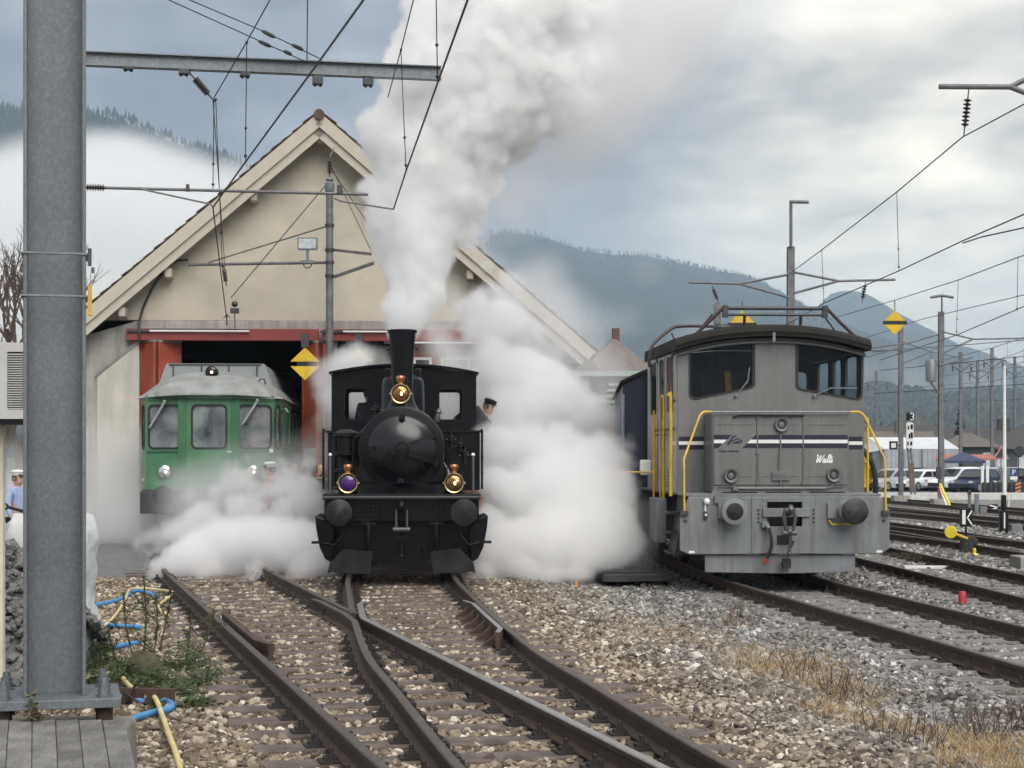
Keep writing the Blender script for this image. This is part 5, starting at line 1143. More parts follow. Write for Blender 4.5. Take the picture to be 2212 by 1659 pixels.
def galvanised():
    """zinc-coated steel with its crystal pattern"""
    m = bpy.data.materials.new('galvanised_web'); m.use_nodes = True; t = m.node_tree; b = t.nodes['Principled BSDF']; L = t.links.new
    tc = t.nodes.new('ShaderNodeTexCoord'); mp = N(t, 'ShaderNodeMapping'); mp.inputs['Scale'].default_value = (1, 1, .75); L(tc.outputs['Object'], mp.inputs[0])
    wn = N(t, 'ShaderNodeTexNoise', Scale=25.0, Detail=3.0); L(mp.outputs[0], wn.inputs[0])
    ad = t.nodes.new('ShaderNodeVectorMath'); ad.operation = 'MULTIPLY_ADD'; L(wn.outputs['Color'], ad.inputs[0]); ad.inputs[1].default_value = (.05,) * 3; L(mp.outputs[0], ad.inputs[2])
    v = N(t, 'ShaderNodeTexVoronoi', Scale=80.0); L(ad.outputs[0], v.inputs[0])
    s = t.nodes.new('ShaderNodeSeparateColor'); L(v.outputs['Color'], s.inputs[0])
    c = ramp(t, s.outputs[0], [(0, (.125, .142, .155)), (.6, (.145, .163, .176)), (1, (.172, .19, .203))])
    n = N(t, 'ShaderNodeTexNoise', Scale=2.0, Detail=5.0); L(tc.outputs['Object'], n.inputs[0])
    c = mixc(t, .6, c, ramp(t, n.outputs[0], [(.3, (.75,) * 3), (.7, (1.15,) * 3)]), 'MULTIPLY')
    L(c, b.inputs['Base Color']); b.inputs['Roughness'].default_value = .55; b.inputs['Metallic'].default_value = .35; return m
M_GALV = galvanised()
def insulator_string(m, p, q, r=.05, n=7):
    p = Vector(p); q = Vector(q); d = q - p; l = d.length; prof = [(.012, 0), (.012, l * .18)]
    for i in range(n):
        a = l * (.2 + .6 * i / n); b = l * .6 / n; prof += [(.02, a), (r, a + b * .35), (r, a + b * .5), (.02, a + b * .8)]
    prof += [(.012, l * .82), (.012, l)]
    m.lathe(prof, p, d, 12)
GR_W = 'overhead contact and carrier wires'
def wire(name, pts, r, label, droppers=(), sag=0.):
    """one wire: dense polyline; droppers (p, q) are parts"""
    pts = [Vector(p) for p in pts]; dense = []
    for a, b in zip(pts[:-1], pts[1:]):
        for i in range(8):
            t = i / 8; p = a.lerp(b, t); p.z -= sag * 4 * t * (1 - t); dense.append(p)
    dense.append(pts[-1])
    m = MB(); m.tube(dense, r, 6); o = tag(m.build(name, M_WIRE, None), label, 'wire', GR_W)
    for p, q in droppers:
        p = Vector(p); q = Vector(q); m = MB(); m.tube([p, q], .0065, 5)
        m.sphere(p.lerp(q, .72), .02, 6); m.sphere(p.lerp(q, .95), .022, 6); m.sphere(p, .02, 6); m.build('dropper', M_WIRE, o)
    return o
# -------- the big galvanised mast close to the camera
def near_mast():
    cx, cyy = -2.468, 9.25
    T = empty('catenary_mast', (cx, cyy, .46), R(14.5), 'large galvanised steel H-section mast beside the wooden deck', 'mast', 'catenary masts')
    hw, d, tf = .162, .15, .021
    m = MB(); m.box(-hw + tf, hw - tf, -.006, .006, 0, 10.5); m.build('web', M_GALV, T)
    for s in (-1, 1):
        m = MB(); m.box(min(s * hw, s * (hw - tf)), max(s * hw, s * (hw - tf)), -d, d, 0, 10.5); m.build('flange', M_GALV, T, bevel=.002)
    m = MB(); m.box(-.34, .34, -.30, .30, -.05, -.001); m.build('base_plate', M_GALV, T, bevel=.004)
    for x in (-.26, .255):
        for y in (-.2, .2):
            m = MB(); m.lathe([(.045, 0), (.045, .008), (.034, .009), (.034, .04), (.03, .042), (.03, .065), (.02, .068), (.018, .095)], (x, y, .0), (0, 0, 1), 6)
            m.build('anchor_nut', M_GALV, T); m = MB(); m.cyl((x, y, -.14), (x, y, -.051), .045, 8); m.build('anchor_bolt', M_RUST, T)
    for z, y_ in ((P(0, 547, 9.1).z - .46, 1), (P(0, 639, 9.1).z - .46, 0)):
        m = MB(); e = .006; m.tube([(-hw - e, -d - e, z), (hw + e, -d - e, z), (hw + e, d + e, z), (-hw - e, d + e, z)], .007, 6, closed=True); m.build('strap', M_STEEL, T)
        if y_: m = MB(); m.box(hw + .008, hw + .028, -d - .02, -d + .03, z - .06, z + .03); m.box(hw + .028, hw + .04, -d - .01, -d + .01, z - .1, z - .07); m.build('strap_buckle', M_DGREY, T)
        else: m = MB(); m.box(hw + .008, hw + .03, -d - .02, -d + .02, z - .10, z + .06); m.build('yellow_tag', mat('ochre_tag', (.55, .33, .06), .6), T)
near_mast()
# -------- second mast with its cantilever beam, behind the near one
def beam_mast():
    T = empty('catenary_mast', (-6.35, 24.0, -.2), R(12), 'slim steel mast carrying the long cantilever beam, hidden behind the galvanised mast', 'mast', 'catenary masts')
    m = MB(); ibeam(m, (0, 0, 0), (0, 0, 7.75), .2, .2, up=(0, 1, 0)); m.build('pole', M_MAST, T)
    b = MB(); ibeam(b, (.11, -.0, 7.50), (5.42, -.03, 7.52), .20, .16, .016, .012); bm_ = b.build('cantilever_beam', M_STEEL, T)
    for x, h in ((.95, .03), (1.72, .06), (2.58, .05), (3.62, .12), (4.35, .1)):
        m = MB(); m.box(x - .07, x + .07, -.1, .06, 7.40 - h, 7.405); m.cyl((x - .04, -.02, 7.4 - h - .03), (x - .04, -.02, 7.4), .02, 6); m.cyl((x + .04, -.02, 7.4 - h - .03), (x + .04, -.02, 7.4), .02, 6); m.build('beam_clamp', M_DGREY, bm_)
    m = MB(); m.tube([(.1, .05, 5.70), (4.35, .0, 5.72)], .022, 8); m.build('registration_tube', M_MAST, T)
    m = MB(); insulator_string(m, (.25, .04, 5.70), (.72, .04, 5.702), .055, 8); m.build('tube_insulator', M_INSUL, T)
    m = MB(); m.box(3.9, 3.98, -.03, .03, 5.72, 5.84); m.box(1.75, 1.80, -.03, .03, 5.68, 5.78); tag(m.build('tube_clamp', M_DGREY, T), kind='stuff')
    return T
beam_mast()
def D(px, py, Y): return P(px, py, Y)
ins = MB(); insulator_string(ins, D(412, 160, 24.3), D(459, 214, 24.3), .055, 9); ins.tube([D(407, 150, 24.3), D(412, 162, 24.3)], .014, 6)
tag(ins.build('insulator', M_INSUL), 'dark ribbed insulator slanting down from the cantilever beam', 'insulator')
aC = [D(785, -160, 12.2), D(785, 0, 14.6) + Vector((0, 0, 0)), D(660, 165, 18.2), D(530, 350, 21.7), D(460, 448, 24.3)]
wire('contact_wire', [D(905, -150, 12.6)] + [D(785, 0, 14.9), D(693, 128, 17.4), D(530, 350, 21.6), D(460, 448, 24.3), D(476, 580, 31), D(491, 700, 37.2)], .011, 'thick contact wire running down to the open shed door above the green railcar')
wire('carrier_wire', [D(655, -125, 18.2), D(583, 0, 20), D(532, 92, 22), D(460, 215, 24.3), D(476, 440, 31), D(487, 592, 37)], .008, 'thin carrier wire dipping to the slanting insulator and on to the shed', [(D(533, 92, 21.9), D(530, 350, 21.6)), (D(462, 218, 24.3), D(460, 408, 24.3)), (D(466, 215, 24.3), D(481, 590, 31))])
wire('contact_wire', [D(1060, -140, 12.6), D(1010, 0, 14.6), D(945, 180, 17.9), D(877, 370, 22.5), D(850, 452, 24.4)], .011, 'contact wire crossing in front of the steam plume, the lower of the two', [(D(940, -120, 17.6), D(945, 180, 17.9)), (D(866, 108, 22.3), D(877, 370, 22.4))])
wire('carrier_wire', [D(930, -140, 18), D(893, 0, 20), D(866, 108, 22.3), D(838, 210, 24.4)], .008, 'thin carrier wire ending in the plume just above the steam engine')
wire('guy_wire', [D(255, -50, 21), D(365, 0, 22), D(560, 88, 24), D(655, 131, 24.6)], .008, 'guy wire with turnbuckles, the lower of two reaching the cantilever beam')
wire('guy_wire', [D(300, -55, 21), D(410, 0, 22), D(575, 70, 24), D(690, 126, 24.6)], .008, 'guy wire with turnbuckles, the upper of two reaching the cantilever beam')
for a, b, lab in ((D(558, 88, 23.9), D(586, 101, 24), 'lower'), (D(565, 66, 23.9), D(595, 81, 24), 'upper'), (D(613, 110, 24.2), D(630, 118, 24.3), 'lower far'), (D(630, 96, 24.2), D(655, 108, 24.3), 'upper far')):
    m = MB(); m.tube([a, a.lerp(b, .2), a.lerp(b, .8), b], [.012, .03, .03, .012], 8)
    tag(m.build('turnbuckle', M_DGREY), {'lower': 'dark turnbuckle on the lower guy wire, the end away from the beam', 'upper': 'dark turnbuckle on the upper guy wire, the end away from the beam', 'lower far': 'dark turnbuckle on the lower guy wire, the end close to the beam', 'upper far': 'dark turnbuckle on the upper guy wire, the end close to the beam'}[lab], 'turnbuckle', 'turnbuckles on the guy wires')
wire('hanger_wire', [D(665, -60, 24.2), D(663, 130, 24.5)], .008, 'short vertical hanger wire meeting the cantilever beam from above')
def arm(name, pts, r, label): m = MB(); m.tube(pts, r, 8); return tag(m.build(name, M_MAST), label, 'steady arm', 'steady arms holding the contact wires')
arm('steady_arm', [D(298, 406, 24.2), D(312, 410, 24.2), D(455, 441, 24.3), D(460, 448, 24.3)], .013, 'slanting steady arm holding the contact wire left of the gable')
arm('steady_arm', [D(722, 428, 24.4), D(735, 434, 24.4), D(850, 452, 24.4)], .013, 'slanting steady arm in front of the gable, running into the steam')
# -------- pole in front of the shed
def shed_pole():
    p = D(712, 1165, 36.5); T = empty('catenary_pole', (p.x, 36.5, -.13), 0, 'round grey pole with brackets standing in front of the shed between its doors', 'pole')
    zz = lambda py: 1.88 - (py - 980) * 36.5 / 3700
    xx = lambda px: (px - 712) * 36.5 / 3700
    m = MB(); m.lathe([(.082, 0), (.078, zz(420)), (.07, zz(405)), (.03, zz(400))], (0, 0, 0), (0, 0, 1), 16); m.build('tube', M_MAST, T)
    m = MB(); m.lathe([(.09, 0), (.1, .04), (.1, .18), (.06, .22), (.09, .25), (.05, .3)], (0, 0, zz(414)), (0, 0, 1), 10); m.build('pole_head', M_STEEL, T)
    m = MB(); insulator_string(m, (0, 0, zz(384)), (0, 0, zz(338)), .06, 6); m.build('insulator', M_INSUL, T)
    m = MB(); m.tube([(0, 0, zz(340)), (0, .9, zz(303))], .012, 6); m.build('stay_hook', M_STEEL, T)
    for py in (487, 567, 540, 596): m = MB(); m.lathe([(.1, -.03), (.1, .03)], (0, 0, zz(py)), (0, 0, 1), 12); m.build('collar', M_DGREY, T)
    for a, b in (((722, 540), (806, 556)), ((722, 598), (812, 575))): m = MB(); m.bar((xx(a[0]), 0, zz(a[1])), (xx(b[0]), -.6, zz(b[1])), .05, .06); m.build('bracket', M_MAST, T)
    m = MB(); m.tube([(xx(390), .9, zz(562)), (0, 0, zz(567))], .032, 8); m.build('cross_tube', M_MAST, T)
    m = MB(); m.tube([(xx(436), .8, zz(558)), (0, 0, zz(487))], .016, 6); m.build('brace_rod', M_MAST, T)
    m = MB(); m.tube([(0, 0, zz(390)), (xx(507), -.5, zz(648))], .01, 6); m.tube([(0, 0, zz(352)), (xx(806), -.6, zz(548))], .009, 6); m.tube([(0, 0, zz(360)), (xx(836), -.6, zz(545))], .009, 6); tag(m.build('stay_wire', M_WIRE, T), kind='stuff')
    f = empty('floodlight', (p.x + xx(668), 36.2, -.13 + zz(566)), 0, 'square grey floodlight standing on the cross tube beside the shed pole', 'floodlight')
    m = MB(); m.panel(rrect(-.21, .21, .22, .48, .02), [], -.06, .05); m.build('lamp_housing', M_STEEL, f, bevel=.01); m = MB(); m.panel(rrect(-.18, .18, .25, .45, .01), [], -.068, -.061); m.build('lamp_glass', mat('pale_lamp_glass', (.45, .50, .50), .25, 0, .2, 12), f)
    m = MB(); m.box(-.03, .03, -.03, .03, .0, .23); m.box(-.14, .14, -.05, .05, -.06, .0); m.build('lamp_foot', M_STEEL, f)
    m = MB(); m.tube([(.09 * math.cos(a), 0, -.06 + .1 * math.sin(a)) for a in [math.pi + math.pi * i / 8 for i in range(9)]], .012, 6); m.build('cable_loop', M_DGREY, f)
    g = empty('tension_pulley', tuple(D(490, 690, 37.2)), 0, 'small diamond shaped wire tensioner hanging over the shed door beam', 'pulley')
    m = MB(); m.tube([(0, 0, .10), (.11, 0, 0), (0, 0, -.13), (-.11, 0, 0)], .024, 6, closed=True); m.build('diamond_frame', M_DGREY, g); m = MB(); m.tube([(0, 0, .1), (0, 0, -.13)], .012, 6); m.build('spindle', M_DGREY, g)
    h = empty('wire_weight', tuple(D(507, 657, 37)), 0, 'small black ball and box weight on the stay wire above the railcar', 'weight')
    m = MB(); m.sphere((-.0, 0, .0), .07, 10); m.build('ball', M_INSUL, h); m = MB(); m.box(-.09, .09, -.05, .05, -.2, -.09); m.build('box', M_DGREY, h); m = MB(); m.tube([(0, 0, -.2), (0, .05, -.55)], .01, 6); m.build('tail_wire', M_WIRE, h)
    i = MB(); insulator_string(i, D(483, 575, 36), D(489, 617, 36.3), .05, 5); tag(i.build('insulator', M_INSUL), 'small dark insulator in the carrier wire in front of the shed gable', 'insulator')
shed_pole()
# -------- yellow diamond signs hung from the wires
GR_S = 'yellow diamond signs with black bar'
def diamond(px, py, Y, s, label, hang=None, band=.15):
    p = D(px, py, Y); T = empty('diamond_sign', tuple(p), 0, label, 'sign', GR_S)
    m = MB(); m.panel([(-s, 0), (0, -s), (s, 0), (0, s)], [], -.012, .012); m.build('sign_plate', mat('yellow_sign_face', (.66, .44, .02), .5, 0, .06), T)
    m = MB(); m.panel([(-s * .98, -s * band), (s * .98, -s * band), (s * .98, s * band), (-s * .98, s * band)], [], -.018, -.0125); m.build('black_bar', mat('black_sign_paint', (.012, .012, .012), .5), T)
    if hang: m = MB(); m.tube([(0, 0, s * .95), (0, 0, s + hang)], .012, 6); m.build('hanger', M_DGREY, T)
    return T
def split_sign(px, py, Y, s, label):
    p = D(px, py, Y); T = empty('diamond_sign', tuple(p), 0, label, 'sign', GR_S)
    for k in (-1, 1):
        m = MB(); m.panel([(-s, k * s * .16), (s, k * s * .16), (0, k * s * 1.12)], [], -.012, .012); m.build('sign_triangle', mat('yellow_sign_face', (.66, .44, .02)), T)
    m = MB(); m.panel([(-s * .55, -s * .159), (s * .55, -s * .159), (s * .55, s * .159), (-s * .55, s * .159)], [], -.008, .008); m.build('black_bar', mat('black_sign_paint', (.012, .012, .012)), T)
    m = MB(); m.box(-.08, .08, -.03, .05, s * 1.13, s * 1.13 + .28); m.build('hanger', M_DGREY, T); return T
split_sign(659, 786, 36.3, .31, 'yellow split diamond sign hanging at the shed door beside the railcar')
split_sign(775, 786, 36.4, .31, 'yellow split diamond sign half lost in steam beside the engine cab')
diamond(1603, 702, 42, .36, 'yellow diamond sign just behind the grey locomotive roof', .2)
diamond(1933, 697, 43, .31, 'yellow diamond sign with black bar hanging from the wires against the mountain', .25)
# -------- masts in the yard
def yard_mast(px, Y, zb, zt, label, w=.2):
    X = (px - HX) * Y / FPX; T = empty('catenary_mast', (X, Y, zb), 0, label, 'mast', 'catenary masts')
    m = MB(); ibeam(m, (0, 0, 0), (0, 0, zt - zb), w, w, .014, .012, up=(0, 1, 0)); m.build('pole', M_MAST, T)
    m = MB(); m.box(-.4, .4, -.35, .35, -.4, .25); m.build('foundation', M_CONC, T, bevel=.02); return T
def members(T, Y, px, zb, items, nm, r=.035):
    x = lambda q: (q - px) * Y / FPX; z = lambda q: EYE - (q - HY) * Y / FPX - zb
    for pts in items: m = MB(); m.tube([(x(a), -.12, z(b)) for a, b in pts], r, 8); m.build(nm, M_MAST, T)
T1 = yard_mast(1708, 48, -.36, 7.55, 'yard mast with two forked arms and a lamp on top behind the grey locomotive')
members(T1, 48, 1708, -.36, [[(1486, 611), (1596, 614), (1702, 594)], [(1596, 614), (1702, 643)], [(1714, 589), (1810, 608), (1932, 605)], [(1810, 608), (1714, 634)]], 'forked_arm')
members(T1, 48, 1708, -.36, [[(1707, 535), (1707, 440)]], 'lamp_pole', .045)
members(T1, 48, 1708, -.36, [[(1704, 437), (1745, 438)]], 'lamp_head', .05)
for a, b in (((1537, 618), (1551, 655)), ((1868, 608), (1860, 655))):
    m = MB(); insulator_string(m, (((a[0] - 1708) * 48 / FPX), -.12, EYE - (a[1] - HY) * 48 / FPX + .36), ((b[0] - 1708) * 48 / FPX, -.12, EYE - (b[1] - HY) * 48 / FPX + .36), .07, 5); m.build('arm_insulator', M_INSUL, T1)
T2 = yard_mast(2033, 73, -.42, 7.8, 'tall yard mast with twin lamp and a hanging transformer can', .22)
members(T2, 73, 2033, -.42, [[(2033, 685), (2033, 642)]], 'lamp_pole', .04)
members(T2, 73, 2033, -.42, [[(2008, 643), (2033, 639), (2058, 643)]], 'lamp_head', .06)
members(T2, 73, 2033, -.42, [[(2038, 718), (2100, 733), (2230, 731)], [(2100, 733), (2038, 762)], [(2028, 722), (1960, 742), (1880, 752)], [(2028, 790), (2100, 772)]], 'forked_arm')
m = MB(); m.lathe([(.15, -.52), (.22, -.5), (.24, .35), (.2, .42), (.06, .46)], (-.46, -.1, 5.75), (0, 0, 1), 16); m.build('transformer_can', M_STEEL, T2)
m = MB(); m.tube([(-.46, -.1, 6.2), (-.4, -.1, 6.6), (0, -.1, 6.7)], .02, 6); m.tube([(-.46, -.1, 5.2), (-.1, -.1, 4.7)], .05, 6); m.build('can_bracket', M_MAST, T2)
m = MB(); m.box(-.25, -.05, -.25, -.12, 1.1, 1.6); m.build('switch_box', M_DGREY, T2)
T3 = yard_mast(1946, 80, -.45, 7.9, 'yard mast beside the signal with number board', .2)
members(T3, 80, 1946, -.45, [[(1870, 757), (1946, 757)], [(1870, 772), (1946, 750)], [(1950, 740), (2010, 760), (2080, 775)], [(2010, 760), (1950, 785)]], 'forked_arm', .03)
T4 = yard_mast(2240, 31, -.35, 9.2, 'mast out at the edge whose arm reaches over the yard')
members(T4, 31, 2240, -.35, [[(2025, 190), (2178, 191), (2240, 160)], [(2178, 191), (2240, 215)]], 'forked_arm', .05)
m = MB(); insulator_string(m, ((2089 - 2240) * 31 / FPX, -.12, EYE - (196 - HY) * 31 / FPX + .35), ((2078 - 2240) * 31 / FPX, -.12, EYE - (297 - HY) * 31 / FPX + .35), .07, 7); m.build('arm_insulator', M_INSUL, T4)
T5 = yard_mast(1550, 62, -.45, 7.2, 'slender mast hidden behind the grey locomotive roof, only its tip showing', .22)
# yard wires
wire('carrier_wire', [D(2330, 160, 24), D(2212, 225, 26), D(2078, 297, 29), D(1937, 415, 33), D(1775, 540, 39), D(1702, 594, 47.8)], .012, 'carrier wire of the yard sloping down to the forked arm mast', [(D(1937, 415, 33), D(1942, 585, 33.5)), (D(1775, 540, 39), D(1780, 655, 39.5))])
wire('contact_wire', [D(2400, 380, 22), D(2212, 463, 25), D(2080, 520, 28), D(1942, 585, 33.5), D(1780, 655, 39.5), D(1720, 690, 46), D(1500, 800, 70)], .012, 'contact wire of the yard passing left over the grey locomotive')
wire('carrier_wire', [D(2340, 510, 34), D(2199, 556, 38), D(2070, 605, 44), D(1935, 648, 52), D(1790, 690, 68)], .012, 'fainter carrier wire running behind the diamond sign', [(D(2199, 556, 38), D(2197, 672, 38)), (D(2070, 605, 44), D(2066, 722, 44))])
wire('contact_wire', [D(2330, 620, 33), D(2212, 662, 37), D(2066, 724, 44), D(1900, 778, 58)], .012, 'contact wire passing just below the twin lamp mast')
wire('carrier_wire', [D(2330, 600, 50), D(2212, 637, 55), D(1990, 690, 70), D(1780, 760, 110)], .014, 'thin distant carrier wire meeting the horizon behind the locomotive roof')
wire('carrier_wire', [D(2330, 485, 26), D(2212, 492, 28), D(2120, 512, 29), D(2080, 525, 28.2)], .012, 'short bent registration wire joining the yard contact wire')
for k, (a, b) in enumerate((((2212, 735), (1885, 760)), ((2212, 770), (1900, 800)), ((2212, 830), (1890, 850)))):
    wire('feeder_wire', [D(2300, a[1] - 6, 88), D(a[0], a[1], 90), D(b[0], b[1], 98)], .018, ['upper faint feeder wire strung across the distant yard', 'middle faint feeder wire strung across the distant yard', 'lowest faint feeder wire strung across the distant yard'][k])
# ================================================================== NEAR THE CAMERA: DECK, HOSES, WEEDS, STONE HEAP
def G(px, py, z=-.17):
    Y = (EYE - z) * FPX / (py - HY); return Vector(((px - HX) * Y / FPX, Y, z))
M_PLANK = mat('silvered_wood', (.20, .195, .185), .85, 0, .28, 3, .35, 30, (.08, .075, .07), .75, 4, True)
def plank_mat():
    m = bpy.data.materials.new('grey_deck_plank'); m.use_nodes = True; t = m.node_tree; b = t.nodes['Principled BSDF']; L = t.links.new
    tc = t.nodes.new('ShaderNodeTexCoord'); oi = t.nodes.new('ShaderNodeObjectInfo')
    ad = t.nodes.new('ShaderNodeVectorMath'); ad.operation = 'ADD'; L(tc.outputs['Object'], ad.inputs[0]); L(oi.outputs['Random'], ad.inputs[1])
    mp = N(t, 'ShaderNodeMapping'); mp.inputs['Scale'].default_value = (9, 1.1, 9); L(ad.outputs[0], mp.inputs[0])
    wv = N(t, 'ShaderNodeTexNoise', Scale=2.2, Detail=4.0, Distortion=1.4); L(mp.outputs[0], wv.inputs[0])
    rings = mathn(t, 'FRACT', mathn(t, 'MULTIPLY', wv.outputs[0], 14.0))
    n = N(t, 'ShaderNodeTexNoise', Scale=5.0, Detail=6.0); L(ad.outputs[0], n.inputs[0])
    c = ramp(t, rings, [(0, (.105, .10, .095)), (.25, (.19, .185, .175)), (1, (.235, .23, .22))])
    c = mixc(t, .9, c, ramp(t, n.outputs[0], [(.3, (.45,) * 3), (.65, (1.1,) * 3)]), 'MULTIPLY')
    c = mixc(t, .7, c, ramp(t, oi.outputs['Random'], [(0, (.75,) * 3), (1, (1.15,) * 3)]), 'MULTIPLY')
    L(c, b.inputs['Base Color']); b.inputs['Roughness'].default_value = .75
    bp = N(t, 'ShaderNodeBump', Strength=.35, Distance=.01); L(rings, bp.inputs['Height']); L(bp.outputs[0], b.inputs['Normal']); return m
def deck():
    T = empty('wooden_deck', (-2.1, 8, .4), 0, 'weathered grey plank deck sloping up to the mast foundation', 'deck'); o = Vector((-2.1, 8, .4)); pm = plank_mat()
    d = Vector((-.255, .92, .068))
    for k in range(-2, 5):
        x0 = -2.363 + .1213 * k; p = Vector((x0 + .059, 8, .27)); a = p - d * 1.0; b = p + d * 1.02
        m = MB(); m.bar(a - o, b - o, .1145, .045); m.build('plank', pm, T, bevel=.004)
    m = MB(); e = Vector((-1.80, 8, .23)); m.bar(e - d * 1.0 - o + Vector((-.035, 0, -.12)), e + d * 1.02 - o + Vector((-.035, 0, -.12)), .03, .24); m.build('side_board', M_PLANK, T)
    F = empty('mast_foundation', (-2.47, 9.4, -.2), R(0), 'weathered concrete block under the big galvanised mast', 'foundation')
    m = MB(); m.panel([(-.75, 0), (.37, 0), (.36, .475), (-.75, .48)], [], -.45, .25); m.build('block', mat('mossy_concrete', (.23, .22, .19), .9, 0, .2, 3, .4, 25, (.09, .09, .05), .8, 2.5), F, bevel=.03)
deck()
M_BLUEH = mat('blue_hose', (.06, .24, .50), .45, 0, .1, 6)
M_YELH = mat('yellow_hose', (.62, .50, .22), .5, 0, .12, 6)
def hose(name, pts, r, m_, label):
    q = catmull(pts, 8); m = MB(); m.tube(q, r, 10); return tag(m.build(name, m_), label, 'hose', 'hoses beside the near mast')
z = -.145
hose('garden_hose', [G(*p, z) for p in ((225, 1585), (262, 1563), (304, 1547), (339, 1537), (365, 1531), (371, 1522), (358, 1515), (335, 1512), (285, 1512), (240, 1495))], .026, M_BLUEH, 'blue hose loop lying on gravel under the yellow hose')
hose('garden_hose', [G(*p, z) for p in ((300, 1388), (269, 1393), (230, 1403), (182, 1411), (110, 1405), (90, 1375), (130, 1345), (182, 1344), (237, 1350), (304, 1355))], .024, M_BLUEH, 'blue hose lying in two strands behind the green weeds')
hose('garden_hose', [G(*p, z) for p in ((330, 1285), (307, 1277), (288, 1278), (262, 1294), (224, 1304), (182, 1313), (120, 1322), (60, 1322))], .03, M_BLUEH, 'blue hose farthest back, curling toward the steam')
hose('garden_hose', [G(*p, z + .03) for p in ((395, 1690), (389, 1659), (378, 1621), (362, 1579), (350, 1544), (333, 1505), (307, 1496), (282, 1483), (266, 1465))], .0185, M_YELH, 'pale yellow hose winding from the rusty plate over the blue loop')
hose('garden_hose', [G(*p, z + .02) for p in ((120, 1415), (182, 1385), (221, 1355), (243, 1336), (266, 1304), (276, 1281), (284, 1272), (320, 1272), (373, 1279), (366, 1290), (344, 1307), (350, 1322), (362, 1328))], .0175, M_YELH, 'pale yellow hose crossing the blue strands behind the weeds')
# rusty fishplate
p = G(308, 1520); T = empty('fishplate', (p.x, p.y, -.17), R(-4), 'rusty steel plate with bolt holes lying on gravel by the mast', 'steel plate')
m = MB(); m.panel([(-.25, 0), (.25, 0), (.25, .115), (-.25, .125)], [circ(-.17, .06, .017, 10), circ(.02, .06, .017, 10)], -.02, .02); m.build('plate', M_RUST, T, bevel=.004)
m = MB(); m.tube([(-.15, -.03, -.02), (-.06, -.06, .1), (-.03, -.08, .17)], .012, 6); m.tube([(-.13, -.08, .12), (-.06, -.07, .05), (-.02, -.05, .02)], .01, 6); tag(m.build('bent_wire', M_RUST, T), kind='stuff')
# mossy stone
p = G(310, 1462); m = MB(); m.sphere((0, 0, 0), .155, 20, 0, (1, .8, 1.0)); rg = random.Random(4)
m.v = [(x + rg.uniform(-.008, .008), y + rg.uniform(-.008, .008), z_ + rg.uniform(-.006, .006)) for x, y, z_ in m.v]
o = tag(m.build('mossy_stone', mat('mossy_stone', (.075, .07, .04), .95, 0, .35, 9, .6, 30, (.05, .06, .02), .6, 6), smooth=60), 'round mossy brown stone among the green weeds', 'stone'); o.location = (p.x, p.y, -.1)
# ---- weeds
def leaf_mat(name, a, b_):
    m = bpy.data.materials.new(name); m.use_nodes = True; t = m.node_tree; b = t.nodes['Principled BSDF']
    g = t.nodes.new('ShaderNodeNewGeometry'); c = ramp(t, g.outputs['Random Per Island'], [(0, a), (1, b_)])
    t.links.new(c, b.inputs['Base Color']); b.inputs['Roughness'].default_value = .6
    tr = t.nodes.new('ShaderNodeBsdfTranslucent'); t.links.new(c, tr.inputs[0]); mx = t.nodes.new('ShaderNodeMixShader'); mx.inputs[0].default_value = .3
    t.links.new(b.outputs[0], mx.inputs[1]); t.links.new(tr.outputs[0], mx.inputs[2]); t.links.new(mx.outputs[0], t.nodes['Material Output'].inputs[0]); return m
def leaves(name, centres, n, size, m_, kind='stuff', up=.5, label=None, cat=None, seed=1, hz=.22):
    """small bent leaves filling low clumps (x, y, z, rx, ry, rz)"""
    rg = np.random.default_rng(seed); m = MB()
    w_ = np.array([c[3] * c[4] for c in centres]); w_ = w_ / w_.sum()
    for i in range(n):
        c = centres[rg.choice(len(centres), p=w_)]
        while True:
            u = rg.uniform(-1, 1, 3)
            if u @ u < 1 and u[2] > -.1: break
        p = Vector((c[0] + u[0] * c[3], c[1] + u[1] * c[4], c[2] + abs(u[2]) * c[5]))
        s = size * rg.uniform(.6, 1.4); a = rg.uniform(0, 6.28); d = Vector((math.cos(a), math.sin(a), rg.uniform(-.3, 1) * up)).normalized(); x = d.cross(Vector((0, 0, 1))).normalized(); k = d * s
        nrm = x.cross(d) * s * .12
        m.add([p, p + k * .5 + x * s * .3 + nrm, p + k * .5 - x * s * .3 + nrm, p + k], [(0, 1, 2), (1, 3, 2)])
    o = m.build(name, m_, None, 0); return tag(o, label, cat, kind=kind)
M_LEAF = leaf_mat('weed_leaf', (.028, .058, .016), (.095, .135, .04))
M_LEAFD = leaf_mat('dull_weed_leaf', (.05, .055, .025), (.10, .10, .045))
def gc(px, py, rpx, h):
    p = G(px, py); r = rpx * p.y / FPX; return (p.x, p.y, -.19, r, r * 2.2, h)
leaves('green_weeds', [gc(210, 1440, 50, .24), gc(250, 1470, 50, .2), gc(330, 1480, 60, .16), gc(400, 1440, 50, .26), gc(430, 1475, 45, .18), gc(380, 1500, 55, .12), gc(470, 1460, 20, .15), gc(190, 1475, 30, .2), gc(300, 1440, 60, .1), gc(420, 1520, 40, .08), gc(345, 1530, 30, .06)], 5600, .044, M_LEAF, seed=3)
leaves('dull_weeds', [gc(10, 1440, 40, .5), gc(35, 1400, 25, .55), gc(0, 1480, 40, .3), gc(20, 1330, 15, .5)], 1800, .04, M_LEAFD, seed=5)
leaves('ballast_moss', [gc(622, 1485, 14, .03), gc(604, 1462, 10, .03), gc(640, 1510, 9, .03)], 400, .03, M_LEAF, seed=8, up=.2)
M_STALK = mat('dry_stalk', (.07, .062, .03), .8, 0, .3)
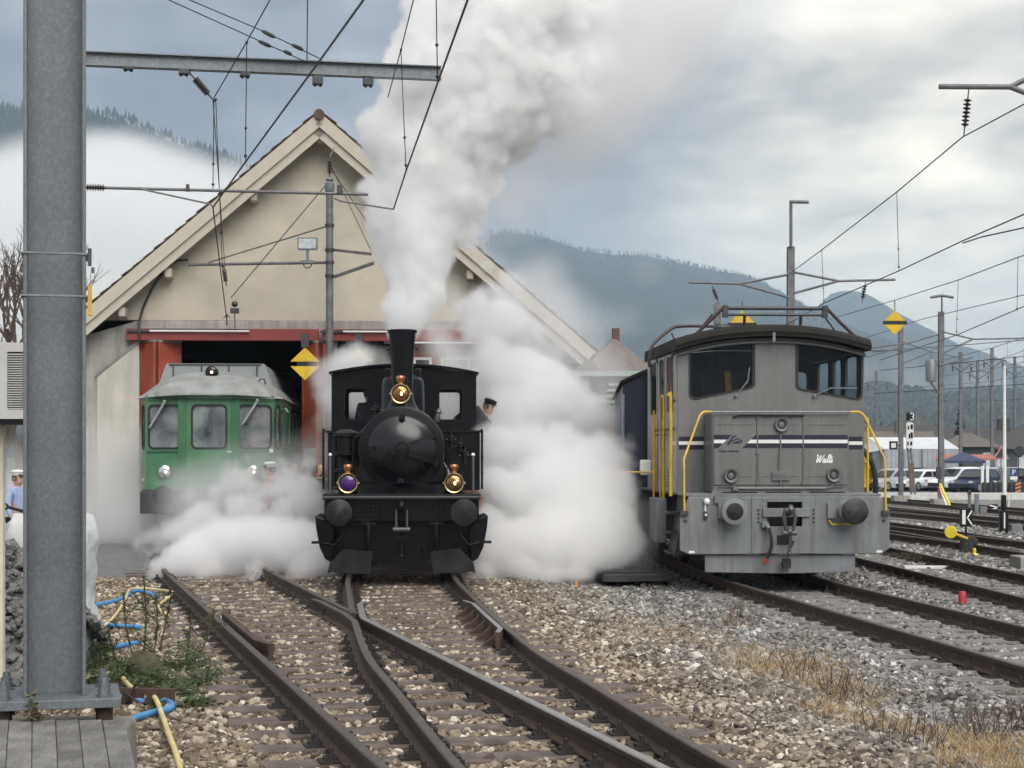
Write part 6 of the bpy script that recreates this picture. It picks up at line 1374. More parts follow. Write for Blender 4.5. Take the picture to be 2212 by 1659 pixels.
def stalk(px, py, h, lean, label, n=5, seed=0, mm=None):
    p = G(px, py); T = empty('weed_stalk', (p.x, p.y, -.19), 0, label, 'weed', 'tall dry weed stalks by the mast'); rg = random.Random(seed)
    mm = mm or M_STALK
    m = MB(); top = Vector((lean, rg.uniform(-.05, .05), h)); pts = [Vector((0, 0, 0)), top * .5 + Vector((rg.uniform(-.03, .03), 0, 0)), top]; m.tube(catmull(pts, 4), .008, 5); m.build('stem', mm, T)
    for i in range(n):
        t = rg.uniform(.15, .8); a = top * t; b = a + Vector((rg.uniform(-.22, .22), rg.uniform(-.1, .1), rg.uniform(.08, .25) * h))
        m = MB(); m.tube([a, a.lerp(b, .5) + Vector((0, 0, -.02)), b], .006, 5)
        for k in range(14):
            q = a.lerp(b, rg.uniform(.3, 1)); u = Vector((rg.uniform(-1, 1), rg.uniform(-1, 1), rg.uniform(-.2, 1))) * .03; m.add([q, q + u + Vector((.006, 0, 0)), q + u - Vector((.006, 0, .01))], [(0, 1, 2)])
        m.build('side_shoot', mm, T, 0)
    m = MB()
    for k in range(60):
        q = top * rg.uniform(.45, 1.02); u = Vector((rg.uniform(-1, 1), rg.uniform(-1, 1), rg.uniform(-.3, 1))) * .03; m.add([q, q + u + Vector((.008, 0, 0)), q + u - Vector((.008, 0, .012))], [(0, 1, 2)])
    tag(m.build('seed_head', mm, T, 0), kind='stuff')
M_GSTALK = mat('green_stalk', (.055, .065, .025), .8, 0, .3)
stalk(310, 1420, .80, .01, 'tallest weed stalk rising straight behind the mossy stone', 6, 1, M_GSTALK)
stalk(328, 1430, .62, .03, 'dense weed stalk just beside the tallest one', 5, 2, M_GSTALK)
stalk(345, 1400, .55, .12, 'weed stalk leaning toward the rail between two taller ones', 4, 3, M_GSTALK)
stalk(286, 1410, .6, -.08, 'thin weed stalk leaning toward the mast', 4, 4)
stalk(400, 1430, .5, .05, 'thin brown weed stalk close to the outer rail', 5, 5)
stalk(425, 1425, .48, .16, 'short brown weed stalk leaning over the outer rail', 4, 6)
stalk(260, 1440, .35, -.1, 'short weed stalk low beside the green leaves', 3, 7)
stalk(30, 1420, .9, .02, 'tall dull weed stalk in front of the stone heap', 6, 8)
stalk(40, 1450, .7, -.05, 'shorter dull weed stalk close to the mast flange', 5, 9)
M_TUFT = leaf_mat('dry_tuft_leaf', (.12, .10, .05), (.24, .20, .10))
leaves('dry_tuft', [(-2.50, 8.93, .33, .045, .03, .18), (-2.47, 8.92, .33, .03, .03, .1)], 220, .03, M_TUFT, 'thing', 1.0, 'small dry brown tuft growing in front of the mast base', 'weed', 4)
# ---- louvred unit, post, heap, sack, shovel
def unit():
    Y = 12.5; T = empty('ventilation_unit', tuple(P(5, 905, Y)), 0, 'white louvred ventilation box mounted behind the galvanised mast', 'ventilation unit')
    s = Y / FPX; W0, W1, H = -190 * s, 120 * s, 165 * s
    m = MB(); m.panel(rrect(W0, W1, 0, H, .02), [rrect(W0 + .1, -8 * s, 30 * s, 145 * s, .005), rrect(10 * s, 100 * s, 20 * s, 145 * s, .005)], 0, .03); m.build('cabinet_front', mat('grey_white_sheet', (.52, .52, .50), .55, 0, .06), T, bevel=.004)
    m = MB(); m.box(W0, W1, .031, .45, 0, H); m.build('cabinet', mat('grey_white_sheet', (.52, .52, .50)), T)
    m = MB(); n = 24
    for x0, x1 in ((W0 + .1, -8 * s), (10 * s, 100 * s)):
        for i in range(n):
            z_ = (22 + i * 5.1) * s; m.add([(x0, .002, z_), (x1, .002, z_), (x1, .028, z_ + .012), (x0, .028, z_ + .012), (x0, .002, z_ - .003), (x1, .002, z_ - .003)], [(0, 1, 2, 3), (4, 5, 1, 0)])
    tag(m.build('louvre_slats', mat('grey_white_sheet', (.52, .52, .50)), T, 0), kind='stuff')
    m = MB(); m.box(W0 + .1, 100 * s, .029, .0305, 20 * s, 145 * s); m.build('dark_backing', M_DARK, T)
    m = MB(); m.box(-40 * s, 60 * s, .1, .35, -.04, -.002); m.build('bracket', M_DGREY, T)
    p = P(3, 905, Y + .3); Q = empty('timber_post', (p.x, p.y, -.2), 0, 'pale painted post carrying the louvred ventilation box', 'post')
    m = MB(); m.box(-.03, .02, -.03, .03, 0, p.z + .2 - .03); m.build('post_shaft', mat('cream_post', (.62, .57, .46), .7), Q); m = MB(); m.box(-.1, -.031, -.03, .03, 0, p.z + .2 - .03); m.build('rusty_edge', M_RUST, Q)
unit()
def heap():
    rg = np.random.default_rng(11); n = 2600; a = rg.uniform(0, 6.28, n); r = np.sqrt(rg.uniform(0, 1, n)) * 1.75; cx, cyy = -5.05, 14.9
    h = lambda r: 1.42 * np.maximum(0, 1 - (r / 1.75) ** 1.5)
    X = cx + r * np.cos(a); Y = cyy + r * np.sin(a); Z = -.2 + h(r) + rg.uniform(-.01, .04, n)
    keep = X < -3.72
    scatter('stone_heap', np.stack([X, Y, Z], 1)[keep], (.10 * rg.lognormal(0, .25, n))[keep], mat('dark_heap_stone', (.16, .16, .155), .85, 0, .45, 7, .2, 40), 'stuff', seed=40)
    m = MB(); rings = [[(cx + rr * math.cos(t), cyy + rr * math.sin(t), -.24 + float(h(np.array(rr)))) for t in [2 * math.pi * i / 24 for i in range(24)]] for rr in (1.75, 1.4, 1.0, .6, .2)]
    m.loft(rings); m.v = [(min(x, -3.8), y, z_) for x, y, z_ in m.v]; tag(m.build('gravel_mound', mat('dark_heap_stone', (.16, .16, .155))), kind='structure')
    # sack
    m = MB(); rg2 = random.Random(5); rings = []
    for i in range(15):
        t = i / 14; hw = .37 * (1 + .12 * math.sin(t * 9) * .5 - .25 * max(0, .3 - t)) * (1 if t < .9 else 1 - (t - .9) * 1.5)
        rings.append([(hw * math.copysign(abs(math.cos(q)) ** .55, math.cos(q)) + rg2.uniform(-.025, .04), hw * math.copysign(abs(math.sin(q)) ** .55, math.sin(q)) + rg2.uniform(-.012, .012), t * 1.42 + rg2.uniform(-.03, .03)) for q in [2 * math.pi * j / 28 for j in range(28)]])
    m.loft(rings); o = tag(m.build('bulk_sack', mat('white_sack_cloth', (.66, .67, .67), .7, 0, .08, 6, .5, 14), None, 50), 'wrinkled white bulk sack standing behind the galvanised mast', 'sack'); p = P(112, 1110, 16); o.location = (p.x, p.y, -.24)
    S = empty('shovel', tuple(P(30, 1103, 15.2)), 0, 'black shovel handle sticking out of the white sack', 'shovel')
    k = 15.2 / FPX; m = MB(); m.tube([((-22 + 9 * math.cos(a_)) * k, 0, (9 + 6 * math.sin(a_)) * k) for a_ in [2 * math.pi * i / 12 for i in range(12)]], .011, 6, closed=True); m.build('grip', M_RUBBER, S)
    m = MB(); m.tube([(-14 * k, 0, 8 * k), (20 * k, .1, -4 * k), (90 * k, .4, -20 * k)], .014, 6); m.build('shaft', M_RUBBER, S)
heap()
# small markers
p = G(1245, 1300); T = empty('survey_stake', (p.x, p.y, -.2), 0, 'thin wooden survey stake with orange tip in the gravel', 'stake')
m = MB(); m.box(-.017, .017, -.017, .017, 0, .22); m.build('stake', M_PLANK, T); m = MB(); m.box(-.018, .018, -.018, .018, .221, .31); m.build('orange_tip', mat('orange_paint', (.65, .22, .06), .6), T)
p = G(2079, 1309, -.35); T = empty('marker_post', (p.x, p.y, -.35), 0, 'short red marker post between the tracks', 'marker')
m = MB(); m.lathe([(.055, 0), (.055, .15), (.04, .18)], (0, 0, .02), (0, 0, 1), 12); m.build('red_cap', mat('red_marker', (.42, .03, .04), .5), T); m = MB(); m.cyl((0, 0, -.05), (0, 0, .02), .03, 8); m.build('foot', M_STEEL, T)
p = G(2105, 1203, -.35); T = empty('ground_marker', (p.x, p.y, -.35), 0, 'small yellow ground marker in front of the switch stand', 'marker')
m = MB(); m.lathe([(.10, 0), (.09, .05), (.03, .08), (.035, .16), (.02, .18)], (0, 0, 0), (0, 0, 1), 10); m.build('body', mat('bright_yellow', (.75, .62, .04), .5), T)
for px, w_, lab in ((1985, .55, 'longer white board lying between the rails'), (2040, .38, 'shorter white board lying between the rails')):
    p = G(px, 1226, -.3); m = MB(); m.box(-w_ / 2, w_ / 2, -.09, .09, -.02, .03); o = tag(m.build('white_board', M_WHITE), lab, 'board', 'white boards between the rails'); o.location = (p.x, p.y, -.3)
p = G(1362, 1243, -.2); m = MB(); m.box(-.55, .55, -.7, .7, -.1, .02); m.box(-.5, .3, -.5, .6, .021, .05); o = tag(m.build('pit_cover', mat('dark_wet_board', (.04, .042, .045), .5, 0, .3, 4, .3, 20), bevel=.01), 'dark low board platform on the gravel beside the shunting locomotive', 'platform'); o.location = (p.x, p.y, -.15); o.rotation_euler = (0, 0, R(6))
# ---- dry grass on the grey ballast
def grass():
    rg = np.random.default_rng(21); m = MB()
    pat = [(1380, 1375, 60, 150), (1340, 1350, 30, 70), (1580, 1335, 40, 130), (1600, 1400, 50, 300), (1690, 1420, 75, 750), (1760, 1440, 70, 600), (1650, 1445, 60, 420), (1800, 1470, 50, 350), (1840, 1500, 60, 380), (1790, 1540, 40, 260), (1880, 1560, 60, 300), (2060, 1580, 50, 250), (2110, 1610, 60, 560), (2170, 1600, 60, 560), (2050, 1640, 50, 280), (2190, 1650, 50, 420), (1960, 1570, 40, 160), (1480, 1385, 60, 160), (1530, 1360, 40, 120)]
    for px, py, r, n in pat:
        for i in range(int(n * 2.2)):
            q = rg.normal(0, .75, 2); x, y = px + q[0] * r * 1.1, py + q[1] * r * .36
            if y < 1300: continue
            p = G(x, y, -.27); h = rg.uniform(.03, .11); a = rg.uniform(0, 6.28); ln = rg.uniform(.4, 1.8) * h; b = Vector((math.cos(a) * ln, math.sin(a) * ln, h)); s = Vector((-math.sin(a), math.cos(a), 0)) * rg.uniform(.0015, .0035)
            p.z = gz(p.x, p.y) - .01
            mid = b * .55 + Vector((0, 0, h * .15))
            m.add([p - s, p + s, p + mid + s * .8, p + mid - s * .8, p + b], [(0, 1, 2, 3), (3, 2, 4)])
    tag(m.build('dry_grass', leaf_mat('dry_grass_blade', (.24, .15, .07), (.60, .45, .25)), None, 0), kind='stuff')
    m = MB()
    for px, py, r, n in ((1820, 1500, 60, 26), (1600, 1330, 45, 22), (2110, 1570, 70, 26), (2200, 1560, 40, 12), (1720, 1460, 60, 16), (1930, 1600, 60, 10), (2010, 1610, 50, 10)):
        for i in range(n):
            q = rg.normal(0, .5, 2); p = G(px + q[0] * r, py + q[1] * r * .3, -.27); p.z = gz(p.x, p.y) - .01; h = rg.uniform(.12, .3); b = Vector((rg.uniform(-.12, .12), rg.uniform(-.05, .05), h))
            m.tube([p, p + b * .5 + Vector((rg.uniform(-.02, .02), 0, 0)), p + b], .003, 4)
            for k in range(3):
                t = rg.uniform(.3, .9); m.tube([p + b * t, p + b * t + Vector((rg.uniform(-.06, .06), rg.uniform(-.04, .04), rg.uniform(.03, .08)))], .002, 3)
    tag(m.build('dry_twigs', mat('brown_twig', (.09, .055, .035), .8, 0, .3), None, 0), kind='stuff')
    leaves('moss_patch', [gc(1700, 1480, 20, .03), gc(1640, 1470, 12, .05), gc(1860, 1440, 16, .04), gc(1930, 1520, 10, .03), gc(1960, 1200, 60, .04), gc(2000, 1190, 40, .04)], 900, .03, leaf_mat('olive_moss', (.06, .065, .02), (.16, .15, .06)), seed=12, up=.3)
grass()
# ================================================================== FAR SIDE OF THE YARD
def gzz(Y): return -.35 - .0062 * min(max(0, Y - 45), 65)
def at(px, Y, z=None): return Vector(((px - HX) * Y / FPX, Y, gzz(Y) if z is None else z))
# platform edge strip
m = MB(); m.box(16, 70, 88, 89.2, -.9, -.28); tag(m.build('platform_kerb', mat('pale_concrete_kerb', (.55, .55, .53), .8)), kind='structure')
m = MB(); m.box(16, 90, 89.2, 190, -.9, -.7); tag(m.build('car_park', mat('wet_asphalt', (.12, .125, .13), .6, 0, .15, .6)), kind='structure')
# ---- switch stand, indicators
def switch_stand():
    p = G(2092, 1196, -.35); T = empty('switch_stand', tuple(p), R(-4), 'switch stand with black and white indicator box and yellow counterweight', 'switch stand')
    s = p.y / FPX
    m = MB(); m.panel([(-.17, 0), (.19, 0), (.17, .3), (.06, .36), (-.08, .36), (-.15, .3)], [], -.15, .15); m.build('cast_base', mat('mossy_iron', (.04, .038, .03), .8, 0, .3, 8, .3), T, bevel=.02)
    for x in (-.1, .0, .1): m = MB(); m.box(x - .012, x + .012, -.17, -.151, .02, .3); m.build('base_rib', mat('mossy_iron', (.04, .038, .03)), T)
    m = MB(); m.cyl((-.05, 0, .36), (-.05, 0, .58), .02, 8); m.build('spindle', M_BLACKM, T)
    m = MB(); m.panel(rrect(-.17, .07, .57, .95, .01), [], -.08, .08); b = m.build('indicator_box', M_BLACKM, T, bevel=.006)
    m = MB(); m.box(-.145, -.075, -.086, -.081, .62, .92); m.build('white_panel', M_WHITE, b)
    m = MB()
    m.add([(-.05, -.084, .76), (.055, -.084, .93), (.06, -.084, .88), (-.02, -.084, .76)], [(0, 1, 2, 3)]); m.add([(-.05, -.084, .755), (.055, -.084, .59), (.06, -.084, .64), (-.02, -.084, .755)], [(0, 3, 2, 1)]); tag(m.build('white_arrow', M_WHITE, b, 0), kind='stuff')
    m = MB(); m.tube([(-.05, -.16, .32), (-.3, -.2, .42)], .03, 8); m.build('lever', M_YEL, T)
    m = MB(); m.lathe([(.12, -.06), (.13, -.05), (.13, .05), (.12, .06)], (-.40, -.2, .46), (.2, 1, 0), 18); m.build('counterweight', mat('bright_yellow', (.75, .62, .04)), T)
switch_stand()
def indicator(px, py, hpx, label, box=True):
    p = G(px, py, -.38); T = empty('point_indicator', tuple(p), R(-3), label, 'signal', 'low black indicators between the tracks'); s = p.y / FPX
    m = MB(); m.box(-9 * s, 9 * s, -.1, .1, 0, hpx * .62 * s); m.build('housing', M_BLACKM, T, bevel=.02); m = MB(); m.box(-5 * s, 5 * s, -.07, .07, hpx * .62 * s, hpx * s); m.build('lamp_head', M_BLACKM, T, bevel=.02)
    m = MB(); m.box(-1.5 * s, 1.5 * s, -.106, -.101, 14 * s, 48 * s); m.build('white_strip', M_WHITE, T)
    m = MB(); m.tube([(7 * s, -.08, hpx * s), (10 * s, -.08, hpx * .9 * s), (9 * s, -.08, hpx * .7 * s)], .02, 6); m.build('white_hook', M_WHITE, T)
    if box: m = MB(); m.box(14 * s, 38 * s, -.15, .15, 0, 22 * s); m.build('relay_box', M_GREYF, T, bevel=.01)
indicator(2168, 1155, 86, 'tall black point indicator with small grey relay box beside it')
p = G(2146, 1104, -.38); T = empty('arrow_sign', tuple(p), R(-3), 'low black sign with white arrow shape between the tracks', 'sign'); s = p.y / FPX
m = MB(); m.box(-10 * s, 9 * s, -.03, .03, 0, 15 * s); m.build('board', M_BLACKM, T); m = MB()
m.bar((-9 * s, -.034, 13 * s), (8 * s, -.034, 8 * s), .004, 3 * s); m.bar((8 * s, -.034, 8 * s), (-6 * s, -.034, 2 * s), .004, 3 * s); tag(m.build('white_arrow', M_WHITE, T, 0), kind='stuff')
p = G(2110, 1107, -.4); T = empty('dwarf_signal', tuple(p), 0, 'short grey signal post with small cabinet near the mast foot', 'signal'); s = p.y / FPX
m = MB(); m.box(-4 * s, 4 * s, -.06, .06, 0, 40 * s); m.build('post', M_STEEL, T); m = MB(); m.box(5 * s, 20 * s, -.15, .15, 0, 13 * s); m.build('cabinet', M_GREYF, T)
p = G(2094, 1100, -.4); T = empty('marker_stake', tuple(p), 0, 'short wooden marker stake in front of the low cabinet', 'stake'); m = MB(); m.box(-.05, .05, -.05, .05, 0, .55); m.build('stake', M_PLANK, T); m = MB(); m.box(-.06, .06, -.06, .06, .551, .75); m.build('stake_cap', M_RUST, T)
# ---- signal with number board
def main_signal():
    Y = 78; p = at(1972, Y); T = empty('signal_post', tuple(p), R(0), 'white trackside signal with black number board reading 3', 'signal'); z = lambda py: EYE - (py - HY) * Y / FPX - p.z; x = lambda px: (px - 1972) * Y / FPX
    m = MB()
    for a, b in (((1960, 962), (1969, 1068)), ((1967, 962), (1977, 1068))): m.tube([(x(a[0]), 0, z(a[1])), (x(b[0]), 0, z(b[1]))], .05, 6)
    for k in range(7): m.tube([(x(1960 + k * 1.3), 0, z(970 + k * 14)), (x(1967 + k * 1.4), 0, z(977 + k * 14))], .03, 5)
    m.build('lattice_post', M_STEEL, T)
    m = MB(); m.box(x(1964), x(1974), -.06, .0, z(1060), z(1000)); m.build('brown_cover', mat('brown_sheet', (.16, .10, .07), .7), T)
    m = MB(); m.box(x(1957), x(1975), -.12, -.02, z(908), z(892)); nb = m.build('number_board', M_BLACKM, T)
    m = MB(); cx, cz, r = x(1969), z(900), .085
    for dz in (.075, -.075): m.tube([(cx + r * math.cos(a) - .01, -.125, cz + dz + r * .85 * math.sin(a)) for a in ([R(150 - i * 24) for i in range(11)] if dz > 0 else [R(90 - i * 24) for i in range(11)])], .026, 5)
    tag(m.build('figure_three', M_WHITE, nb), kind='stuff')
    m = MB(); m.panel(round_poly([(x(1957), z(968)), (x(1972), z(968)), (x(1972), z(912)), (x(1957), z(912))], .12), [], -.12, -.02); lb = m.build('lamp_board', M_WHITE, T)
    for px, py, w_, h_ in ((1961, 924, 3, 8), (1968, 922, 5, 10), (1963, 942, 3, 10), (1968, 940, 5, 12), (1960, 958, 3, 8), (1967, 958, 4, 8)):
        m = MB(); m.box(x(px - w_ / 2), x(px + w_ / 2), -.14, -.121, z(py + h_ / 2), z(py - h_ / 2)); m.build('lamp_hood', M_BLACKM, lb)
    p2 = at(1930, 77); S = empty('square_sign', (p2.x, 77, P(1930, 962, 77).z), 0, 'black square sign with white square centre beside the yard mast', 'sign'); k = 77 / FPX
    m = MB(); m.box(-9 * k, 9 * k, -.02, .02, -9 * k, 9 * k); m.build('board', M_BLACKM, S); m = MB(); m.box(-5 * k, 5 * k, -.028, -.021, -5 * k, 5 * k); m.build('white_square', M_WHITE, S)
    m = MB(); m.tube([(8 * k, .05, 0), (16 * k, .1, 0)], .03, 6); m.build('bracket', M_DGREY, S)
main_signal()
T = empty('cable_guard', tuple(G(2050, 1091, -.4)), 0, 'yellow and white cable guard leaning on the mast foundation', 'guard'); s = G(2050, 1091, -.4).y / FPX
m = MB(); m.bar((0, -.1, 0), (-16 * s, .3, 46 * s), .12, .05); m.build('yellow_rail', mat('bright_yellow', (.75, .62, .04)), T); m = MB(); m.bar((-7 * s, -.1, 0), (-17 * s, .28, 40 * s), .08, .04); m.build('white_rail', M_WHITE, T); m = MB(); m.box(-21 * s, -16 * s, .2, .3, 20 * s, 36 * s); m.build('red_tag', mat('red_marker', (.42, .03, .04)), T)
p = at(2170, 85); m = MB(); m.tube([(0, 0, 0), (0, 0, P(0, 790, 85).z - p.z)], [.1, .06], 8); o = tag(m.build('flagpole', M_WHITE), 'tall thin white pole rising above the car park', 'pole'); o.location = p
# ---- slender masts and spans far down the line
for i, (px, Y, py) in enumerate(((2075, 125, 760), (2112, 150, 778), (2143, 135, 752), (2192, 165, 770), (1893, 160, 800))):
    lab = ['far slender mast just beyond the marquee end', 'far slender mast above the pavilion roof', 'far slender mast between the pavilion and the white pole', 'far slender mast above the long dark house', 'far slender mast beside the grey locomotive cab'][i]
    T = yard_mast(px, Y, -.75, P(0, py, Y).z, lab, .22)
    members(T, Y, px, -.75, [[(px - 26, py + 28), (px, py + 22), (px + 30, py + 27)], [(px - 20, py + 29), (px, py + 42)], [(px + 22, py + 27), (px, py + 42)]], 'cross_arm', .05)
    for dx in (-18, 22): m = MB(); insulator_string(m, (dx * Y / FPX, -.12, P(0, py + 28, Y).z + .75), (dx * Y / FPX, -.12, P(0, py + 46, Y).z + .75), .09, 4); m.build('arm_insulator', M_INSUL, T)
for i, (a, b, y0, y1) in enumerate((((2300, 700), (1990, 790), 60, 130), ((2300, 760), (2040, 812), 80, 150), ((2300, 800), (1960, 838), 95, 170), ((2300, 720), (2080, 800), 70, 140), ((2300, 850), (2050, 868), 110, 180))):
    wire('distant_wire', [D(a[0], a[1], y0), D((a[0] + b[0]) / 2, (a[1] + b[1]) / 2 + 6, (y0 + y1) / 2), D(b[0], b[1], y1)], .016, ['uppermost faint wire crossing behind the twin lamp mast', 'second faint wire running over the marquee', 'third faint wire running low over the marquee', 'steep faint wire dropping toward the pavilion', 'lowest faint wire just above the dark house roof'][i], [(D(a[0] + (b[0] - a[0]) * q, a[1] + (b[1] - a[1]) * q + 2, y0 + (y1 - y0) * q), D(a[0] + (b[0] - a[0]) * q, a[1] + (b[1] - a[1]) * q + 34, y0 + (y1 - y0) * q)) for q in (.4, .6)])
# ---- cars
def car_meshes():
    """one car, front towards -y, origin on the ground; returns builders per part"""
    out = {}
    def body(mm):
        m = MB(); L_, W2 = 2.05, .87
        prof = [(-2.05, .32), (-2.03, .55), (-1.93, .60), (-1.0, .78), (-.85, .84), (1.6, .92), (1.93, .88), (2.03, .6), (2.0, .3)]
        def arch(c): return [(c + .36 * math.cos(R(180 - i * 30)), .28 + .36 * math.sin(R(180 - i * 30))) for i in range(7)]
        low = arch(-1.28)[::-1] if False else []
        poly = prof + [(1.66, .22)] + [(1.28 + .36 * math.cos(R(i * 30)), .28 + .36 * math.sin(R(i * 30))) for i in range(7)] + [(.8, .22), (-.85, .22)] + [(-1.25 + .36 * math.cos(R(i * 30)), .28 + .36 * math.sin(R(i * 30))) for i in range(7)] + [(-1.7, .22)]
        X = Matrix(((0, 1, 0, 0), (1, 0, 0, 0), (0, 0, 1, 0), (0, 0, 0, 1)))
        m.panel(poly, [], -W2, W2, 0, X)
        cab = [[(-W2 * .96, -.95, .80), (W2 * .96, -.95, .80), (W2 * .96, 1.9, .88), (-W2 * .96, 1.9, .88)], [(-W2 * .80, -.25, 1.38), (W2 * .80, -.25, 1.38), (W2 * .80, 1.55, 1.40), (-W2 * .80, 1.55, 1.40)], [(-W2 * .7, .05, 1.47), (W2 * .7, .05, 1.47), (W2 * .7, 1.3, 1.47), (-W2 * .7, 1.3, 1.47)]]
        m.loft(cab); return m.mesh('car_body', mm, 25)
    g = MB(); W2 = .87; e = .008
    def lerp(a, b, t): return tuple(a[i] + (b[i] - a[i]) * t for i in range(3))
    A, B_, C_, D_ = (-W2 * .96, -.95 - e, .93), (W2 * .96, -.95 - e, .93), (W2 * .80, -.25 - e, 1.38), (-W2 * .80, -.25 - e, 1.38)
    g.add([lerp(lerp(A, D_, .08), lerp(B_, C_, .08), .06), lerp(lerp(A, D_, .08), lerp(B_, C_, .08), .94), lerp(lerp(A, D_, .93), lerp(B_, C_, .93), .94), lerp(lerp(A, D_, .93), lerp(B_, C_, .93), .06)], [(0, 1, 2, 3)])
    out['windscreen'] = g.mesh('windscreen', mat('car_glass', (.02, .025, .03), .08, 0, 0, spec=.8), 0)
    g = MB(); A, B_, C_, D_ = (-W2 * .96, 1.9 + e, .97), (W2 * .96, 1.9 + e, .97), (W2 * .80, 1.55 + e, 1.40), (-W2 * .80, 1.55 + e, 1.40)
    g.add([lerp(A, D_, .1), lerp(B_, C_, .1), lerp(B_, C_, .9), lerp(A, D_, .9)], [(0, 1, 2, 3)]); out['rear_window'] = g.mesh('rear_window', mat('car_glass', (.02, .025, .03)), 0)
    sw = []
    for s in (-1, 1):
        g = MB(); k = s * (1 + .006)
        for (y0, y1, t0, t1) in ((-.72, .45, -.12, .45), (.52, 1.7, .52, 1.42)):
            g.add([(k * W2 * .953, y0, .955), (k * W2 * .953, y1, .975), (k * W2 * .815, t1, 1.345), (k * W2 * .815, t0, 1.335)], [(0, 1, 2, 3)])
        sw.append(g.mesh('side_window', mat('car_glass', (.02, .025, .03)), 0))
    out['side'] = sw
    g = MB(); g.lathe([(.30, -.1), (.32, -.09), (.32, .09), (.30, .1)], (0, 0, 0), (1, 0, 0), 16); out['tyre'] = g.mesh('tyre', M_RUBBER)
    g = MB(); g.lathe([(.21, 0), (.2, .02), (.05, .01)], (0, 0, 0), (1, 0, 0), 12); out['rim'] = g.mesh('rim', mat('alloy_rim', (.4, .4, .41), .35, .8))
    g = MB(); g.sphere((0, 0, 0), .14, 8, 0, (1.2, .35, .6)); out['light'] = g.mesh('headlight', mat('headlight_glass', (.6, .62, .65), .15, .3))
    g = MB(); g.box(-.42, .42, -.03, .03, -.09, .09); out['grille'] = g.mesh('grille', M_RUBBER, 0)
    return out, body
CM, car_body = car_meshes()
BODY = {}
def car(px, Y, rz, col, label, sc=1.0):
    if col not in BODY:
        c = {'white': (.72, .73, .74), 'silver': (.42, .44, .46), 'navy': (.03, .04, .075), 'green': (.10, .14, .13), 'grey': (.16, .17, .18), 'black': (.015, .015, .017)}[col]
        BODY[col] = car_body(mat('car_paint_' + col, c, .38, .15 if col != 'white' else 0, .03, coat=.0, spec=.12))
    p = at(px, Y, -.70); T = empty('parked_car', tuple(p), R(rz), label, 'car', 'cars parked beyond the yard'); T.scale = (sc, sc, sc)
    inst('body', BODY[col], T); inst('windscreen', CM['windscreen'], T); inst('rear_window', CM['rear_window'], T)
    for q in CM['side']: inst('side_window', q, T)
    for x in (-.80, .80):
        for y in (-1.25, 1.28):
            w_ = inst('wheel', CM['tyre'], T, (x, y, .32)); inst('rim', CM['rim'], w_, (math.copysign(.095, x), 0, 0), (0, 0, 0 if x > 0 else math.pi))
    for x in (-.62, .62): inst('headlight', CM['light'], T, (x, -2.0, .66))
    inst('grille', CM['grille'], T, (0, -2.03, .42))
car(1925, 113, -55, 'silver', 'silver car standing beyond the yard close to the yellow crane arm')
car(1985, 113, -50, 'white', 'white car between the signal post and the yard mast', .96)
car(2068, 112, -58, 'white', 'large white car partly hidden behind the twin lamp mast', 1.08)
car(2106, 109, -40, 'navy', 'dark navy car in front of the larger white one')
car(2150, 111, -35, 'green', 'grey green car standing beside the dark navy one')
car(2030, 119, -60, 'silver', 'silver car in the second row behind the white ones')
car(2120, 120, -60, 'white', 'white car in the second row below the navy canopy')
car(2200, 113, -40, 'black', 'black car beside the blue parking sign')
car(2215, 120, -50, 'white', 'white car in the second row beside the white pole')
car(1955, 121, -58, 'navy', 'dark navy car in the second row behind the silver one')
car(2008, 116, -52, 'grey', 'dark grey car squeezed between the two white cars')
car(2175, 118, -38, 'black', 'black car in the second row behind the row of bollards')
car(2085, 124, -60, 'grey', 'dark grey car in the far row under the navy canopy')
car(2140, 126, -50, 'navy', 'dark blue car in the far row beside the white pillars')
car(1940, 116, -60, 'black', 'black car wedged between the silver and the white car')
car(2092, 115, -52, 'grey', 'mid grey car between the large white one and the navy one')
car(2130, 114, -40, 'black', 'black car behind the dark navy one')
car(2180, 124, -48, 'silver', 'silver car in the far row behind the blue parking sign')
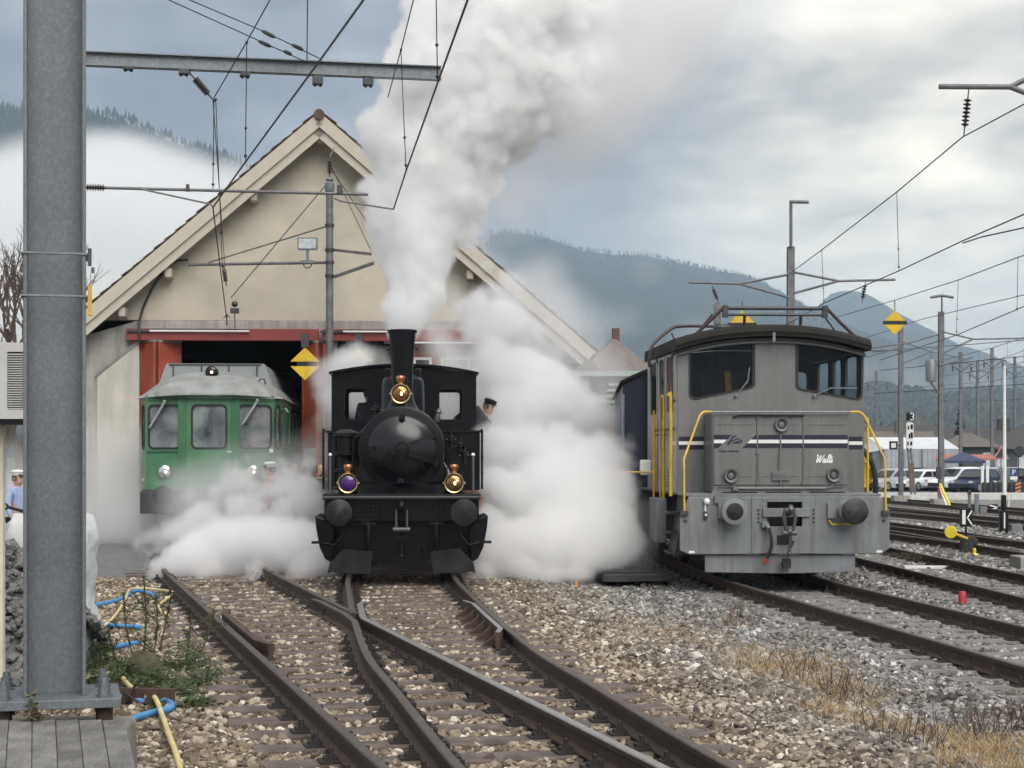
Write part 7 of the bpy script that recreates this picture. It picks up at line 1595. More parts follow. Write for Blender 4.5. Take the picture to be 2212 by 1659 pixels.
# ---- marquee
M_PVC = mat('white_pvc', (.58, .60, .63), .5, 0, .04, 1.5); M_PVCW = mat('grey_pvc_wall', (.36, .38, .41), .55, 0, .12, 1.2, .4, 2.5)
def marquee():
    Y = 128; p = at(1982, Y, -.7); T = empty('marquee', tuple(p), R(-4), 'long white roofed marquee with grey side walls behind the parked cars', 'tent'); k = Y / FPX
    x0, x1 = -72 * k, 90 * k; ze, zr = 2.78, 3.66; d = 6
    xs_ = np.linspace(x0, x1, 5)
    for i in range(4):
        a, b = xs_[i] + .01, xs_[i + 1] - .01; a2 = a if i else a - .0; t0 = 30 * k
        ra, rb = a - t0 * (xs_[0] == xs_[i]) * 0 - (t0 if True else 0) * (1 - (a - x0) / (x1 - x0)) * 0, b
        m = MB(); sh = -22 * k
        m.add([(a, 0, ze), (b, 0, ze), (b + sh, d / 2, zr), (a + sh, d / 2, zr), (a, d, ze), (b, d, ze), (a, 0, ze + .04), (b, 0, ze + .04), (b + sh, d / 2, zr + .04), (a + sh, d / 2, zr + .04), (a, d, ze + .04), (b, d, ze + .04)], [(6, 7, 8, 9), (9, 8, 11, 10), (0, 3, 2, 1), (3, 4, 5, 2), (0, 1, 7, 6), (1, 2, 8, 7), (2, 5, 11, 8), (0, 6, 9, 3), (3, 9, 10, 4), (4, 10, 11, 5)]); m.build('roof_panel', M_PVC, T, 0)
        m = MB(); nn_ = 14
        m.add([(a + (b - a) * j / nn_, .06 * math.sin(j * 1.7 + i) * (1 if q < 2 else .3), z_) for q, z_ in enumerate((0, 1.2, ze - .02)) for j in range(nn_ + 1)], [(q * (nn_ + 1) + j, q * (nn_ + 1) + j + 1, (q + 1) * (nn_ + 1) + j + 1, (q + 1) * (nn_ + 1) + j) for q in range(2) for j in range(nn_)]); m.build('wall_panel', M_PVCW, T, 60)
    for x in xs_: m = MB(); m.box(x - .05, x + .05, -.12, -.07, 0, ze); m.build('tent_post', M_STEEL, T)
    m = MB(); m.add([(x0, 0, 0), (x0, d, 0), (x0, d, ze), (x0, 0, ze), (x0 - 22 * k, d / 2, zr), (x0 - 1.4, .3, ze - .3), (x0 - 1.4, d / 2, ze - .3)], [(0, 3, 2, 1), (3, 4, 2), (3, 5, 4), (4, 5, 6)]); m.build('end_flap', M_PVCW, T, 0)
marquee()
def canopy():
    p = at(2085, 112, -.7); T = empty('canopy_tent', tuple(p), R(-10), 'small navy pop-up canopy over the parked cars', 'tent')
    m = MB(); m.add([(-1.3, 0, 2.0), (1.3, 0, 2.0), (1.3, 2.6, 2.0), (-1.3, 2.6, 2.0), (0, 1.3, 2.55), (-1.3, 0, 1.82), (1.3, 0, 1.82), (1.3, 2.6, 1.82), (-1.3, 2.6, 1.82)], [(0, 1, 4), (1, 2, 4), (2, 3, 4), (3, 0, 4), (5, 6, 1, 0), (6, 7, 2, 1), (7, 8, 3, 2), (8, 5, 0, 3)]); m.build('canopy', mat('navy_cloth', (.045, .05, .11), .7), T, 0)
    for x in (-1.27, 1.27):
        for y in (.03, 2.57): m = MB(); m.cyl((x, y, 0), (x, y, 1.9), .03, 6); m.build('leg', M_STEEL, T)
    p = at(2052, 124, -.7); q = empty('red_awning', tuple(p), R(-5), 'faded red awning between the tent and the navy canopy', 'awning')
    m = MB(); m.add([(-1, 0, 2.1), (3.4, 0, 2.1), (3.2, 1.4, 2.4), (-.8, 1.4, 2.4), (-1, 0, 1.98), (3.4, 0, 1.98)], [(0, 1, 2, 3), (4, 5, 1, 0)]); m.build('cloth', mat('faded_red_cloth', (.34, .13, .09), .7), q, 0)
    for x in (-.9, 3.3): m = MB(); m.cyl((x, .1, 0), (x, .1, 2.0), .03, 6); m.build('leg', M_STEEL, q)
canopy()
# ---- houses
M_ROOFD = mat('dark_roof', (.055, .05, .05), .8, 0, .2, 3); M_ROOFB = mat('brown_grey_roof', (.13, .115, .095), .8, 0, .15, 3); M_WGR = mat('dark_green_boards', (.06, .08, .07), .8, 0, .15, 3)
def house(name, px, Y, w, d, h, rh, rz, mw, mr, label, wins=(), hip=False, chim=None, gable_front=False):
    p = at(px, Y, -.75); T = empty(name, tuple(p), R(rz), label, 'house')
    m = MB(); m.box(-w / 2, w / 2, 0, d, 0, h); wl = m.build('wall', mw, T)
    m = MB(); o = .5; a = (w / 2 - d / 2 * .9) if hip else w / 2 + o
    v = [(-w / 2 - o, -o, h), (w / 2 + o, -o, h), (w / 2 + o, d + o, h), (-w / 2 - o, d + o, h), (-max(a, .1), d / 2, h + rh), (max(a, .1), d / 2, h + rh)]
    m.add(v, [(0, 1, 5, 4), (2, 3, 4, 5), (0, 4, 3), (1, 2, 5), (3, 2, 1, 0)]); r = m.build('roof', mr, T, 0)
    if chim: m = MB(); m.box(chim - .5, chim + .5, d / 2 - .5, d / 2 + .5, h + rh * .5, h + rh + .9); m.build('chimney', mr, r)
    for x, z0, ww, hh in wins:
        m = MB(); m.panel(rrect(x - ww / 2 - .08, x + ww / 2 + .08, z0 - .08, z0 + hh + .08, .02), [rrect(x - ww / 2, x + ww / 2, z0, z0 + hh, .01)], -.06, -.005); f = m.build('window', M_WHITE, T)
        m = MB(); m.box(x - ww / 2, x + ww / 2, -.03, -.02, z0, z0 + hh); m.build('pane', mat('pale_window_pane', (.55, .58, .6), .2), f)
    return T
house('house', 1905, 150, 9, 7, 2.6, 1.9, -4, mat('brown_house_wall', (.2, .16, .12), .85), M_ROOFB, 'low house with brown roof and dark chimney behind the marquee', [(-1, .8, .8, 1.1)], False, 2.2)
house('pavilion', 2096, 138, 3.9, 3.6, 3.05, 1.15, -6, M_WGR, M_ROOFB, 'dark green wooden pavilion with hipped roof beside the marquee', [(1.35, 1.2, .5, 1.3)], True)
house('house', 2215, 152, 9.0, 8, 2.9, 1.9, -6, mat('dark_timber_wall', (.07, .075, .075), .85), M_ROOFD, 'long dark timber house with small white windows at the yard edge', [(-3.6, .9, .7, 1.2), (-2.5, 1.1, .9, 1.3), (-.2, 1.1, .8, 1.2), (1.6, 1.1, .8, 1.2)], False, -1.2)
house('house', 1990, 175, 12, 8, 3.4, 2.0, 3, mat('grey_house_wall', (.3, .29, .27), .85), M_ROOFD, 'grey house almost hidden behind the marquee roof', [(-2, 1, 1, 1.3), (2, 1, 1, 1.3)], False)
# ---- small street things
p = at(2163, 100, P(0, 992, 100).z); T = empty('warning_sign', tuple(p), 0, 'triangular sign with dark face and pale red rim by the white pole', 'sign')
m = MB(); m.panel([(-.46, 0), (.46, 0), (0, .84)], [], -.02, .0); m.build('rim', mat('pale_red_rim', (.5, .2, .18), .6), T); m = MB(); m.panel([(-.34, .07), (.34, .07), (0, .68)], [], -.03, -.021); m.build('dark_face', mat('dark_sign_face', (.03, .03, .035), .5), T); m = MB(); m.cyl((0, .03, -2.2), (0, .03, .5), .04, 6); m.build('sign_post', M_STEEL, T)
p = at(2190, 97, P(0, 1028, 97).z); T = empty('parking_sign', tuple(p), 0, 'blue parking sign with white letter P', 'sign')
m = MB(); m.box(-.21, .21, -.02, 0, 0, .42); m.build('blue_plate', mat('sign_blue', (.02, .05, .2), .5), T); m = MB(); m.box(-.09, -.035, -.028, -.021, .07, .36); m.tube([(-.04, -.024, .335), (.05, -.024, .32), (.075, -.024, .27), (.05, -.024, .22), (-.04, -.024, .205)], .024, 5); tag(m.build('letter_p', M_WHITE, T), kind='stuff'); m = MB(); m.box(-.2, .2, -.02, 0, -.22, -.03); m.build('extra_plate', M_WHITE, T); m = MB(); m.cyl((0, .03, -1.9), (0, .03, .3), .035, 6); m.build('sign_post', M_STEEL, T)
p = at(2203, 95, P(0, 975, 95).z); T = empty('round_sign', tuple(p), R(20), 'dark rounded sign seen from behind next to the parking sign', 'sign'); m = MB(); m.lathe([(.30, 0), (.34, .05), (.3, .1)], (0, 0, 0), (0, 1, 0), 18); m.build('disc', mat('dark_sign_face', (.03, .03, .035)), T); m = MB(); m.cyl((0, .12, -2.6), (0, .12, .3), .035, 6); m.build('sign_post', M_DGREY, T)
for i, px in enumerate((2127, 2139, 2150, 2161, 2184, 2195, 2207)):
    p = at(px, 94, -.66); m = MB(); m.lathe([(.17, 0), (.19, .1), (.18, .75), (.12, .84)], (0, 0, 0), (0, 0, 1), 10); o = tag(m.build('bollard', M_RUBBER), 'dark bollard in the row along the car park edge', 'bollard', 'dark bollards along the car park edge'); o.location = p
p = at(2199, 93, -.66); T = empty('barrier_board', tuple(p), 0, 'short upright barrier board with orange stripes', 'barrier'); m = MB(); m.box(-.16, .16, -.03, .0, 0, .9); m.build('board', M_DGREY, T)
for i in range(4): m = MB(); m.add([(-.15, -.034, .08 + i * .2), (.15, -.034, .18 + i * .2), (.15, -.034, .27 + i * .2), (-.15, -.034, .17 + i * .2)], [(0, 1, 2, 3)]); m.build('orange_stripe', mat('orange_paint', (.65, .22, .06)), T, 0)
for i, px in enumerate((2122, 2133)):
    p = at(px, 105, -.7); m = MB(); m.box(-.08, .08, -.06, .06, 0, 1.7); o = tag(m.build('white_pillar', M_WHITE), ['white pillar beside the canopy, the one closer to it', 'white pillar beside the canopy, the one farther from it'][i], 'pillar', 'white pillars by the canopy'); o.location = p
# ---- trees
M_BARK = mat('grey_bark', (.10, .085, .07), .9, 0, .2)
def bare_tree(px, Y, h, spread, label, seed, col, depth=6, zb=None):
    p = at(px, Y, zb); T = empty('bare_tree', tuple(p), 0, label, 'tree', 'leafless trees'); rg = random.Random(seed)
    tr = MB(); tw = MB()
    def grow(a, d, l, r, k):
        b = a + d * l; (tr if k < 2 else tw).tube([a, a.lerp(b, .5) + Vector((rg.uniform(-1, 1), rg.uniform(-1, 1), 0)) * l * .05, b], [r, r * .8, r * .6], 5 if k < 3 else 3, 0, False)
        if k >= depth: return
        for i in range(rg.choice((2, 3, 3)) if k < 4 else 3):
            e = (d + Vector((rg.gauss(0, spread), rg.gauss(0, spread), rg.uniform(.1, .5)))).normalized(); grow(a.lerp(b, rg.uniform(.55, 1)), e, l * rg.uniform(.6, .82), r * .6, k + 1)
    grow(Vector((0, 0, 0)), Vector((0, 0, 1)), h * .26, h * .022, 0)
    tr.build('trunk', M_BARK, T, 60); tag(tw.build('crown', mat(col[0], col[1], .9), T, 60), kind='stuff')
bare_tree(5, 46, 11.0, .34, 'leafless brown tree behind the louvred ventilation box', 3, ('reddish_twig', (.12, .085, .07)), 6)
bare_tree(-30, 52, 11.5, .34, 'taller leafless tree at the very edge behind the ventilation box', 5, ('reddish_twig', (.12, .085, .07)), 6)
bare_tree(45, 50, 9.5, .32, 'leafless tree half hidden by the galvanised mast', 9, ('reddish_twig', (.12, .085, .07)), 6)
bare_tree(1995, 185, 8.6, .22, 'tall pale brown leafless tree behind the marquee', 11, ('pale_twig', (.30, .235, .16)), 6)
bare_tree(1975, 190, 8.0, .25, 'second pale brown leafless tree behind the signal', 12, ('pale_twig', (.30, .235, .16)), 6)
bare_tree(1930, 190, 6.8, .3, 'wide pale brown leafless tree above the low brown house', 13, ('pale_twig', (.30, .235, .16)), 6)
def conifer(px, Y, h, w_, label, seed, group=None):
    p = at(px, Y, -.8); T = empty('fir_tree', tuple(p), 0, label, 'tree', group); rg = random.Random(seed)
    m = MB(); m.tube([(0, 0, 0), (0, 0, h)], [.2, .03], 6); m.build('trunk', M_BARK, T); m = MB()
    for i in range(420):
        t = rg.random() ** 1.2; z_ = h * (.12 + .88 * t); r = w_ * (1 - t) ** .8 * rg.uniform(.5, 1.05) + .1; a = rg.uniform(0, 6.28); d = Vector((math.cos(a), math.sin(a), 0)); s = Vector((-math.sin(a), math.cos(a), 0)) * .28 * (1.2 - t)
        q = Vector((0, 0, z_)); e = q + d * r + Vector((0, 0, -.22 * r + .12)); mid = q + d * r * .5 + Vector((0, 0, .08))
        m.add([q, mid + s, e, mid - s], [(0, 1, 2), (0, 2, 3)])
    m.build('crown', mat('fir_needles', (.03, .05, .03), .8, 0, .3, 2), T, 0)
conifer(2073, 165, 7.0, 1.5, 'dark green fir tree rising behind the pavilion roof', 2)
for i, (px, h) in enumerate(((2155, 4.9), (2180, 5.4), (2205, 4.8), (1888, 5.6))):
    bare_tree(px, 230, h + 1.2, .4, ['low hazy leafless tree just above the dark timber house chimney', 'highest hazy leafless tree above the dark timber house', 'hazy leafless tree above the dark house beside the white pole', 'hazy leafless tree beside the yellow crane arm'][i], 30 + i, ('hazy_twig', (.10, .10, .09)), 6)
# ================================================================== HILLS
def hill(name, ridge, Y, depth, m_, rough=10., zb=-3., ncol=160, seed=0, trees=None, base_px=None):
    """a ridge whose skyline follows the points (px, py) at distance Y, falling towards the viewer and behind"""
    rg = np.random.default_rng(seed); px = np.array([r[0] for r in ridge], float); py = np.array([r[1] for r in ridge], float)
    X = np.linspace(px[0], px[-1], ncol); H = EYE - (np.interp(X, px, py) - HY) * Y / FPX
    from mathutils import noise as mn
    rows = 26; vs = []
    for j in range(rows):
        t = j / (rows - 1) * 1.5          # 0 foot, 1 ridge, 1.5 behind
        for i in range(ncol):
            y = Y - depth * (1 - t); wx = (X[i] - HX) * Y / FPX
            prof = t ** .8 if t <= 1 else 1 - (t - 1) * .9
            z_ = zb + (H[i] - zb) * prof
            n = mn.fractal(Vector((wx / (rough * 14), y / (rough * 14), seed)), 1.0, 2.0, 5)
            z_ += n * rough * max(.12, min(1, t * 2, (1 - t) * 3))
            vs.append((wx, y, z_))
    m = MB(); m.add(vs, [(j * ncol + i, j * ncol + i + 1, (j + 1) * ncol + i + 1, (j + 1) * ncol + i) for j in range(rows - 1) for i in range(ncol - 1)])
    tag(m.build(name, m_, None, 180), kind='structure')
    if trees:
        n, hh, nm, tm, t0 = trees; m = MB()
        for k in range(n):
            i = rg.uniform(0, ncol - 1); i0 = int(i); t = 1 - abs(rg.normal(0, t0)) if t0 else 1.0; t = max(.05, t); wx = (np.interp(i, range(ncol), X) - HX) * Y / FPX; hz_ = np.interp(i, range(ncol), H)
            z_ = zb + (hz_ - zb) * t ** .8 - hh * .15; y = Y - depth * (1 - t); h = hh * rg.uniform(.5, 1.3); w_ = h * rg.uniform(.16, .26) if nm == 'conifers' else h * rg.uniform(.3, .5)
            if nm == 'conifers': m.lathe([(w_, 0), (w_ * .55, h * .45), (.05, h)], (wx, y, z_), (0, 0, 1), 5)
            else:
                o_ = len(m.v); m.lathe([(w_ * .5, 0), (w_, h * .3), (w_ * .85, h * .62), (w_ * .45, h * .88), (w_ * .08, h)], (wx, y, z_), (0, 0, 1), 7)
                for q_ in range(o_, len(m.v)): a_, b_, c_ = m.v[q_]; m.v[q_] = (a_ + rg.uniform(-.3, .3) * w_, b_ + rg.uniform(-.3, .3) * w_, c_ + rg.uniform(-.16, .16) * h)
        tag(m.build('hill_' + nm, tm, None, 0), kind='stuff')
M_FOREST = mat('forest_slope', (.014, .019, .014), .95, 0, .5, .02, dirt=(.03, .026, .018), da=.4, ds=.012, spec=.02)
M_FOREST2 = mat('forest_slope_far', (.014, .018, .014), .95, 0, .45, .008, dirt=(.03, .028, .02), da=.4, ds=.006, spec=.02)
hill('mountain', [(-300, 180), (-120, 215), (0, 229), (60, 231), (110, 236), (183, 240), (240, 242), (290, 258), (340, 276), (390, 303), (450, 322), (520, 348), (620, 390), (760, 450), (900, 520)], 1800, 900, M_FOREST, 14, seed=3, trees=(5000, 8, 'conifers', mat('dark_conifer', (.02, .03, .022), .95, spec=.05), .3))
hill('mountain', [(560, 640), (760, 590), (930, 545), (1000, 528), (1045, 505), (1095, 494), (1150, 500), (1200, 516), (1260, 536), (1320, 543), (1385, 545), (1430, 556), (1480, 566), (1530, 577), (1580, 585), (1625, 600), (1670, 630), (1720, 665), (1800, 700), (1900, 745), (2000, 790), (2150, 860)], 3600, 1700, M_FOREST2, 26, seed=5, trees=(9000, 7, 'conifers', mat('far_conifer', (.024, .031, .024), .95, 0, .5, .01, spec=.02), .45))
hill('mountain', [(1600, 830), (1700, 740), (1760, 665), (1785, 640), (1800, 626), (1822, 620), (1850, 623), (1875, 634), (1920, 664), (1980, 700), (2040, 733), (2110, 765), (2180, 790), (2300, 830), (2500, 870)], 4600, 1500, M_FOREST2, 18, seed=7)
hill('wooded_hill', [(1500, 905), (1700, 880), (1800, 866), (1870, 851), (1905, 849), (1935, 862), (1965, 866), (2000, 876), (2050, 871), (2080, 862), (2105, 857), (2140, 860), (2170, 864), (2200, 868), (2260, 880), (2400, 890), (2600, 905)], 1700, 700, M_FOREST, 7, ncol=120, seed=9, trees=(6500, 10.5, 'broadleaf_trees', mat('hazy_broadleaf', (.04, .046, .03), .95, 0, .55, .09, spec=.02), .4))
hill('valley_side', [(-2500, 700), (-1200, 560), (-600, 330), (-300, 200)], 1900, 900, M_FOREST, 14, ncol=60, seed=13)
hill('valley_side', [(2400, 850), (2800, 780), (3600, 700), (5000, 640)], 3300, 1400, M_FOREST2, 20, ncol=60, seed=15)
# ================================================================== HAZE: the air of the valley
def haze():
    m = MB(); m.box(-4300, 4300, -320, 5300, -6, 525); o = m.build('haze', air(), None, 0); tag(o, kind='stuff'); return o
def air():
    m = bpy.data.materials.new('valley_air'); m.use_nodes = True; t = m.node_tree; t.nodes.clear(); pv = t.nodes.new('ShaderNodeVolumePrincipled'); pv.inputs['Color'].default_value = (.66, .83, 1.0, 1); pv.inputs['Density'].default_value = .00023; pv.inputs['Anisotropy'].default_value = .1
    o = t.nodes.new('ShaderNodeOutputMaterial'); t.links.new(pv.outputs[0], o.inputs['Volume']); return m
haze()
# ================================================================== PEOPLE
M_SKIN = mat('skin', (.50, .31, .23), .55, 0, .06); M_HAIR = mat('grey_brown_hair', (.10, .08, .07), .7, 0, .2, 20)
def skin_mesh(name, joints, edges, mats, sub=1):
    """one continuous surface grown along the joints (x, y, z, radius)"""
    me = bpy.data.meshes.new(name); me.from_pydata([j[:3] for j in joints], edges, []); o = bpy.data.objects.new(name, me); COL.objects.link(o)
    o.modifiers.new('skin', 'SKIN')
    for v, j in zip(me.skin_vertices[0].data, joints): v.radius = (j[3], j[3] * (j[4] if len(j) > 4 else 1)); v.use_root = False
    me.skin_vertices[0].data[0].use_root = True
    s = o.modifiers.new('sub', 'SUBSURF'); s.levels = sub; s.render_levels = sub
    dg = bpy.context.evaluated_depsgraph_get(); nm = bpy.data.meshes.new_from_object(o.evaluated_get(dg)); bpy.data.objects.remove(o)
    nm.name = name; nm.materials.clear()
    for m in mats: nm.materials.append(m)
    nm.polygons.foreach_set('use_smooth', [True] * len(nm.polygons)); return nm
def person(loc, rz, label, jacket, cap=None, hat=None, lean=0., arm=None, scale=1., trousers=(.03, .03, .04), look=0., upright=0.):
    T = empty('person', loc, rz, label, 'person'); T.scale = (scale,) * 3
    # faces -y; hip at .92, shoulder at 1.42, head centre at 1.60
    L = Matrix.Translation((0, 0, .95)) @ Matrix.Rotation(lean, 4, 'Y') @ Matrix.Translation((0, 0, -.95))
    def J(x, y, z, r, q=1): p = L @ Vector((x, y, z)); return (p.x, p.y, p.z, r, q)
    ar = arm or [(.25, -.02, 1.15), (.26, -.16, .95)]
    jt = [J(0, 0, .95, .13), J(0, 0, 1.15, .135), J(0, .0, 1.33, .15), J(0, 0, 1.44, .09), J(0, -.01, 1.50, .055),
          J(.17, 0, 1.40, .065), J(*ar[0], .045), J(*ar[1], .034), J(-.17, 0, 1.40, .065), J(-.25, -.02, 1.15, .045), J(-.26, -.14, .93, .034),
          (.09, 0, .88, .10), (.10, -.02, .48, .065), (.10, .0, .09, .045), (.10, -.12, .04, .04), (-.09, 0, .88, .10), (-.10, -.02, .48, .065), (-.10, .0, .09, .045), (-.10, -.12, .04, .04)]
    ed = [(0, 1), (1, 2), (2, 3), (3, 4), (2, 5), (5, 6), (6, 7), (2, 8), (8, 9), (9, 10), (0, 11), (11, 12), (12, 13), (13, 14), (0, 15), (15, 16), (16, 17), (17, 18)]
    bm = skin_mesh('body', jt, ed, [M_SKIN], 2)
    # head with face joined on to the neck as one mesh
    hm = MB(); NK = Matrix.Translation((0, 0, 1.47)); L2 = L @ NK @ Matrix.Rotation(-lean * upright, 4, 'Y') @ Matrix.Rotation(look, 4, 'Z') @ NK.inverted(); H = lambda v: (L2 if v[2] > 1.45 else L) @ Vector(v)
    rings = []
    for z_, rx, ry, oy in ((1.475, .045, .05, .0), (1.50, .055, .07, -.012), (1.53, .066, .085, -.012), (1.56, .074, .092, -.005), (1.60, .078, .098, 0), (1.64, .078, .099, .004), (1.68, .070, .090, .008), (1.71, .05, .066, .01), (1.725, .02, .03, .01)):
        rings.append([H((rx * math.cos(a), oy + ry * math.sin(a), z_)) for a in [2 * math.pi * i / 18 for i in range(18)]])
    hm.loft(rings)
    hm.add([H((-.014, -.095, 1.565)), H((.014, -.095, 1.565)), H((0, -.122, 1.572)), H((0, -.092, 1.62))], [(0, 1, 2), (0, 2, 3), (1, 3, 2)])
    for s in (-1, 1): hm.sphere(H((s * .08, .005, 1.595)), .02, 8, 0, (.4, .7, 1.2))
    # hands: palm and five fingers
    for (hx, hy, hz_), s in ((ar[1], 1), ((-.26, -.14, .93), -1)):
        c = Vector((hx, hy, hz_)); hm.sphere(H(c + Vector((0, -.03, -.03))), .04, 8, 0, (.5, .9, 1.1))
        for k in range(4): q = c + Vector((0, -.05 + k * .018, -.06)); hm.tube([H(q), H(q + Vector((0, -.012, -.04 - .008 * (k in (1, 2))))), H(q + Vector((-.01 * s, -.004, -.068)))], [.010, .009, .007], 5)
        q = c + Vector((0, -.06, -.02)); hm.tube([H(q), H(q + Vector((0, -.03, -.02))), H(q + Vector((-.01 * s, -.04, -.045)))], [.011, .010, .008], 5)
    b = bmesh.new(); b.from_mesh(bm); tmp = hm.mesh('tmp', M_SKIN, 60); b.from_mesh(tmp); b.to_mesh(bm); b.free(); bm.polygons.foreach_set('use_smooth', [True] * len(bm.polygons))
    inst('body', bm, T)
    em = MB()
    for s in (-1, 1): em.sphere(H((s * .03, -.086, 1.612)), .010, 6)
    tag(em.build('eyes', mat('dark_eye', (.02, .015, .012), .2), T), kind='stuff')
    m = MB(); m.tube([H((-.025, -.093, 1.535)), H((0, -.098, 1.532)), H((.025, -.093, 1.535))], .005, 5); m.build('mouth', mat('lip', (.35, .14, .11), .5), T)
    # hair, jacket, trousers follow the body
    m = MB(); m.loft([[H((1.06 * rx * math.cos(a), oy + 1.05 * ry * math.sin(a), z_)) for a in [R(-35 + i * 250 / 14) for i in range(15)]] for z_, rx, ry, oy in ((1.56, .074, .092, .0), (1.60, .078, .098, .004), (1.64, .079, .1, .006), (1.68, .072, .093, .008), (1.712, .053, .07, .01), (1.735, .015, .02, .01))], 0, True, False); m.build('hair', M_HAIR, T, 60)
    jj = [J(0, 0, .88, .155), J(0, 0, 1.12, .152), J(0, .0, 1.33, .168), J(0, 0, 1.45, .085), J(.17, 0, 1.40, .082), J(*ar[0], .062), J(*tuple(Vector(ar[0]).lerp(Vector(ar[1]), .85)), .05), J(-.17, 0, 1.40, .082), J(-.25, -.02, 1.15, .062), J(-.258, -.12, .96, .05)]
    inst('jacket', skin_mesh('jacket', jj, [(0, 1), (1, 2), (2, 3), (2, 4), (4, 5), (5, 6), (2, 7), (7, 8), (8, 9)], [mat('cloth_' + label.split()[1] + str(round(jacket[0], 2)), jacket, .85, 0, .12, 8, .2, 30)], 2), T)
    tj = [(0, 0, .93, .145), (.09, 0, .86, .115), (.10, -.02, .48, .082), (.10, .0, .12, .065), (-.09, 0, .86, .115), (-.10, -.02, .48, .082), (-.10, .0, .12, .065)]
    inst('trousers', skin_mesh('trousers', tj, [(0, 1), (1, 2), (2, 3), (0, 4), (4, 5), (5, 6)], [mat('dark_trousers', trousers, .85)], 2), T)
    for s in (-1, 1): m = MB(); m.box(s * .10 - .05, s * .10 + .05, -.2, .08, 0, .09); m.build('shoe', M_RUBBER, T, bevel=.02)
    if cap:
        m = MB(); rr = [[H((k * rx * math.cos(a), .0 + k * ry * math.sin(a), z_)) for a in [2 * math.pi * i / 18 for i in range(18)]] for z_, rx, ry, k in ((1.655, .083, .104, 1.02), (1.685, .083, .104, 1.03), (1.715, .095, .115, 1.08), (1.74, .085, .105, 1.0), (1.752, .04, .05, 1))]
        m.loft(rr); c_ = m.build('cap', mat('cap_' + ('white' if cap[0] > .3 else 'dark'), cap, .8), T, 40)
        m = MB(); m.loft([[H((x, -.095 - .055 * math.cos(x * 16), 1.66 - .01)) for x in np.linspace(-.075, .075, 7)], [H((x, -.09, 1.675)) for x in np.linspace(-.075, .075, 7)]], 0, False, False); m.build('cap_peak', mat('cap_peak', (.015, .015, .016), .4), c_)
    return T
# engine driver leaning far out of the cab side (the engine stands turned 3.2 degrees)
X = Matrix.Translation((-1.565, 24.3, 0)) @ Matrix.Rotation(R(3.2), 4, 'Z')
person(X @ Vector((1.0, 5.25, 1.16)), R(3.2), 'engine driver in dark jacket and cap leaning out of the cab', (.035, .037, .045), (.012, .012, .015), lean=R(52), look=R(55), upright=.62, arm=[(.30, -.1, 1.2), (.2, -.3, 1.15)])
person(X @ Vector((-.62, 5.6, 1.18)), R(150), 'crew member in dark cap standing inside the engine cab', (.04, .04, .05), (.02, .02, .024))
def stand(px, Y, **k): return Vector(((px - HX) * Y / FPX, Y, -.13))
s_ = lambda py, Y: (EYE - (py - HY) * Y / FPX + .13) / 1.75
person(stand(584, 31.5), R(-60), 'person in red jacket and white cap standing in steam by the railcar', (.36, .05, .06), (.68, .68, .66), scale=.99)
person(stand(692, 33), R(20), 'bearded looking person in dark coat standing beside the engine pump'.replace('bearded looking ', ''), (.10, .10, .11), scale=.97)
person(stand(637, 36), R(-10), 'person in dull red top half hidden by steam at the shed door', (.25, .06, .06), scale=.97)
person(stand(38, 27), R(60), 'person in pale blue jacket and white cap by the stone heap', (.32, .40, .58), (.66, .66, .66), scale=.93)
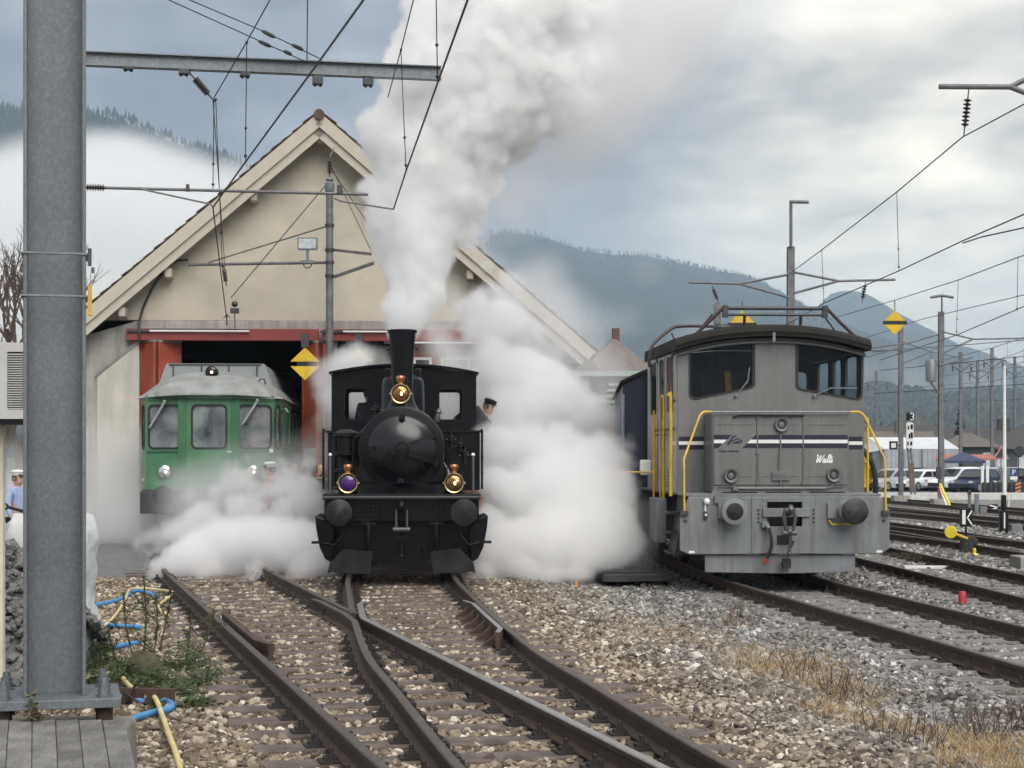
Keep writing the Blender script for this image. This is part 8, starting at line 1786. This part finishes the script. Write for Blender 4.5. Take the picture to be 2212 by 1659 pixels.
# ================================================================== STEAM (density grids shaped from puffs and noise)
def steam_mat(name, dens, col=(.97, .975, .985), ani=.25):
    m = bpy.data.materials.new(name); m.use_nodes = True; t = m.node_tree; t.nodes.clear()
    pv = t.nodes.new('ShaderNodeVolumePrincipled'); pv.inputs['Color'].default_value = (*col, 1)
    pv.inputs['Anisotropy'].default_value = ani; pv.inputs['Density'].default_value = dens
    pv.inputs['Density Attribute'].default_value = 'density'
    o = t.nodes.new('ShaderNodeOutputMaterial'); t.links.new(pv.outputs[0], o.inputs['Volume']); return m
def steam(name, puffs, m, vox, label, noise=(1.2, .9, .55), warp=.25, gain=2.2, thr=.25, pad=.3, floor=None, seed=0., group=None, kind='stuff', cat=None, stretch=(1, 1, 1), soft=0., fine=None, bill=None):
    """puffs: (x, y, z, r, weight[, z squash]); density = smooth union of puffs eaten by noise"""
    lo = Vector((1e9,) * 3); hi = -lo
    for p in puffs:
        for i in range(3): lo[i] = min(lo[i], p[i] - p[3] - pad); hi[i] = max(hi[i], p[i] + p[3] + pad)
    if floor is not None: lo.z = max(lo.z, floor)
    me = bpy.data.meshes.new(name); o = bpy.data.objects.new(name, me); COL.objects.link(o); me.materials.append(m)
    tag(o, label, cat, group, kind)
    g = bpy.data.node_groups.new(name + '_nodes', 'GeometryNodeTree')
    g.interface.new_socket('Geometry', in_out='INPUT', socket_type='NodeSocketGeometry'); g.interface.new_socket('Geometry', in_out='OUTPUT', socket_type='NodeSocketGeometry')
    nn = g.nodes.new; L = g.links.new
    go = nn('NodeGroupOutput'); pos = nn('GeometryNodeInputPosition').outputs[0]
    def noise_at(vec, scale, detail, rough, w=0.):
        n = nn('ShaderNodeTexNoise'); n.noise_dimensions = '3D'
        n.inputs['Scale'].default_value = scale; n.inputs['Detail'].default_value = detail; n.inputs['Roughness'].default_value = rough
        ad = nn('ShaderNodeVectorMath'); ad.operation = 'ADD'; L(vec, ad.inputs[0]); ad.inputs[1].default_value = (seed + w * 7.3, seed * 1.7 + w * 3.1, w * 5.7)
        L(ad.outputs[0], n.inputs['Vector']); return n
    def M(op, a, b=None, c=None, clamp=False):
        n = nn('ShaderNodeMath'); n.operation = op; n.use_clamp = clamp
        for i, x in enumerate((a, b, c)):
            if x is None: continue
            if isinstance(x, (int, float)): n.inputs[i].default_value = x
            else: L(x, n.inputs[i])
        return n.outputs[0]
    wn = noise_at(pos, noise[0] * .8, 3.0, .5, 1.)
    sb = nn('ShaderNodeVectorMath'); sb.operation = 'SUBTRACT'; L(wn.outputs['Color'], sb.inputs[0]); sb.inputs[1].default_value = (.5, .5, .5)
    sc = nn('ShaderNodeVectorMath'); sc.operation = 'SCALE'; L(sb.outputs[0], sc.inputs[0]); sc.inputs['Scale'].default_value = warp * 2
    wp = nn('ShaderNodeVectorMath'); wp.operation = 'ADD'; L(pos, wp.inputs[0]); L(sc.outputs[0], wp.inputs[1]); wpos = wp.outputs[0]
    acc = None
    for p in puffs:
        sub = nn('ShaderNodeVectorMath'); sub.operation = 'SUBTRACT'; L(wpos, sub.inputs[0]); sub.inputs[1].default_value = p[:3]
        last = sub.outputs[0]
        if len(p) > 5:
            mu = nn('ShaderNodeVectorMath'); mu.operation = 'MULTIPLY'; L(last, mu.inputs[0]); mu.inputs[1].default_value = (1, 1, 1 / p[5]); last = mu.outputs[0]
        ln = nn('ShaderNodeVectorMath'); ln.operation = 'LENGTH'; L(last, ln.inputs[0])
        mr = nn('ShaderNodeMapRange'); mr.interpolation_type = 'SMOOTHSTEP'; L(ln.outputs['Value'], mr.inputs['Value'])
        mr.inputs['From Min'].default_value = p[3]; mr.inputs['From Max'].default_value = p[3] * .15; mr.inputs['To Min'].default_value = 0; mr.inputs['To Max'].default_value = p[4]
        acc = mr.outputs[0] if acc is None else M('ADD', acc, mr.outputs[0])
    st = nn('ShaderNodeVectorMath'); st.operation = 'MULTIPLY'; L(pos, st.inputs[0]); st.inputs[1].default_value = stretch
    n1 = noise_at(st.outputs[0], noise[0], 6.0, noise[2], 2.)
    e = M('MULTIPLY', M('SUBTRACT', n1.outputs[0], .5), noise[1] * 2)
    if fine:
        n2 = noise_at(st.outputs[0], fine[0], 4.0, .6, 3.); e = M('ADD', e, M('MULTIPLY', M('SUBTRACT', n2.outputs[0], .5), fine[1] * 2))
    if bill:
        for sc_, am in bill:
            vo = nn('ShaderNodeTexVoronoi'); vo.feature = 'F1'; vo.inputs['Scale'].default_value = sc_; L(wpos, vo.inputs['Vector'])
            e = M('ADD', e, M('MULTIPLY', M('SUBTRACT', .45, vo.outputs['Distance']), am))
    # noise only eats where there is steam
    d = M('SUBTRACT', M('ADD', M('MINIMUM', acc, 1.6), M('MULTIPLY', e, M('MINIMUM', M('MULTIPLY', acc, 3.0), 1.0))), thr)
    d = M('MULTIPLY', M('MAXIMUM', d, 0.0), gain)
    if soft: d = M('POWER', d, soft)
    d = M('MINIMUM', d, 1.0)
    vc = nn('GeometryNodeVolumeCube'); L(d, vc.inputs['Density']); vc.inputs['Min'].default_value = lo; vc.inputs['Max'].default_value = hi
    for i, ax in enumerate('XYZ'): vc.inputs['Resolution ' + ax].default_value = max(4, int((hi[i] - lo[i]) / vox))
    sm = nn('GeometryNodeSetMaterial'); sm.inputs['Material'].default_value = m
    L(vc.outputs[0], sm.inputs[0]); L(sm.outputs[0], go.inputs[0])
    md = o.modifiers.new('density', 'NODES'); md.node_group = g; return o
def puff(px, py, Y, rpx, w=1., sq=None):
    p = P(px, py, Y); r = rpx * Y / FPX
    return (p.x, p.y, p.z, r, w) if sq is None else (p.x, p.y, p.z, r, w, sq)
M_PLUME = steam_mat('chimney_steam', 8.0, (1, 1, 1), .2)
M_GSTEAM = steam_mat('ground_steam', 4.6, (1, 1, 1), .2)
M_THIN = steam_mat('thin_steam', 1.0, (1, 1, 1), .1)
# --- plume from the chimney
pl = [puff(868, 714, 25.55, 42, 1.0), puff(868, 688, 25.6, 58, 1.1), puff(872, 655, 25.7, 72, 1.1), puff(880, 620, 25.8, 86, 1.1), puff(888, 575, 26, 100, 1.1), puff(895, 525, 26.2, 115, 1.1),
      puff(905, 470, 26.4, 130, 1.1), puff(930, 410, 26.7, 155, 1.1), puff(955, 340, 27, 185, 1.1), puff(990, 260, 27.3, 205, 1.1), puff(1030, 180, 27.6, 225, 1.1), puff(1080, 100, 28, 250, 1.1), puff(1120, 10, 28.3, 270, 1.1), puff(1160, -70, 28.8, 240, 1.1),
      puff(870, 330, 26.4, 115, .9), puff(840, 280, 26.5, 95, .8), puff(900, 190, 26.7, 115, .9), puff(940, 90, 26.9, 130, .9), puff(845, 420, 26.2, 85, .8), puff(792, 398, 26.15, 42, .8), puff(832, 490, 26.1, 60, .8), puff(885, 130, 26.7, 70, .8), puff(960, 20, 27, 110, .9),
      puff(1085, 330, 27.2, 130, .62), puff(1110, 400, 27, 95, .5), puff(1190, 170, 28, 190, .66), puff(1300, 90, 28.3, 210, .56), puff(1400, 60, 28.6, 190, .46), puff(1290, 250, 28, 130, .40), puff(1440, 140, 28.8, 130, .38), puff(1350, -60, 29, 230, .6), puff(1470, -20, 29, 170, .5), puff(1010, 480, 26.7, 90, .6), puff(1040, 560, 26.7, 70, .3)]
def nearer(q): 
    k = (25.6 + (q[1] - 25.6) * .35) / q[1]; return (q[0] * k, q[1] * k, EYE + (q[2] - EYE) * k, q[3] * k) + q[4:]
pl = [nearer(q) for q in pl]
thin_side = [q for q in pl if q[4] <= .62 and q[0] > -.2]; pl = [q for q in pl if q not in thin_side]
tag(steam('chimney_steam', pl, M_PLUME, .042, 'tall billowing plume of grey white steam rising from the black engine chimney', (1.2, .36, .62), .30, 3.2, .26, seed=3.1, fine=(5.0, .3), bill=((1.9, .6), (4.4, .42))), cat='steam')
FL = -.2
thin_side += [nearer(puff(*q)) for q in ((1330, 160, 28.2, 230, .7), (1420, 60, 28.6, 200, .7), (1200, 330, 27.6, 170, .6), (1250, 230, 28, 200, .7), (1500, 30, 29, 150, .5), (1120, 450, 27, 110, .6), (1060, 540, 26.8, 90, .5), (1450, -60, 29, 220, .7))]
tag(steam('drifting_steam', thin_side, steam_mat('drifting_steam', 1.1, (1, 1, 1), .2), .09, 'pale translucent steam trailing off the plume toward the clouds', (1.0, .55, .64), .45, 1.1, .2, seed=12.7, fine=(3.6, .3), bill=((1.6, .4),)), cat='steam')
gl = [puff(400, 1205, 27, 85, 1.0), puff(470, 1185, 27, 105, 1.05), puff(560, 1180, 27, 110, 1.05), puff(640, 1185, 27, 100, 1.0), puff(350, 1228, 26.6, 48, .9), puff(695, 1200, 27, 75, .95), puff(520, 1120, 28, 95, .8), puff(625, 1105, 28.5, 95, .8), puff(450, 1120, 29, 90, .7),
      puff(575, 1070, 29.5, 75, .62), puff(645, 1060, 29, 65, .6), puff(700, 1140, 27.5, 70, .8), puff(385, 1160, 29, 85, .7), puff(330, 1180, 30, 70, .5), puff(560, 1240, 26.2, 60, .8), puff(460, 1240, 26.2, 60, .8), puff(660, 1235, 26.3, 60, .8), puff(480, 1050, 30, 75, .55), puff(540, 1020, 30.5, 70, .45), puff(660, 1010, 30, 60, .45), puff(420, 1070, 30.5, 70, .42), puff(345, 1236, 26.05, 50, 1.0), puff(385, 1215, 26.6, 70, 1.0), puff(600, 1030, 30, 60, .45), puff(545, 1080, 30, 80, .5), puff(680, 1090, 29, 60, .6)]
tag(steam('ground_steam', gl, M_GSTEAM, .042, 'low bank of white steam rolling over the rails in front of the railcar', (1.3, .5, .64), .34, 2.2, .28, floor=FL, seed=8.2, fine=(5.0, .34), bill=((2.2, .5), (5.0, .34)), soft=1.25), cat='steam')
gr = [puff(1085, 1195, 27, 95, 1.0), puff(1165, 1180, 27, 115, 1.05), puff(1250, 1150, 27.2, 130, 1.05), puff(1320, 1110, 27.6, 105, 1.0), puff(1240, 1050, 28, 130, 1.0), puff(1150, 1080, 28, 130, 1.0), puff(1290, 1000, 28.5, 100, .9), puff(1180, 980, 29, 130, .95), puff(1090, 1000, 29.5, 120, .95), puff(1100, 900, 30, 120, .85),
      puff(1150, 830, 31, 110, .8), puff(1080, 800, 31, 100, .8), puff(1060, 720, 32, 95, .75), puff(1120, 700, 32.5, 95, .7), puff(1020, 660, 33, 90, .62), puff(1180, 770, 32.5, 90, .6), puff(1230, 900, 31, 110, .66), puff(1310, 900, 31, 80, .5), puff(1090, 640, 33.5, 80, .55), puff(1050, 1245, 26.1, 45, .9), puff(1130, 1245, 26.1, 55, .9), puff(1200, 1240, 26.1, 55, .9), puff(1262, 1228, 26.2, 52, .9), puff(1355, 1060, 27.6, 70, .7), puff(1345, 1150, 27.4, 75, .75), puff(1060, 900, 31.5, 80, .8), puff(1290, 1190, 26.8, 75, .8), puff(1062, 1080, 28.5, 75, .95), puff(1062, 980, 29, 80, .9), puff(1065, 900, 30.5, 85, .9), puff(1350, 980, 28.8, 70, .5), puff(1200, 860, 30.5, 120, .7), puff(1050, 840, 32, 90, .8), puff(1330, 1190, 27.2, 70, .7), puff(1062, 1120, 27.3, 55, 1.0), puff(1068, 1040, 28, 60, 1.0)]
tag(steam('ground_steam', gr, M_GSTEAM, .048, 'big white steam cloud filling the gap between the steam engine and the grey locomotive', (1.1, .40, .62), .36, 2.0, .22, floor=FL, seed=5.7, fine=(4.8, .32), bill=((2.0, .48), (4.6, .34)), soft=1.25), cat='steam')
gb = [puff(762, 775, 33.2, 62, .85), puff(1062, 1120, 31.5, 60, .9), puff(1062, 1180, 29, 60, .9), puff(780, 865, 33.6, 95, .9), puff(880, 850, 33.6, 100, .9), puff(975, 860, 33.6, 100, .95), puff(712, 850, 33.4, 62, .7), puff(690, 800, 33.2, 55, .55), puff(745, 790, 33.2, 60, .6), puff(820, 775, 33.5, 55, .6), puff(700, 910, 33.2, 55, .5), puff(940, 740, 33.8, 80, .5), puff(1000, 780, 33.6, 80, .7), puff(860, 950, 33.6, 100, .8), puff(970, 960, 33.6, 100, .8)]
tag(steam('cab_steam', gb, M_GSTEAM, .06, 'veil of steam hanging behind the engine cab in front of the shed doors', (1.3, .5, .6), .3, 1.2, .28, floor=FL, seed=1.9, fine=(3.8, .15)), cat='steam')
th = [puff(225, 1010, 36.3, 150, .7), puff(260, 1110, 36, 140, .9), puff(190, 1160, 36, 140, 1.0), puff(330, 1120, 35.2, 140, 1.0), puff(330, 980, 36.3, 110, .5), puff(430, 1090, 33, 150, .9), puff(520, 1020, 33, 110, .55), puff(600, 1000, 33, 100, .5), puff(60, 1120, 33, 150, .9), puff(40, 1030, 34, 110, .6), puff(680, 980, 34, 100, .5)]
tag(steam('thin_steam', th, M_THIN, .12, 'thin steam drifting along the foot of the shed wall beside the railcar', (.8, .5, .55), .4, 1.0, .1, floor=FL, seed=2.4), cat='steam')
t2 = [puff(1150, 640, 35.5, 130, .8), puff(1210, 760, 35, 120, .9), puff(1290, 830, 35, 110, .8), puff(1300, 930, 33, 110, .9), puff(960, 680, 35.5, 110, .6), puff(1380, 1130, 28.5, 80, .8), puff(1370, 1200, 28.2, 70, .8), puff(1230, 680, 36, 80, .5)]
tag(steam('thin_steam', t2, M_THIN, .12, 'thin steam drifting past the shed eaves and the blue coach', (.8, .5, .55), .4, 1.0, .1, floor=FL, seed=6.4), cat='steam')
# --- low cloud lying in the valley
M_FOG = steam_mat('valley_cloud', .045, (1, 1, 1), .1)
fg = [puff(px, py, 840, r, w_) for px, py, r, w_ in ((-150, 430, 220, 1), (-20, 450, 220, 1), (100, 440, 215, 1), (210, 430, 215, 1), (310, 445, 210, 1), (410, 480, 205, 1), (500, 520, 200, .9), (600, 560, 190, .8), (720, 620, 180, .6), (0, 640, 250, 1), (200, 650, 250, 1), (400, 660, 250, 1), (-150, 640, 250, 1), (560, 420, 120, .35), (640, 480, 120, .35), (-150, 760, 250, 1), (0, 760, 250, 1), (150, 760, 250, 1), (300, 780, 250, 1), (450, 800, 250, 1))]
steam('valley_cloud', fg, M_FOG, 3.6, None, (.018, .42, .55), 17, 1.3, .18, pad=10, floor=-1, seed=4.4, kind='stuff')
M_WISP = steam_mat('mountain_wisp', .02, (1, 1, 1), .1)
ws = [puff(px, py, 1700, r, w_) for px, py, r, w_ in ((1010, 560, 90, .8), (1060, 600, 100, .7), (1130, 650, 110, .6), (1210, 690, 110, .6), (1300, 705, 90, .55), (1370, 690, 60, .4), (1250, 650, 70, .35), (1500, 760, 120, .6), (1650, 790, 130, .6), (1800, 800, 120, .6), (1950, 830, 120, .5), (2120, 840, 120, .5), (1400, 600, 70, .3))]
steam('valley_cloud', ws, M_WISP, 7.0, None, (.012, .5, .6), 30, 1.2, .16, pad=10, seed=9.4, kind='stuff', stretch=(1, 1, 2))
